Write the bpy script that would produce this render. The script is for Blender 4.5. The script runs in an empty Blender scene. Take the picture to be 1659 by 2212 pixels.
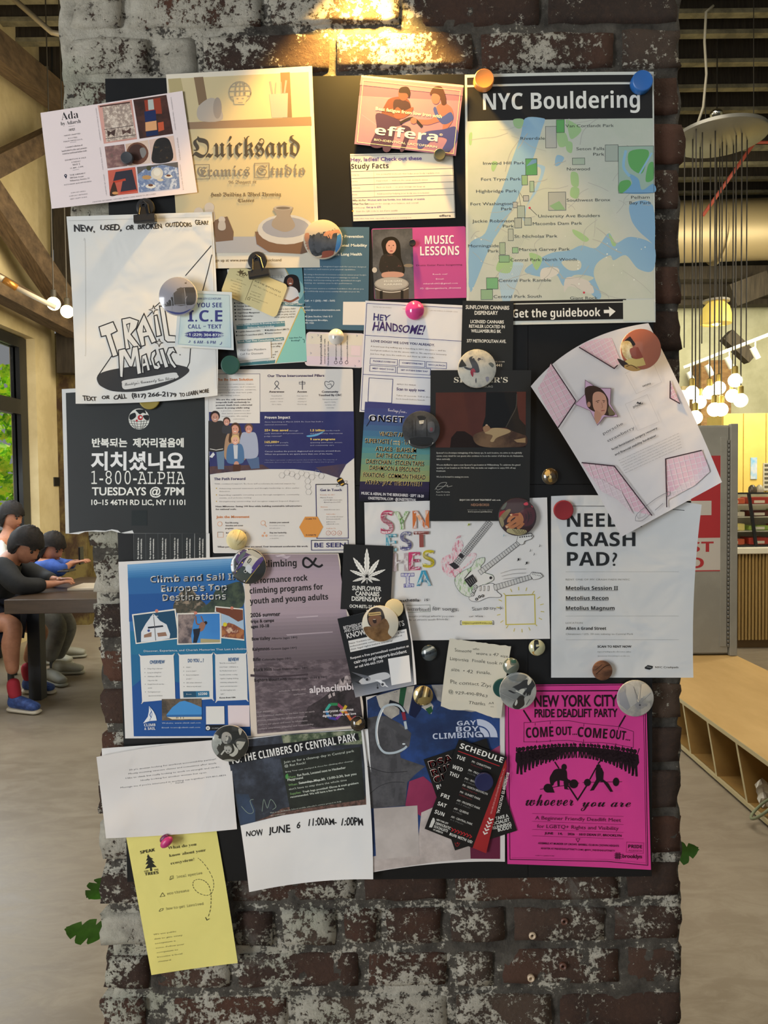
import bpy,bmesh,math,random
import numpy as np
from mathutils import Vector,Matrix,noise
from mathutils.geometry import tessellate_polygon
random.seed(7)
SC=bpy.context.scene
COL=SC.collection
PI=math.pi
# ---------------------------------------------------------------- camera
CAM=Vector((0.0,0.0,1.4))
W0,H0=1659.0,2212.0
LENS=26.0
FPX=LENS/36.0*H0
cd=bpy.data.cameras.new('camera')
cd.sensor_fit='VERTICAL';cd.sensor_height=36.0;cd.lens=LENS
cam=bpy.data.objects.new('camera',cd);COL.objects.link(cam)
ROT=Matrix.Rotation(math.radians(90-2.0),3,'X')@Matrix.Rotation(math.radians(-0.68),3,'Z')
cam.matrix_world=Matrix.Translation(CAM)@ROT.to_4x4()
SC.camera=cam
SC.view_settings.view_transform='Standard';SC.view_settings.look='None'
SC.view_settings.gamma=1.0;SC.view_settings.use_curve_mapping=False
SC.view_settings.exposure=0.0
# ---------------------------------------------------------------- world
wd=bpy.data.worlds.new('world');SC.world=wd;wd.use_nodes=True
wd.node_tree.nodes['Background'].inputs[0].default_value=(0.93,0.97,1.0,1)
wd.node_tree.nodes['Background'].inputs[1].default_value=0.24
# ---------------------------------------------------------------- lights
def area(name,loc,target,sx,sy,power,col):
 l=bpy.data.lights.new(name,'AREA');l.shape='RECTANGLE';l.size=sx;l.size_y=sy
 l.energy=power;l.color=col
 o=bpy.data.objects.new(name,l);COL.objects.link(o);o.location=loc
 d=Vector(target)-Vector(loc);o.rotation_euler=d.to_track_quat('-Z','Y').to_euler()
 return o
area('window_standin_left',(-3.3,-0.9,1.35),(-0.4,1.1,1.1),2.0,2.2,190,(0.95,0.98,1.0))  # area lamp standing in for unseen daylight windows at camera left
area('window_standin_back',(0.6,-3.6,2.6),(0,1.1,1.4),3.0,1.6,5,(1.0,0.97,0.92))  # weak stand-in for unseen windows behind the camera
area('room_fill_right',(4.2,7.8,3.6),(3.6,10.5,2.2),2.4,1.6,140,(1.0,0.9,0.62))  # added fill that brightens the far right wall, no fixture there
area('room_fill_kitchen',(4.5,5.9,3.2),(3.6,7.5,1.0),1.6,0.6,60,(1.0,0.9,0.7))  # extra unseen lamp, added to brighten the kitchen side
area('window_light_table',(-3.3,5.2,2.0),(-1.5,5.2,0.4),2.6,1.6,62,(0.85,0.93,1.0))
area('room_fill_wall',(-1.3,5.2,3.2),(-3.4,6.8,2.6),1.2,1.6,55,(1.0,0.84,0.58))  # fill added behind the pillar to lift the left plaster wall
area('room_fill_front',(1.9,0.9,3.6),(1.5,2.2,0),1.4,1.4,32,(1.0,0.88,0.68))  # unseen fill added for the floor at front right
area('room_fill_floor',(0.5,3.4,4.6),(0.5,3.6,0),2.6,2.6,120,(1.0,0.90,0.74))  # added overhead fill for the floor beyond the pillar, no real fitting
sl=bpy.data.lights.new('sun','SUN');sl.energy=6.0;sl.angle=math.radians(1.5);sl.color=(1,0.96,0.85)
so=bpy.data.objects.new('sun',sl);COL.objects.link(so);so.location=(-8,4,8)
so.rotation_euler=Vector((0.35,-0.8,-1.0)).to_track_quat('-Z','Y').to_euler()

# ---------------------------------------------------------------- pixel <-> world (points on real planes Y = const)
Rn=np.array(ROT)
Cn=np.array(CAM)
def pw(px,py,Y):
 """world points on the planes y=Y seen at photo pixels; arrays allowed"""
 px=np.asarray(px,float);py=np.asarray(py,float)
 d=np.stack([(px-W0/2)/FPX,-(py-H0/2)/FPX,-np.ones_like(px)],-1)@Rn.T
 t=(Y-Cn[1])/d[...,1]
 return Cn+d*t[...,None]
def P(px,py,Y):
 return Vector(pw(np.array([px]),np.array([py]),Y)[0])

# ---------------------------------------------------------------- colours and materials
def lin(c):return c/12.92 if c<=0.04045 else((c+0.055)/1.055)**2.4
KA=1.22
def col(h,k=None):
 if not isinstance(h,str):return tuple(h)[:3]+(1,)
 h=h.lstrip('#');k=KA if k is None else k
 return tuple(min(0.88,lin(int(h[i:i+2],16)/255)*k)for i in(0,2,4))+(1,)
MATS={}
def mat(key,base,rough=0.6,metal=0.0,spec=0.5,emit=None,es=1.0,coat=0.0,trans=0.0,ior=1.45,k=None):
 if key in MATS:return MATS[key]
 m=bpy.data.materials.new(key);m.use_nodes=True
 b=m.node_tree.nodes['Principled BSDF']
 b.inputs['Base Color'].default_value=col(base,k)
 b.inputs['Roughness'].default_value=rough;b.inputs['Metallic'].default_value=metal
 b.inputs['Specular IOR Level'].default_value=spec
 if coat:b.inputs['Coat Weight'].default_value=coat;b.inputs['Coat Roughness'].default_value=0.06
 if trans:b.inputs['Transmission Weight'].default_value=trans;b.inputs['IOR'].default_value=ior
 if emit:b.inputs['Emission Color'].default_value=col(emit,1);b.inputs['Emission Strength'].default_value=es
 MATS[key]=m;return m
def ink(h,gloss=False):
 return mat('print_'+h.strip('#')+('_gloss' if gloss else ''),h,rough=0.14 if gloss else 0.62,spec=0.5 if gloss else 0.25,coat=0.6 if gloss else 0)
class NG:
 def __init__(s,key,rough=0.7,spec=0.3):
  s.m=bpy.data.materials.new(key);s.m.use_nodes=True;s.t=s.m.node_tree
  s.b=s.t.nodes['Principled BSDF'];s.b.inputs['Roughness'].default_value=rough
  s.b.inputs['Specular IOR Level'].default_value=spec
 def n(s,ty,**kw):
  nd=s.t.nodes.new(ty)
  for k,v in kw.items():setattr(nd,k,v)
  return nd
 def l(s,a,b):s.t.links.new(a,b)
 def pos(s,scale=(1,1,1),obj=False,off=(0,0,0)):
  g=s.n('ShaderNodeTexCoord').outputs['Object']if obj else s.n('ShaderNodeNewGeometry').outputs['Position']
  mp=s.n('ShaderNodeMapping');s.l(g,mp.inputs[0]);mp.inputs['Scale'].default_value=scale;mp.inputs['Location'].default_value=off
  return mp.outputs[0]
 def noise(s,vec,scale,det=4,rough=0.6,dist=0.0):
  t=s.n('ShaderNodeTexNoise');s.l(vec,t.inputs['Vector']);t.inputs['Scale'].default_value=scale
  t.inputs['Detail'].default_value=det;t.inputs['Roughness'].default_value=rough;t.inputs['Distortion'].default_value=dist
  return t.outputs['Fac']
 def ramp(s,fac,stops,const=False):
  r=s.n('ShaderNodeValToRGB');s.l(fac,r.inputs[0]);e=r.color_ramp.elements
  if const:r.color_ramp.interpolation='CONSTANT'
  while len(e)<len(stops):e.new(0.5)
  for x,(p,c)in zip(e,stops):x.position=p;x.color=c if isinstance(c,tuple)and len(c)==4 else((c,c,c,1)if not isinstance(c,(str,tuple))else col(c))
  return r.outputs[0]
 def mix(s,f,a,b,mode='MIX'):
  x=s.n('ShaderNodeMix',data_type='RGBA',blend_type=mode)
  for i,v in((0,f),(6,a),(7,b)):
   if hasattr(v,'links'):s.l(v,x.inputs[i])
   elif i==0:x.inputs[0].default_value=v
   else:x.inputs[i].default_value=col(v)if isinstance(v,str)else v
  return x.outputs[2]
 def math(s,op,a,b=0.0,c=None):
  x=s.n('ShaderNodeMath',operation=op)
  for i,v in enumerate((a,b)if c is None else(a,b,c)):
   if hasattr(v,'links'):s.l(v,x.inputs[i])
   else:x.inputs[i].default_value=v
  return x.outputs[0]
 def bump(s,h,strength=0.4,dist=0.002):
  b=s.n('ShaderNodeBump');s.l(h,b.inputs['Height']);b.inputs['Strength'].default_value=strength;b.inputs['Distance'].default_value=dist
  s.l(b.outputs[0],s.b.inputs['Normal'])
 def base(s,c):s.l(c,s.b.inputs['Base Color'])
def mott(key,c1,c2,scale=60,c3=None,stretch=(1,1,1),rough=0.6,gloss=False,lo=0.4,hi=0.6,det=5,k=None):
 """a printed, photographed or grained surface whose own colour wanders between two or three tones"""
 if key in MATS:return MATS[key]
 g=NG(key,0.14 if gloss else rough,0.4)
 if gloss:g.b.inputs['Coat Weight'].default_value=0.6;g.b.inputs['Coat Roughness'].default_value=0.06
 f=g.noise(g.pos(stretch),scale,det,0.65)
 st=[(lo,col(c1,k)),(hi,col(c2,k))]if c3 is None else[(lo,col(c1,k)),((lo+hi)/2,col(c3,k)),(hi,col(c2,k))]
 g.base(g.ramp(f,st));MATS[key]=g.m;return g.m
def paper(h,crumple=0.25,rough=0.65):
 key='paper_'+h.strip('#')+'_%d'%int(crumple*100)
 if key in MATS:return MATS[key]
 g=NG(key,rough,0.25);p=g.pos()
 f=g.noise(p,4,3,0.5)
 c=col(h);g.base(g.ramp(f,[(0.35,tuple(v*0.955 for v in c[:3])+(1,)),(0.65,c)]))
 g.bump(g.noise(g.pos(obj=False),9,3,0.45,0.6),crumple,0.012)
 MATS[key]=g.m;return g.m

# ---------------------------------------------------------------- objects
def link(o,parent=None):
 COL.objects.link(o)
 if parent is not None:o.parent=parent
 return o
def tag(o,label=None,cat=None,group=None,kind=None):
 if label:o['label']=label
 if cat:o['category']=cat
 if group:o['group']=group
 if kind:o['kind']=kind
 return o
def thing(name,label,cat,loc=(0,0,0),group=None):
 o=bpy.data.objects.new(name,None);o.empty_display_size=0.05;o.location=loc;COL.objects.link(o)
 return tag(o,label,cat,group)
def mesh(name,verts,faces,mats,parent=None,idx=None,smooth=False):
 """verts are world coordinates; a child's mesh is shifted into its parent's frame"""
 m=bpy.data.meshes.new(name)
 off=parent_world(parent)
 v=np.asarray(verts,float).reshape(-1,3)-np.array(off)
 m.from_pydata(v.tolist(),[],[list(f)for f in faces])
 for x in(mats if isinstance(mats,(list,tuple))else[mats]):m.materials.append(x)
 if idx is not None:m.polygons.foreach_set('material_index',idx)
 if smooth:m.polygons.foreach_set('use_smooth',[True]*len(m.polygons))
 m.update()
 return link(bpy.data.objects.new(name,m),parent)
def parent_world(p):
 v=Vector((0,0,0))
 while p is not None:v+=p.location;p=p.parent
 return v
class MB:
 """collects shapes in world space, then links them as one mesh object"""
 def __init__(s):s.v=[];s.f=[];s.i=[]
 def add(s,v,f,mi=0):
  n=len(s.v);s.v+=[tuple(x)for x in v];s.f+=[[a+n for a in q]for q in f];s.i+=[mi]*len(f);return s
 def box(s,a,b,mi=0,bev=0.0):
  x0,y0,z0=a;x1,y1,z1=b
  if bev<=0:
   v=[(x0,y0,z0),(x1,y0,z0),(x1,y1,z0),(x0,y1,z0),(x0,y0,z1),(x1,y0,z1),(x1,y1,z1),(x0,y1,z1)]
   return s.add(v,[(0,3,2,1),(4,5,6,7),(0,1,5,4),(1,2,6,5),(2,3,7,6),(3,0,4,7)],mi)
  bm=bmesh.new();bmesh.ops.create_cube(bm,size=1)
  for w in bm.verts:w.co=Vector((x0+(w.co.x+.5)*(x1-x0),y0+(w.co.y+.5)*(y1-y0),z0+(w.co.z+.5)*(z1-z0)))
  bmesh.ops.bevel(bm,geom=bm.edges[:],offset=bev,segments=2,affect='EDGES',profile=0.5)
  bm.verts.index_update();s.add([w.co for w in bm.verts],[[w.index for w in f.verts]for f in bm.faces],mi);bm.free();return s
 def beam(s,p,q,w,h,mi=0,up=(0,0,1)):
  p=Vector(p);q=Vector(q);d=(q-p).normalized();u=Vector(up)
  sx=d.cross(u);sx=sx.normalized()if sx.length>1e-5 else Vector((1,0,0));uu=sx.cross(d).normalized()
  v=[c+sx*a*w/2+uu*b*h/2 for c in(p,q)for a,b in((-1,-1),(1,-1),(1,1),(-1,1))]
  return s.add(v,[(0,1,2,3),(7,6,5,4),(0,4,5,1),(1,5,6,2),(2,6,7,3),(3,7,4,0)],mi)
 def tube(s,pts,r,n=8,mi=0,cap=True,closed=False):
  pts=[Vector(p)for p in pts];N=len(pts);base=len(s.v);ref=None
  rr=r if isinstance(r,(list,tuple))else[r]*N
  for i,p in enumerate(pts):
   d=(pts[min(i+1,N-1)]-pts[max(i-1,0)])if not closed else(pts[(i+1)%N]-pts[i-1])
   d.normalize()
   if ref is None:ref=d.orthogonal().normalized()
   ref=(ref-d*ref.dot(d)).normalized();b=d.cross(ref)
   for k in range(n):
    a=2*PI*k/n;s.v.append(tuple(p+(ref*math.cos(a)+b*math.sin(a))*rr[i]))
  for i in range(N if closed else N-1):
   for k in range(n):
    j=(i+1)%N;s.f.append([base+i*n+k,base+i*n+(k+1)%n,base+j*n+(k+1)%n,base+j*n+k]);s.i.append(mi)
  if cap and not closed:
   s.f.append([base+k for k in range(n)][::-1]);s.f.append([base+(N-1)*n+k for k in range(n)]);s.i+=[mi,mi]
  return s
 def lathe(s,c,axis,prof,n=32,mi=0,mats=None,sc=(1,1)):
  """prof = [(radius, height)] turned round axis from centre c"""
  ax=Vector(axis).normalized();u=Vector((1,0,0))if abs(ax.x)<0.9 else Vector((0,0,1))
  u=(u-ax*u.dot(ax)).normalized();w=ax.cross(u);c=Vector(c);base=len(s.v)
  for r,h in prof:
   for k in range(n):
    a=2*PI*k/n;s.v.append(tuple(c+ax*h+(u*math.cos(a)*sc[0]+w*math.sin(a)*sc[1])*r))
  for i in range(len(prof)-1):
   for k in range(n):
    s.f.append([base+i*n+k,base+i*n+(k+1)%n,base+(i+1)*n+(k+1)%n,base+(i+1)*n+k]);s.i.append(mats[i]if mats else mi)
  s.f.append([base+k for k in range(n)][::-1]);s.f.append([base+(len(prof)-1)*n+k for k in range(n)])
  s.i+=[mats[0]if mats else mi,mats[-1]if mats else mi]
  return s
 def ball(s,c,r,n=12,mi=0,sc=(1,1,1)):
  m=max(6,n//2+1);b=len(s.v);c=Vector(c)
  for i in range(m+1):
   t=PI*i/m
   for k in range(n):
    a=2*PI*k/n;s.v.append((c.x+r*sc[0]*math.sin(t)*math.cos(a),c.y+r*sc[1]*math.sin(t)*math.sin(a),c.z+r*sc[2]*math.cos(t)))
  for i in range(m):
   for k in range(n):
    s.f.append([b+i*n+k,b+(i+1)*n+k,b+(i+1)*n+(k+1)%n,b+i*n+(k+1)%n]);s.i.append(mi)
  return s
 def build(s,name,mats,parent=None,smooth=False):
  o=mesh(name,s.v,s.f,mats,parent,s.i,smooth)
  if smooth=='auto':
   o.data.polygons.foreach_set('use_smooth',[True]*len(o.data.polygons));o.data.set_sharp_from_angle(angle=math.radians(35))
  return o
# ================================================================ flat sheets and their print
YB=1.1400 # front plane of the notice board
LV=0.0022 # gap between stacked sheets
CR=[0.0,0.0,1.0]
def crop(x=0,y=0,s=1.0):CR[0],CR[1],CR[2]=x,y,s
def cv(p):return(CR[0]+p[0]/CR[2],CR[1]+p[1]/CR[2])
MB_ALPHA={'B':(0x1D5D4,0x1D7EC),'S':(0x1D400,0x1D7CE),'s':(0x1D400,0x1D7CE),'F':(0x1D56C,0),'C':(0x1D4D0,0),'M':(0x1D670,0x1D7F6),'I':(0x1D468,0)}
OFFS={'b':0.022,'s':-0.012,'K':0.032,'H':0.022,'h':0.0,'k':0.0,'M':-0.004}
CAPH={}
TXT={}
def style_map(t,st):
 if st not in MB_ALPHA:return t
 a,d=MB_ALPHA[st];o=''
 for ch in t:
  if 'A'<=ch<='Z':o+=chr(a+ord(ch)-65)
  elif 'a'<=ch<='z':o+=chr(a+26+ord(ch)-97)
  elif d and '0'<=ch<='9':o+=chr(d+ord(ch)-48)
  else:o+=ch
 return o
def glyphs(t,st,res):
 key=(t,st,res)
 if key in TXT:return TXT[key]
 c=bpy.data.curves.new('lettering','FONT');c.body=style_map(t,st);c.resolution_u=res
 c.offset=OFFS.get(st,0.0)
 o=bpy.data.objects.new('lettering',c);m=bpy.data.meshes.new_from_object(o)
 v=np.empty(len(m.vertices)*3);m.vertices.foreach_get('co',v);v=v.reshape(-1,3)[:,:2]
 f=[tuple(p.vertices)for p in m.polygons]
 bpy.data.objects.remove(o);bpy.data.curves.remove(c);bpy.data.meshes.remove(m)
 TXT[key]=(v,f);return TXT[key]
def caph(st):
 if st not in CAPH:
  v,f=glyphs('반' if st in 'Kk' else 'H',st,2);CAPH[st]=float(v[:,1].max()-(v[:,1].min()if st in 'Kk' else 0))
 return CAPH[st]
def smooth_pts(pts,closed=True,n=5):
 N=len(pts);out=[]
 R_=range(N)if closed else range(N-1)
 for i in R_:
  g=(lambda k:pts[k%N])if closed else(lambda k:pts[max(0,min(N-1,k))])
  p0,p1,p2,p3=g(i-1),g(i),g(i+1),g(i+2)
  for k in range(n):
   t=k/n
   out.append(tuple(0.5*((2*p1[a])+(-p0[a]+p2[a])*t+(2*p0[a]-5*p1[a]+4*p2[a]-p3[a])*t*t+(-p0[a]+3*p1[a]-3*p2[a]+p3[a])*t**3)for a in(0,1)))
 if not closed:out.append(tuple(pts[-1]))
 return out
class Surf:
 """something with a front whose distance off the board is depth(px,py) in metres; prints are laid on it"""
 def __init__(s,root,ang=0.0):
  s.root=root;s.parts={};s.n=0;s.ang=ang;s.texts=[];s.maxl=None;s.prn=0.000004
 def depth(s,px,py):return np.full(np.shape(px),s.base)
 def put(s,v,f,m,part,layer,sub=None):
  L=s.maxl if s.maxl else sub
  if L:v,f=subdiv(v,f,L)
  s.parts.setdefault(part,[]).append((np.asarray(v,float).reshape(-1,2),f,m,layer))
 def lay(s):s.n+=1;return s.n
 def poly(s,pts,m,part='picture',smooth=False,layer=None,holes=None):
  if isinstance(m,str):m=ink(m)
  pts=[cv(p)for p in pts]
  if smooth:pts=smooth_pts(pts)
  tri=tessellate_polygon([[Vector((p[0],-p[1],0))for p in pts]])
  s.put(pts,[list(t)for t in tri],m,part,layer or s.lay())
  return s
 def rect(s,x0,y0,x1,y1,m,part='picture',ang=None,layer=None,r=0):
  """upright in the sheet's own frame, turned with the sheet's angle about its left-top corner"""
  a=math.radians(s.ang if ang is None else ang);ca,sa=math.cos(a),math.sin(a)
  w,h=x1-x0,y1-y0
  if r:
   q=[(cx+r*math.cos(t),cy+r*math.sin(t))for cx,cy,t0 in((w-r,r,-90),(w-r,h-r,0),(r,h-r,90),(r,r,180))for t in[math.radians(t0+k*22.5)for k in range(5)]]
  else:q=[(0,0),(w,0),(w,h),(0,h)]
  return s.poly([(x0+x*ca+y*sa,y0-x*sa+y*ca)for x,y in q],m,part,layer=layer)
 def line(s,pts,w,m,part='drawing',smooth=False,closed=False,layer=None):
  if isinstance(m,str):m=ink(m)
  pts=[cv(p)for p in pts];w=w/CR[2]
  if smooth:pts=smooth_pts(pts,closed,4)
  q=[p for i,p in enumerate(pts)if i==0 or(abs(p[0]-pts[i-1][0])+abs(p[1]-pts[i-1][1]))>1e-4]
  if closed:q=q+[q[0],q[1]]
  V=[];F=[]
  for i,p in enumerate(q):
   a=q[max(0,i-1)];b=q[min(len(q)-1,i+1)]
   d1=np.array(p)-np.array(a);d2=np.array(b)-np.array(p)
   l1=np.hypot(*d1);l2=np.hypot(*d2);d1=d1/l1 if l1>1e-9 else d2/l2;d2=d2/l2 if l2>1e-9 else d1
   t=d1+d2;lt=np.hypot(*t);t=t/lt if lt>1e-6 else d1
   k=w/2/max(0.45,abs(float(np.dot(t,d1))));nn=np.array([-t[1],t[0]])*k
   V+=[tuple(np.array(p)+nn),tuple(np.array(p)-nn)]
  F=[[2*i,2*i+1,2*i+3,2*i+2]for i in range(len(q)-1)]
  s.put(V,F,m,part,layer or s.lay());return s
 def frame(s,x0,y0,x1,y1,w,m,part='border',ang=None):
  a=math.radians(s.ang if ang is None else ang);ca,sa=math.cos(a),math.sin(a);W,H=x1-x0,y1-y0
  return s.line([(x0+x*ca+y*sa,y0-x*sa+y*ca)for x,y in((0,0),(W,0),(W,H),(0,H))],w,m,part,closed=True)
 def disc(s,x,y,r,m,part='picture',ry=None,n=20,layer=None):
  ry=ry or r
  return s.poly([(x+r*math.cos(2*PI*k/n),y+ry*math.sin(2*PI*k/n))for k in range(n)],m,part,layer=layer)
 def text(s,t,x,y,h,c='222222',st='',w=None,ang=None,al='l',k=1.0,part='lettering',sh=0.0,res=None,arc=0.0):
  """baseline starts (or is centred / ends) at x,y; h = cap height; w = width; all in the current crop"""
  s.texts.append((t,cv((x,y)),h/CR[2],c,st,None if w is None else w/CR[2],s.ang if ang is None else ang,al,k,part,sh,res,arc));return s
 def para(s,lines,x,y,dy,h,c='444444',st='',w=None,ang=None,al='l',k=1.0,part='lettering'):
  """w = width of the longest line"""
  a=math.radians(s.ang if ang is None else ang)
  ln=[]
  for t in lines:
   v,f=glyphs(t,st,1)if t.strip()else(np.zeros((1,2)),[])
   ln.append(float(v[:,0].max()-v[:,0].min()))
  m_=max(ln)
  for i,t in enumerate(lines):
   if t.strip():s.text(t,x+dy*i*math.sin(a),y+dy*i*math.cos(a),h,c,st,None if w is None else w*ln[i]/m_,ang,al,k,part)
  return s
 def flush_text(s):
  L=s.lay()+1
  for(t,p,h,c,st,w,ang,al,k,part,sh,res,arc)in s.texts:
   if not t.strip():continue
   v,f=glyphs(t,st,res or(4 if h>18 else 3 if h>7 else 2 if h>4 else 1))
   if len(v)==0:continue
   v=v.copy();sc=h/caph(st);x0=v[:,0].min();wd=v[:,0].max()-x0
   sx=(w/wd)if w else sc*k
   X=(v[:,0]-x0)*sx;Yv=v[:,1]*sc
   if st in 'hH' and st:
    sd=(len(t)*7.3+p[0])%50
    X2=X+h*0.10*np.sin(Yv/h*2.1+X/h*0.9+sd);Yv=Yv*(1+0.13*np.sin(X/h*1.3+sd))+h*0.10*np.sin(X/h*0.63+sd*2);X=X2
   if sh:X=X+Yv*sh
   if arc:tt=X/max(X.max(),1e-6);Yv=Yv+arc/1.0*4*tt*(1-tt)
   W_=w or wd*sx
   if al=='c':X=X-W_/2
   elif al=='r':X=X-W_
   a=math.radians(ang);qx=p[0]+X*math.cos(a)-Yv*math.sin(a);qy=p[1]-X*math.sin(a)-Yv*math.cos(a)
   m=ink(c)if isinstance(c,str)else c
   s.parts.setdefault(part,[]).append((np.stack([qx,qy],1),f,m,L))
  s.texts=[]
 def finish(s):
  s.flush_text()
  for part,items in s.parts.items():
   V=[];F=[];I=[];M=[];n=0
   for v,f,m,layer in items:
    if m.name not in[x.name for x in M]:M.append(m)
    mi=[x.name for x in M].index(m.name)
    d=s.depth(v[:,0],v[:,1])+s.pb+s.prn*layer
    V.append(pw(v[:,0],v[:,1],YB-d));F+=[[a+n for a in q]for q in f];I+=[mi]*len(f);n+=len(v)
   V=np.concatenate(V);F2=[];I2=[]
   for q,i_ in zip(F,I):
    if len(set(q))<3:continue
    a,b,c=V[q[0]],V[q[1]],V[q[2]]
    nn=np.cross(b-a,c-a);F2.append(q if nn[1]<0 else q[::-1]);I2.append(i_)
   o=mesh(part,V,F2,M,s.root,I2)
   if 'lettering' in part or part in('strip_print','drawing'):o['kind']='stuff'
   if s.smooth:o.data.polygons.foreach_set('use_smooth',[True]*len(o.data.polygons))
  return s.root
 smooth=False;pb=0.00006
def subdiv(v,f,L):
 V=[tuple(p)for p in v];mid={};out=[]
 st=[]
 for q in f:
  for k in range(1,len(q)-1):st.append((q[0],q[k],q[k+1]))
 while st:
  t=st.pop();e=[(math.hypot(V[t[i]][0]-V[t[(i+1)%3]][0],V[t[i]][1]-V[t[(i+1)%3]][1]),i)for i in range(3)]
  l,i=max(e)
  if l<=L:out.append(list(t));continue
  a,b,c=t[i],t[(i+1)%3],t[(i+2)%3];key=(min(a,b),max(a,b))
  if key not in mid:V.append(((V[a][0]+V[b][0])/2,(V[a][1]+V[b][1])/2));mid[key]=len(V)-1
  m=mid[key];st+=[(a,m,c),(m,b,c)]
 return V,out
class Sheet(Surf):
 def __init__(s,name,label,cat,cor,lvl,h='d8d8d6',bulge=None,lift=(0,0,0,0),bow=(0,0),ang=0.0,m=None,wave=0.0,group=None,cut=None,crumple=0.25,thick=0.0003,pow_=2.0,rnd=0,base=None):
  c=[cv(p)for p in cor];s.c=[np.array(p)for p in c]
  s.base=base if base is not None else LV*lvl
  cen=sum(s.c)/4;loc=pw(cen[0:1],cen[1:2],YB-s.base)[0]
  super().__init__(thing(name,label,cat,loc,group),ang)
  s.bl=[np.array((b[0]/CR[2],b[1]/CR[2]))if b else np.zeros(2)for b in(bulge or(None,)*4)] # top,right,bottom,left
  s.lift=lift;s.bow=bow;s.wave=wave;s.pw_=pow_
  flat=not(any(lift)or any(bow)or wave)
  s.maxl=None if flat else 14.0
  if not flat:s.pb=0.00012;s.prn=0.000012;s.maxl=9.0
  if max(lift)>15:s.maxl=7.0;s.prn=0.00003
  NU,NV=(4,4)if flat and not bulge else(22,26)
  U,V=np.meshgrid(np.linspace(0,1,NU+1),np.linspace(0,1,NV+1));Q=s.xy(U.ravel(),V.ravel())
  if cut:Q=cut(Q,U.ravel(),V.ravel())
  d=s.duv(U.ravel(),V.ravel())
  front=pw(Q[:,0],Q[:,1],YB-d);back=pw(Q[:,0],Q[:,1],YB-d+thick)
  f=[];n=len(front)
  for j in range(NV):
   for i in range(NU):
    a=j*(NU+1)+i;f.append([a,a+NU+1,a+NU+2,a+1]);f.append([n+a,n+a+1,n+a+NU+2,n+a+NU+1])
  rim=[i for i in range(NU+1)]+[j*(NU+1)+NU for j in range(1,NV+1)]+[NV*(NU+1)+i for i in range(NU-1,-1,-1)]+[j*(NU+1)for j in range(NV-1,0,-1)]
  for a,b in zip(rim,rim[1:]+rim[:1]):f.append([a,b,n+b,n+a])
  mm=m or paper(h,crumple)
  if rnd:
   r=rnd/CR[2];e1=s.c[1]-s.c[0];e2=s.c[3]-s.c[0];L1=np.hypot(*e1);L2=np.hypot(*e2);ru,rv=r/L1,r/L2
   pts=[(cu+ru*math.cos(t),cw+rv*math.sin(t))for cu,cw,t0 in((1-ru,rv,-90),(1-ru,1-rv,0),(ru,1-rv,90),(ru,rv,180))for t in[math.radians(t0+k*15)for k in range(7)]]
   uu=np.array([p[0]for p in pts]);vv=np.array([p[1]for p in pts]);Q=s.xy(uu,vv);d=s.duv(uu,vv)
   front=pw(Q[:,0],Q[:,1],YB-d);back=pw(Q[:,0],Q[:,1],YB-d+thick);n=len(front)
   f=[list(range(n))[::-1],[n+i for i in range(n)]]+[[i,(i+1)%n,n+(i+1)%n,n+i]for i in range(n)]
   s.maxl=None
  s.sheet=mesh('sheet',np.concatenate([front,back]),f,mm,s.root,smooth=not flat and not rnd)
  if not flat and not rnd:s.sheet.data.set_sharp_from_angle(angle=math.radians(50))
  s.mm=mm
 def xy(s,u,v):
  u=u[:,None];v=v[:,None];a,b,c,d=s.c
  q=a*(1-u)*(1-v)+b*u*(1-v)+c*u*v+d*(1-u)*v
  return q+s.bl[0]*4*u*(1-u)*(1-v)+s.bl[2]*4*u*(1-u)*v+s.bl[1]*4*v*(1-v)*u+s.bl[3]*4*v*(1-v)*(1-u)
 def uv(s,px,py):
  u=np.full(px.shape,0.5);v=np.full(px.shape,0.5);T=np.stack([px,py],1);e=1e-4
  for _ in range(7):
   q=s.xy(u,v);r=T-q;du=(s.xy(u+e,v)-q)/e;dv=(s.xy(u,v+e)-q)/e
   det=du[:,0]*dv[:,1]-du[:,1]*dv[:,0];det=np.where(abs(det)<1e-6,1e-6,det)
   u=np.clip(u+(r[:,0]*dv[:,1]-r[:,1]*dv[:,0])/det,-.3,1.3);v=np.clip(v+(du[:,0]*r[:,1]-du[:,1]*r[:,0])/det,-.3,1.3)
  return u,v
 def duv(s,u,v):
  p=s.pw_;l=s.lift;uc=np.clip(u,0,1);vc=np.clip(v,0,1)
  d=l[0]*((1-uc)*(1-vc))**p+l[1]*(uc*(1-vc))**p+l[2]*(uc*vc)**p+l[3]*((1-uc)*vc)**p
  d=d+s.bow[0]*4*uc*(1-uc)+s.bow[1]*4*vc*(1-vc)
  if s.wave:d=d+s.wave*(0.5+0.5*np.sin(u*6.3+v*2.2))*vc**1.5+s.wave*0.4*(0.5+0.5*np.sin(v*9+u*3))
  return s.base+d*0.001
 def depth(s,px,py):
  if s.maxl is None:return np.full(px.shape,s.base)
  u,v=s.uv(px,py);return s.duv(u,v)
 def cover(s,m,u0=0.0,v0=0.0,u1=1.0,v1=1.0,part='picture',L=None):
  """print a panel between fractions of the sheet, following its own edges"""
  if isinstance(m,str):m=ink(m)
  n=1 if s.maxl is None else 14
  U,V=np.meshgrid(np.linspace(u0,u1,n+1),np.linspace(v0,v1,n+1));Q=s.xy(U.ravel(),V.ravel())
  f=[[j*(n+1)+i,(j+1)*(n+1)+i,(j+1)*(n+1)+i+1,j*(n+1)+i+1]for j in range(n)for i in range(n)]
  s.parts.setdefault(part,[]).append((Q,f,m,L or s.lay()));return s
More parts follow.
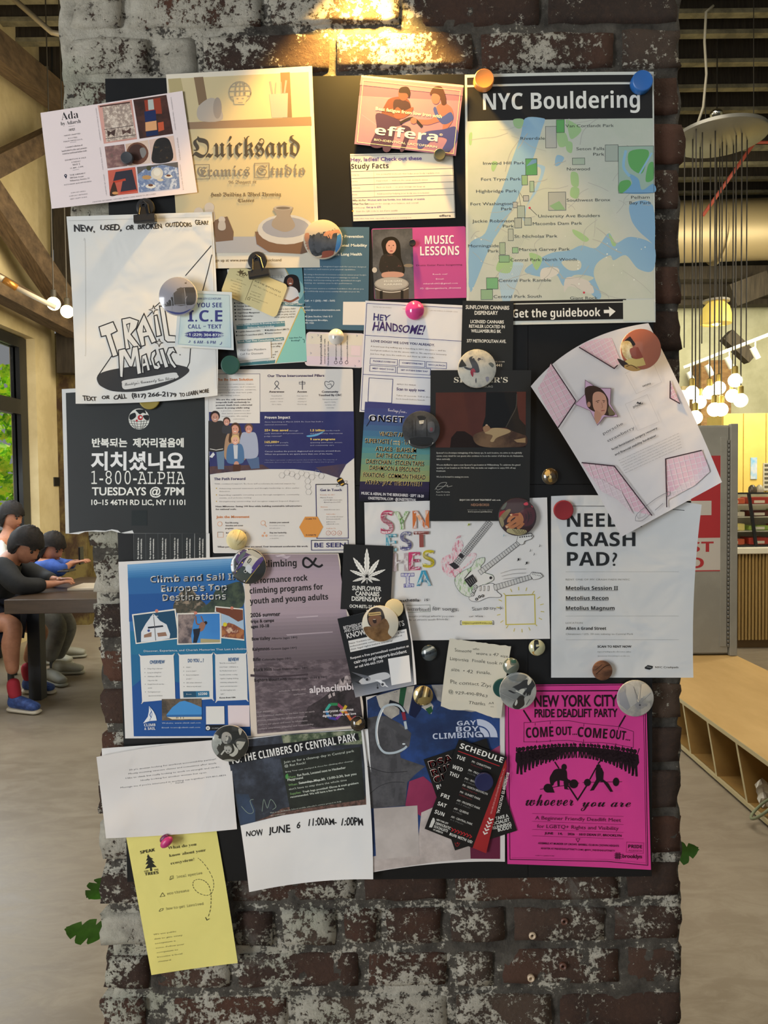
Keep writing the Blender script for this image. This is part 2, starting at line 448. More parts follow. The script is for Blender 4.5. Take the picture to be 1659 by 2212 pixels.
 def grad(s,cols,u0,v0,u1,v1,part='picture',n=14):
  """printed vertical blend between colours"""
  L=s.lay()
  for i in range(n):
   t=(i+.5)/n*(len(cols)-1);k=min(int(t),len(cols)-2);fr=t-k
   a,b=[[int(c[j:j+2],16)for j in(0,2,4)]for c in(cols[k],cols[k+1])]
   s.cover('%02x%02x%02x'%tuple(int(x+(y-x)*fr)for x,y in zip(a,b)),u0,v0+(v1-v0)*i/n,u1,v0+(v1-v0)*(i+1)/n,part,L)
  return s
class Badge(Surf):
 """domed round magnet; the picture lies on the dome"""
 smooth=True
 def __init__(s,name,label,x,y,r,m,base,dome=0.0035,rim=None,rimh=0.004,cat='magnet',ang=0,group=None,maxl=5.0,square=False,sq=(1,1),lean=0.0):
  (x,y)=cv((x,y));r=r/CR[2]
  s.x,s.y,s.r,s.dome,s.rimh=x,y,r,dome,rimh
  s.base=base;Y=YB-base
  c=Vector(pw(np.array([x]),np.array([y]),Y-rimh)[0]);c0=Vector((c.x,Y,c.z));s.R=r/FPX*(Y-rimh);s.cw=c
  super().__init__(thing(name,label,cat,c0,group),ang);s.maxl=maxl;s.prn=0.00002
  R=s.R;b=MB()
  prof=[(R*0.93,0.0),(R*0.985,rimh*0.25),(R,rimh*0.6),(R*0.99,rimh*.92)]
  top=[(R*q,rimh+dome*(1-q*q))for q in(0.975,0.92,0.84,0.72,0.58,0.42,0.25,0.1,0.01)]
  mats=[0]*3+[1]*9
  b.lathe(c0,(0,-1,0),prof+top,40,mats=mats+[1],sc=(sq[0],sq[1]))
  mr=rim or m
  o=b.build('body',[mr,m],s.root,smooth='auto')
 def depth(s,px,py):
  q=np.clip(((px-s.x)**2+(py-s.y)**2)/(s.r*s.r),0,1)
  return s.base+s.rimh+s.dome*(1-q)
 def clip(s,pts):
  out=[]
  for p in pts:
   p=cv(p);dx,dy=p[0]-s.x,p[1]-s.y;l=math.hypot(dx,dy);k=min(1,s.r*0.955/l)if l>0 else 1
   out.append(((s.x+dx*k-CR[0])*CR[2],(s.y+dy*k-CR[1])*CR[2]))
  return out
 def pic(s,pts,m,smooth=True):
  """a piece of the printed picture, kept inside the badge's round face"""
  pts=[tuple(p)for p in pts]
  if smooth:pts=smooth_pts(pts,True,4)
  else:
   q=[]
   for a,b in zip(pts,pts[1:]+pts[:1]):q+=[(a[0]+(b[0]-a[0])*t/4,a[1]+(b[1]-a[1])*t/4)for t in range(4)]
   pts=q
  if isinstance(m,str):m=ink(m,True)
  return s.poly(s.clip(pts),m)
# ================================================================ SETTING
def floor_mat():
 g=NG('polished_concrete',0.33,0.4);p=g.pos((1,1,1))
 a=g.noise(p,0.9,6,0.6);b=g.noise(g.pos((1,2.2,1)),6,8,0.7,0.8)
 c1=g.ramp(a,[(0.35,(0.225,0.185,0.135,1)),(0.65,(0.315,0.268,0.205,1))])
 c2=g.mix(g.ramp(b,[(0.42,0.0),(0.62,0.5)]),c1,(0.40,0.35,0.27,1))
 g.base(c2);rr=g.ramp(b,[(0.3,0.3),(0.7,0.45)]);g.l(rr,g.b.inputs['Roughness']);g.bump(b,0.06,0.002);return g.m
def wood(key,c1,c2,stretch=(1,1,12),scale=5,rough=0.6):
 return mott(key,c1,c2,scale,stretch=stretch,rough=rough,lo=0.3,hi=0.7)
M_floor=floor_mat()
M_plaster=mott('warm_plaster','d2c39a','c6b68c',3,rough=0.85)
M_cream=mott('pale_plaster','c8c8ae','b8b89c',2.5,rough=0.85)
M_deck=mott('dark_ceiling_deck','2b2920','1d1b15',4,rough=0.9)
M_joist=mott('pale_joist_edge','8b8468','6a6450',6,rough=0.8)
M_timber=wood('old_timber','6e5b45','40352a',(14,1.2,3),4,0.8)
M_timber2=wood('dark_old_timber','3b342a','241f19',(12,12,1.2),4,0.85)
M_black=mat('black_metal_frame','1b1c1d',0.4)
mesh('floor',[(-6,-2,0),(9,-2,0),(9,14,0),(-6,14,0)],[(0,1,2,3)],M_floor)['kind']='structure'
# left wall with window opening, built of solid pieces
XL=-3.345
wl=tag(bpy.data.objects.new('wall_left',None),kind='structure');COL.objects.link(wl)
m_=MB()
m_.box((XL-.25,7.18,0),(XL,7.62,5.8));m_.box((XL-.25,2.2,0),(XL,7.18,0.93));m_.box((XL-.25,2.2,2.86),(XL,7.18,5.8));m_.box((XL-.25,-1.5,0),(XL,2.2,5.8))
m_.build('plaster',M_plaster,wl)
MB().box((XL-.25,7.62,0),(XL,7.625,3)).build('corner',M_plaster,wl)
# window 1
wn=tag(bpy.data.objects.new('window_1',None),kind='structure');COL.objects.link(wn)
xw=XL-0.12
f_=MB()
for y0,y1 in((7.03,7.17),(4.75,4.87),(2.2,2.34)):f_.box((xw-.05,y0,0.94),(xw+.04,y1,2.85))
f_.box((xw-.05,2.34,2.75),(xw+.04,7.03,2.85));f_.box((xw-.05,2.34,0.94),(xw+.04,7.03,1.04));f_.box((xw-.05,2.34,2.12),(xw+.04,7.03,2.26))
f_.build('window_frame',M_black,wn)
MB().box((xw-.02,2.34,1.04),(xw+.0,7.03,2.75)).build('pane',mat('window_glass','ffffff',0.02,trans=1.0,ior=1.02,spec=0.1),wn)
MB().box((XL-.12,2.2,0.9),(XL+0.06,7.17,0.94)).build('window_sill',mat('white_sill','d8d4c8',0.5),wn)
tag(MB().box((P(100,1031,7.55).x-.03,7.50,P(100,1050,7.5).z),(XL+.012,7.62,P(100,1031,7.5).z)).build('light_switch',M_black),'small square black switch plate on the cream wall beside the tall window','switch')
# far walls
wf=tag(bpy.data.objects.new('wall_far',None),kind='structure');COL.objects.link(wf)
m_=MB();m_.box((-3.6,9.6,3.0),(-1.2,9.8,5.8));m_.box((-3.6,9.6,0),(-3.25,9.8,3.0));m_.box((-2.9,9.6,0),(-1.2,9.8,3.0));m_.build('plaster',M_plaster,wf)
m_=MB();m_.box((-1.2,11.2,0),(9,11.4,4.15));m_.build('plaster',M_cream,wf)
m_=MB();m_.box((-1.2,10.9,4.15),(9,11.4,5.8));m_.build('bulkhead',M_deck,wf)
wr=tag(bpy.data.objects.new('wall_right',None),kind='structure');COL.objects.link(wr)
MB().box((8.0,-1.5,0),(8.2,11.4,5.8)).build('plaster',M_cream,wr)
# pier left behind the column
pr=tag(bpy.data.objects.new('wall_pier',None),kind='structure');COL.objects.link(pr)
M_pier=mott('stained_brick_pier','6f6238','3b2a1c',5,c3='57482a',stretch=(1,1,0.6),rough=0.85)
MB().box((XL-.02,7.62,0),(-3.07,7.95,3.0)).build('pier',M_pier,pr)
MB().box((-3.02,9.2,0),(-2.9,9.4,3.4)).build('post',M_timber2,pr)
# ceiling
ce=tag(bpy.data.objects.new('ceiling',None),kind='structure',);COL.objects.link(ce)
MB().box((-6,-1.5,5.8),(9,14,5.9)).build('deck',M_deck,ce)
jw=MB().box((-5.5,-0.03,5.56),(8.0,0.03,5.8)).build('joist',M_timber2,ce)
je=MB().box((-5.5,-0.04,5.53),(8.0,0.04,5.57)).build('joist_edge',M_joist,ce)
y=4.6;first=True
while y<11.0:
 for src in(jw,je):
  o=src if first else src.copy()
  if not first:COL.objects.link(o)
  o.location=(0,y,0)
 first=False;y+=0.30 if y<6.9 else 0.47
M_red=mat('red_pipe_paint','c05a45',0.35)
tag(MB().tube([P(1518,466,6.9),P(1632,305,6.9),P(1690,235,6.9)],0.016).tube([P(1626,308,6.9),P(1720,306,6.9)],0.014).build('sprinkler_pipe',M_red,smooth=True),'thin red pipe slanting up behind the hanging lamp cords','pipe')
dz=P(1560,512,9.4).z
du=MB();du.tube([(0.5,9.4,dz),(7.9,9.4,dz+.15)],0.37,28)
for k in range(9):du.tube([(1.0+k*.8,9.4,dz+.01*k),(1.03+k*.8,9.4,dz+.01*k)],0.382,28)
tag(du.build('air_duct',mat('tan_metal_duct','7a6d52',0.5,metal=0.35),smooth='auto'),'wide round metal air duct running under the ceiling at upper right','duct')
bm_=thing('roof_beams','dark old roof beams below the round air duct','beam',(3,10.2,4.0))
for y0,y1,Yd in((576,604,10.2),(612,640,10.5),(648,660,10.7)):
 a=P(1400,y0,Yd);b=P(1400,y1,Yd);MB().box((0.5,Yd,b.z),(8,Yd+.2,a.z)).build('beam',M_timber2,bm_)
MB().beam(P(1580,640,9.9),P(1659,610,9.9),.12,.3).build('beam',M_timber2,bm_)
# left truss
tr=thing('timber_truss','weathered timber roof truss with diagonal braces at upper left','truss',(-3.1,6.6,3.2))
def bpx(name,a,b,Y0,Y1,w,h,m):MB().beam(P(a[0],a[1],Y0),P(b[0],b[1],Y1),w,h,up=(0,-1,0.2)).build(name,m,tr)
def beam2(x0,y0,x1,y1,Y0,Y1,th,m):
 p=P(x0,y0,Y0);q=P(x1,y1,Y1);MB().beam(p,q,0.16,th,up=(0,0,1)).build('beam',m,tr)
beam2(-60,66,160,238,5.6,7.6,0.24,M_timber)
beam2(-40,372,118,292,6.0,7.0,0.155,M_timber)
beam2(-40,392,165,690,6.0,7.3,0.21,M_timber)
beam2(-60,592,172,716,5.7,7.5,0.17,M_timber)
a=P(127,60,7.45);b=P(127,720,7.45)
MB().box((a.x-.09,7.4,b.z-.4),(a.x+.07,7.55,a.z)).build('post',M_timber2,tr)
MB().tube([P(112,100,7.2),P(112,640,7.2)],.012).build('hanger_rod',M_black,tr)
tag(MB().tube([P(15,-15,5.4),P(112,70,5.4),P(150,78,5.4)],0.02,10).build('conduit',mat('grey_conduit','9a917c',0.4,metal=0.3),smooth=True),'thin pale pipe slanting across the ceiling at upper left','pipe')
c=MB();c.tube([P(-10,595,5.3),P(8,604,5.3)],0.022,10);c.tube([P(8,604,5.3),P(36,622,5.35)],0.026,10,mi=1);c.tube([P(36,622,5.35),P(120,664,5.5)],0.018,10)
tag(c.build('water_pipe',[mat('pale_pipe','b5ab97',.4),mat('copper','b07b3a',.35,metal=.6)],smooth=True),'pale pipe with a copper fitting below the timber braces','pipe')
# outside trees and ground
M_leaf=mott('sunlit_leaves','c9e04a','4f8a25',7,c3='9cc93b',rough=0.6,k=1.6)
rr=random.Random(3)
for k,(x,y,z,r)in enumerate(((-6.6,9.0,2.7,1.5),(-6.2,12.4,2.2,1.4),(-7.2,6.6,1.9,1.1),(-5.4,16.5,2.4,1.6))):
 t=thing('street_tree',['broad bright green tree filling the window pane at left','green tree top seen low in the far window strip behind the pillar','leafy tree nearest the window at the left edge','green tree farthest down the street outside'][k],'tree',(x,y,0))
 MB().tube([(x,y,-.3),(x+.1,y,z-.4)],[.13,.08],8).build('trunk',M_timber,t)
 vs=[];fs=[]
 for i in range(1300):
  d=Vector((rr.gauss(0,1),rr.gauss(0,1),rr.gauss(0,1))).normalized()*r*rr.uniform(.55,1.0);p_=Vector((x,y,z))+Vector((d.x,d.y,d.z*.95));s_=rr.uniform(.07,.15)
  u=Vector((rr.gauss(0,1),rr.gauss(0,1),rr.gauss(0,1))).normalized()*s_;w=u.orthogonal().normalized()*s_*.6
  n0=len(vs);vs+=[tuple(p_-u),tuple(p_+w),tuple(p_+u),tuple(p_-w)];fs.append((n0,n0+1,n0+2,n0+3))
 o=mesh('foliage',vs,fs,M_leaf,t);o['kind']='stuff'
mesh('ground',[(-30,-5,-.3),(-3.6,-5,-.3),(-3.6,30,-.3),(-30,30,-.3)],[(0,1,2,3)],mott('pavement','bdb8ac','a8a294',2,rough=.9))['kind']='structure'

# ================================================================ PILLAR OF BRICKS
def masonry(key,mortar=False):
 g=NG(key,0.85,0.25);p=g.pos()
 g0=g.n('ShaderNodeNewGeometry');sp=g.n('ShaderNodeSeparateXYZ');g.l(g0.outputs['Position'],sp.inputs[0]);X,Z=sp.outputs[0],sp.outputs[2]
 big=g.noise(p,8,7,0.62,0.2);fine=g.noise(p,135,10,0.74,0.1);mid=g.noise(g.pos(off=(3,1,7)),26,9,0.72,0.15);soft=g.noise(g.pos(off=(9,4,2)),3.0,4,0.6)
 if mortar:c0=g.ramp(mid,[(0.3,(0.030,0.026,0.023,1)),(0.7,(0.17,0.155,0.13,1))])
 else:
  rnd=g.n('ShaderNodeObjectInfo').outputs['Random']
  cr=g.ramp(rnd,[(0.0,(0.095,0.050,0.036,1)),(0.3,(0.052,0.038,0.032,1)),(0.55,(0.125,0.056,0.036,1)),(0.8,(0.085,0.064,0.051,1)),(1.0,(0.12,0.082,0.060,1))])
  c0=g.mix(g.ramp(big,[(0.38,0.0),(0.62,0.75)]),cr,(0.040,0.030,0.026,1));c0=g.mix(g.ramp(fine,[(0.45,0.0),(0.75,0.35)]),c0,(0.16,0.085,0.055,1))
 # rusty brown wash
 # weight of old paint: more towards the left, the top left and the bottom
 wx=g.math('MULTIPLY',X,-0.075);zz=g.math('ABSOLUTE',g.math('SUBTRACT',Z,1.35));wz=g.math('MULTIPLY',zz,0.040)
 lt=g.math('MULTIPLY',g.math('MAXIMUM',g.math('SUBTRACT',Z,1.30),0.0),g.math('MAXIMUM',g.math('MULTIPLY',g.math('ADD',X,0.22),-0.48),0.0))
 w=g.math('ADD',g.math('ADD',wx,wz),lt)
 f=g.math('ADD',g.math('ADD',g.math('MULTIPLY',big,0.30),g.math('MULTIPLY',fine,0.46)),g.math('MULTIPLY',mid,0.38))
 f=g.math('ADD',f,w)
 if mortar:f=g.math('ADD',f,g.math('MULTIPLY',g.math('SUBTRACT',g.noise(g.pos((.35,1,5)),9,3,0.6),0.5),0.30))
 else:f=g.math('ADD',f,g.math('MULTIPLY',g.math('SUBTRACT',rnd,0.5),0.10))
 mk=g.ramp(f,[(0.612,0.0),(0.628,1.0)])
 pc=g.ramp(mid,[(0.30,(0.28,0.26,0.215,1)),(0.5,(0.52,0.49,0.41,1)),(0.68,(0.66,0.63,0.54,1))])
 grn=g.ramp(soft,[(0.55,0.0),(0.68,0.55)]);pc=g.mix(grn,pc,(0.33,0.37,0.27,1))
 # grey smear of cement paint
 gm=g.ramp(g.math('ADD',g.noise(g.pos(off=(5,5,5)),5.5,9,0.7,0.6),g.math('MULTIPLY',wx,0.8)),[(0.60,0.0),(0.66,0.7)])
 c1=g.mix(gm,c0,(0.185,0.172,0.148,1));g.base(g.mix(mk,c1,pc))
 h=g.math('ADD',g.math('MULTIPLY',mk,0.5),g.math('ADD',g.math('MULTIPLY',fine,0.9),g.math('MULTIPLY',mid,0.8)))
 g.bump(h,1.0,0.006);return g.m
M_brick=masonry('flaking_painted_brick');M_mortar=masonry('flaking_painted_mortar',True)
YF=YB+0.012 # brick faces
pil=thing('brick_pillar','tall old brick pillar with flaking cream paint holding the black notice board','pillar',(0,YF+.3,0))
ROWS=[-240,-140,-40,62,160,262,367,467,572,672,775,877,980,1082,1184,1286,1382,1475,1568,1665,1762,1862,1955,2049,2143,2237,2330,2430]
JO={2:[270,575,875,1175],3:[330,430,720,1030,1335],22:[345,500,600,735,825,963,1100,1318],23:[330,505,785,975,1075,1347],24:[325,365,628,975,1200],21:[490,775,972,1345]}
def pedge(y,side):
 t=y/2212.0
 return(147+60*min(1,t*1.35)+10*t)if side<0 else 1468+6*t
def brickmesh(x0,x1,z0,z1,y0,y1,seed,wild=(0,0)):
 nx=max(2,int((x1-x0)/.022));nz=5;ny=max(2,int((y1-y0)/.05));bm=bmesh.new()
 V={};cx,cy,cz=(x0+x1)/2,(y0+y1)/2,(z0+z1)/2;hx,hy,hz=(x1-x0)/2,(y1-y0)/2,(z1-z0)/2;rad=.0045
 def vert(i,j,k):
  key=(i,j,k)
  if key not in V:
   x=x0+(x1-x0)*i/nx;yy=y0+(y1-y0)*j/ny;z=z0+(z1-z0)*k/nz
   dx,dy,dz=x-cx,yy-cy,z-cz
   ix=max(-hx+rad,min(hx-rad,dx));iy=max(-hy+rad,min(hy-rad,dy));iz=max(-hz+rad,min(hz-rad,dz))
   o=Vector((dx-ix,dy-iy,dz-iz));
   if o.length>1e-9:o=o.normalized()*rad*(1 if sum(abs(t)>1e-6 for t in o)>1 else 1)
   p=Vector((cx+ix,cy+iy,cz+iz))+o
   nv=noise.noise_vector(p*22+Vector((seed,0,0)));n2=noise.noise_vector(p*70+Vector((seed,3,0)))
   p+=Vector((nv.x*.0036,nv.y*.0030,nv.z*.0030))+n2*.0013
   if wild[0]and dx<-hx+.02:p.x+=nv.x*.006+n2.x*.004
   if wild[1]and dx>hx-.02:p.x+=nv.x*.005+n2.x*.003
   V[key]=bm.verts.new(p)
  return V[key]
 def quad(*q):bm.faces.new([vert(*a)for a in q])
 for i in range(nx):
  for k in range(nz):quad((i,0,k),(i+1,0,k),(i+1,0,k+1),(i,0,k+1));quad((i,ny,k),(i,ny,k+1),(i+1,ny,k+1),(i+1,ny,k))
  for j in range(ny):quad((i,j,0),(i,j+1,0),(i+1,j+1,0),(i+1,j,0));quad((i,j,nz),(i+1,j,nz),(i+1,j+1,nz),(i,j+1,nz))
 for j in range(ny):
  for k in range(nz):quad((0,j,k),(0,j,k+1),(0,j+1,k+1),(0,j+1,k));quad((nx,j,k),(nx,j+1,k),(nx,j+1,k+1),(nx,j,k+1))
 v=[w.co.copy()for w in bm.verts];bm.verts.index_update();f=[[w.index for w in q.verts]for q in bm.faces];bm.free()
 return mesh('brick',v,f,M_brick,pil,smooth=True)
rb=random.Random(11);XLc=XRc=None;PD=0.46
for r in range(len(ROWS)-1):
 ya,yb=ROWS[r],ROWS[r+1];ym=(ya+yb)/2
 z1=P(829,ya+9,YF).z;z0=P(829,yb-9,YF).z
 xa=P(pedge(ym,-1),ym,YF).x;xb=P(pedge(ym,1),ym,YF).x
 js=[P(x,ym,YF).x for x in JO[r]]if r in JO else None
 if js is None:
  js=[];x=xa+(0.19 if r%2 else 0.095)+rb.uniform(-.01,.01)
  while x<xb-0.06:js.append(x);x+=rb.choice([.20,.205,.21,.10 if r>20 else.2])
 e=[xa]+js+[xb];jit=rb.uniform(-.006,.006)
 for i in range(len(e)-1):
  a=e[i]+(.0065 if i else 0.0+rb.uniform(-.003,.005));b=e[i+1]-(.0065 if i<len(e)-2 else rb.uniform(-.004,.003))
  if b-a<.02:continue
  yo=rb.uniform(-.0025,.0025)
  brickmesh(a,b,z0+rb.uniform(-.002,.002),z1+rb.uniform(-.002,.002),YF+yo,YF+.1,rb.uniform(0,90),(i==0,i==len(e)-2))
 for side in(-1,1):
  y_=YF+.112+(.0 if r%2 else.09);ys=[YF+.112]+([y_]if r%2==0 else[])+[YF+.32 if r%2 else YF+.36,YF+PD]
  for i in range(len(ys)-1):
   xx=(xa,xa+.09)if side<0 else(xb-.09,xb)
   brickmesh(xx[0],xx[1],z0,z1,ys[i]+.004,ys[i+1]-.006,rb.uniform(0,90),(side<0,side>0))
ztop,zbot=P(829,ROWS[0],YF).z,0.0
# mortar core with a rough front
nx,nz=110,250;V=[];F=[]
for k in range(nz+1):
 z=zbot+(ztop-zbot)*k/nz
 py=1106-(z-1.4)*1400
 xa=P(pedge(max(0,min(2212,py)),-1),1106,YF).x;xb=P(pedge(max(0,min(2212,py)),1),1106,YF).x
 for i in range(nx+1):
  x=xa+.001+(xb-xa-.002)*i/nx;n_=noise.noise(Vector((x*30,2,z*30)))*.0035+noise.noise(Vector((x*90,7,z*90)))*.0018
  ex=0
  if i in(0,nx):ex=noise.noise(Vector((i*5.1,0,z*25)))*.007
  V.append((x+ex,YF+.0042+n_,z))
for k in range(nz):
 for i in range(nx):a=k*(nx+1)+i;F.append([a,a+1,a+nx+2,a+nx+1])
n0=len(V)
for k in range(nz+1):
 for i in(0,nx):v=V[k*(nx+1)+i];V.append((v[0],YF+PD,v[2]))
for k in range(nz):
 a,b=k*(nx+1),(k+1)*(nx+1);F.append([a,b,n0+2*k+2,n0+2*k]);F.append([a+nx,n0+2*k+1,n0+2*k+3,b+nx]);F.append([n0+2*k,n0+2*k+2,n0+2*k+3,n0+2*k+1])
mesh('mortar',V,F,M_mortar,pil,smooth=True)
# warm lamp just above the frame, shining down the bricks
lp=P(786,-150,YF-.060)
ls=bpy.data.lights.new('wall_lamp_light','SPOT');ls.energy=46;ls.color=(1.0,0.58,0.13);ls.spot_size=math.radians(93);ls.spot_blend=0.3;ls.shadow_soft_size=0.022
lo=bpy.data.objects.new('wall_lamp_light',ls);COL.objects.link(lo);lo.location=lp;lo.rotation_euler=Vector((0.0,0.02,-1)).to_track_quat('-Z','Y').to_euler()
wlamp=thing('wall_lamp','small black downlight fixed to the pillar above the notice board','lamp',lp)
MB().lathe((lp.x,lp.y,lp.z+.025),(0,0,1),[(.050,0),(.052,.01),(.045,.05),(.02,.09),(.004,.1)],24).build('shade',M_black,wlamp,smooth='auto')
MB().tube([(lp.x,lp.y,lp.z+.11),(lp.x,lp.y+.03,lp.z+.15),(lp.x,YF+.004,lp.z+.15)],.008,8).build('arm',M_black,wlamp)
# ---------------------------------------------------------------- notice board
brd=thing('notice_board','large black sheet metal notice board covered in flyers on the brick pillar','board',P(830,1050,YB+.003))
M_board=mott('black_painted_steel','17181a','111213',3,rough=0.42);M_board.node_tree.nodes['Principled BSDF'].inputs['Specular IOR Level'].default_value=0.3
def plate(c4,th=.005):
 f=[P(x,y,YB)for x,y in c4];b=[Vector((v.x,YB+th,v.z))for v in f]
 mesh('board_panel',f+b,[(0,3,2,1),(4,5,6,7),(0,1,5,4),(1,2,6,5),(2,3,7,6),(3,0,4,7)],M_board,brd)
def eL(y):return 227+(y-170)*(275-227)/1735.0
def eR(y):return 1413-(y-155)*5/1735.0
def eM(y):return 1140+(y-1046)*0.0
plate([(227,170),(eM(160),158.6),(eM(1046),1047),(eL(1051),1051)])
plate([(eM(160)+.8,158.4),(1413,155),(eR(1044),1045),(eM(1046)+.8,1046)])
plate([(eL(1051),1052),(eM(1046),1048),(eM(1897),1896.3),(275,1905)])
plate([(eM(1046)+.8,1047),(eR(1044),1046),(1408,1893),(eM(1897)+.8,1895.9)])
# washers and holes in the lower bricks
for k,(x,y)in enumerate(((1150,2021),(1147,2113),(1219,1990),(1216,2087))):
 w=P(x,y,YF-.0005);b=MB().lathe((w.x,YF+.004,w.z),(0,-1,0),[(.0055,0),(.0058,.006),(.004,.0075),(.0022,.006),(.002,.002)],18)
 tag(b.build('wall_plug',mat('pale_plug' if k<2 else 'rusty_plug','b9a58c' if k<2 else '5a3c30',.5),smooth='auto'),['upper pale round plug set in the bricks under the board','lower pale round plug set in the bricks','upper rusty screw ring in the bricks','lower rusty screw ring in the bricks'][k],'plug')
# ================================================================ FLYERS ON THE BOARD
CARD='dedcd6'
def card(h):return mat('card_'+h,h,rough=0.32,spec=0.4)
# --- pottery poster
crop(80,130,2.592)
s=Sheet('poster','tall beige pottery class poster with blackletter title at the upper left of the board','poster',[(722,80),(1540,32),(1584,1160),(800,1168)],1,'cfc8b8',ang=1.2,bow=(5,0),lift=(0,5,0,0))
def Q(pts):return pts
s.poly([(733,105),(1520,66),(1560,1068),(790,1080)],mott('poster_beige','b9ab86','c2b592',2.5))
s.poly([(733,105),(805,100),(850,330),(775,360)],'a4976f')
s.poly([(878,96),(930,93),(955,240),(905,252)],'77624b').poly([(1362,70),(1415,67),(1428,320),(1375,322)],'77624b')
s.poly([(800,350),(1535,316),(1538,366),(805,388)],'87705a','picture')
CLAY='a39a90';CL2='8f867e'
s.poly([(903,260),(990,212),(1040,330),(912,338)],CLAY,smooth=True).disc(1010,268,24,CL2,ry=60)
s.poly([(1300,190),(1405,184),(1402,320),(1315,322)],CLAY).line([(1318,190),(1305,118)],10,CL2).line([(1333,188),(1338,125)],7,CL2).line([(1385,186),(1395,112)],11,CL2).line([(1370,186),(1366,122)],6,CL2)
GL='8d8778'
for rx,k in((62,0),(28,0)):s.line([(1136+rx*math.cos(t*PI/10),180+60*math.sin(t*PI/10))for t in range(20)],6,GL,closed=True)
for y,w in((145,50),(172,62),(202,60)):s.line([(1136-w,y+3),(1136+w,y-3)],6,GL)
for x in(1112,1136,1160):s.line([(x,122),(x,202)],5,GL)
s.poly([(1098,204),(1178,201),(1165,246),(1105,246)],'b9ab86').disc(1122,216,7,GL,ry=4).disc(1152,215,7,GL,ry=4).line([(1126,238),(1152,237)],4,GL)
s.text('Quicksand',868,545,118,'44403a','F',w=604,ang=1.0)
s.text('eramics',918,654,62,'77736a','F',w=272,ang=.8).text('tudio',1306,645,62,'77736a','F',w=196,ang=.8)
for x0,ch,yy in((882,'C',628),(1217,'S',620)):
 s.frame(x0,yy-42,x0+82,yy+38,4,'77736a').text(ch,x0+14,yy+26,56,'77736a','F',w=56)
s.text('96 Bogart st',1072,693,20,'77736a','F',w=156).text('Hand Building & Wheel Throwing',970,764,23,'55504a','F',w=395,ang=.4).text('Classes',1125,796,20,'55504a','F',w=90)
# lower scene: table, plain clay figures, wheel with pot
s.poly([(795,990),(1560,985),(1560,1072),(790,1082)],'9a9ba0').poly([(1040,880),(1065,875),(1100,960),(1098,1008),(1000,1018),(985,900)],'6a5546')
for x,y,r in((965,825,28),(905,850,26),(1035,893,19)):
 s.disc(x,y,r,'b3aca4').poly([(x-r*.8,y+r*.6),(x+r*.8,y+r*.6),(x+r*1.1,y+r*2.6),(x,y+r*3.2),(x-r*1.1,y+r*2.6)],'aaa39b',smooth=True)
s.poly([(1220,960),(1230,1030),(1300,1075),(1480,1085),(1560,1060),(1562,960)],'6f5645',smooth=False).disc(1392,948,158,'b5b4b2',ry=84).disc(1392,936,132,'8c8f9b',ry=58)
s.poly([(1325,826),(1430,822),(1418,865),(1445,930),(1390,962),(1320,935),(1318,900),(1342,868)],'8f857b',smooth=True).disc(1378,826,52,'a79e93',ry=13).disc(1378,828,40,'6d645c',ry=8)
s.text('Sign up at www.eventbrite.com/quicksand',985,1128,20,'2c2a28','',w=382,ang=.3)
s.finish()
# --- clothes sale postcard
s=Sheet('postcard','pink and white clothes sale postcard with seven photos, tilted at the upper left corner','postcard',[(19,295),(814,172),(897,740),(82,832)],3.2,m=card('dccfcf'),ang=8.0)
s.text('Ada',137,336,42,'1d1c20','s',w=96).text('by Adarsh',134,366,20,'2b2a2d','s',w=112).text('अदा',176,398,18,'222222','',w=38)
for i,(t,y,w)in enumerate((('HANDCRAFTED',420,92),('ROOTED',438,52),('MADE WITH SOUL',453,108),('A curated collection of',486,98),('handcrafted textiles and garments',504,142),('rooted in traditional Indian crafts',520,138),('EXHIBITION & SALE',556,118),('SUNDAY',572,52),('MAY 2',588,42),('11 AM - 5 PM',604,72))):
 s.text(t,196+(y-420)*.13+2,y,9,'6c666a' if i<8 else '333036','s' if 3<=i<6 or i==8 else '',w=w,al='c')
s.text('THE LIBRARY',182,648,9,'555055','',w=90).text('300 Knit Avenue',184,664,8,'6c666a','s',w=78).text('Williamsburg, Brooklyn, NY',184,680,8,'6c666a','s',w=112).text('INSTAGRAM @ADABYADARSH',152,702,8,'777177','',w=154)
for t,y,w in(('SUPPORT SMALL',741,84),('SUPPORT ARTISANS',758,104),('VERY CRAFT GUIDE',775,96)):s.text(t,232,y,8,'857f84','',w=w,al='c')
s.disc(160,646,8,'1d2038').poly([(152,649),(168,647),(163,664)],'1d2038').disc(160,646,3,'dccfcf')
for y in(372,462,616):s.line([(176+(y-372)*.1,y),(210+(y-372)*.1,y-5)],2,'8c868a')
s.text('GARMENTS WOVEN BY HAND',358,450,7,'8c868a','',w=185,ang=98).text('NATURAL FABRICS',372,612,7,'8c868a','',w=125,ang=98).text('CRAFTED BY HAND',392,756,7,'8c868a','',w=120,ang=98)
s.text('HANDCRAFTED, GARMENTS',778,390,7,'8c868a','',w=185,ang=98).text('TIMELESS APPAREL',805,560,7,'8c868a','',w=130,ang=98).text('ROOTED IN TRADITION',822,725,7,'8c868a','',w=140,ang=98)
s.text('CRAFTED BY HAND, CHOSEN WITH CARE, MADE TO BE LOVED',310,798,8,'857f84','',w=360,ang=7.5)
ph=mott
s.poly([(340,254),(530,222),(560,442),(374,468)],ph('photo_pink','c9978c','b9877b',20)).poly([(366,262),(520,240),(556,432),(388,458)],ph('photo_weave','8f7f76','d0c2b4',260,c3='a89689'))
s.line([(350,260),(520,236)],7,'3f2a25').line([(376,388),(540,366)],3,'3b2f30').line([(384,440),(552,418)],3,'3b2f30').poly([(392,392),(412,402),(440,386),(434,428),(414,412),(396,430)],'45332f').poly([(474,388),(500,396),(526,378),(524,414),(502,404),(480,416)],'55403b')
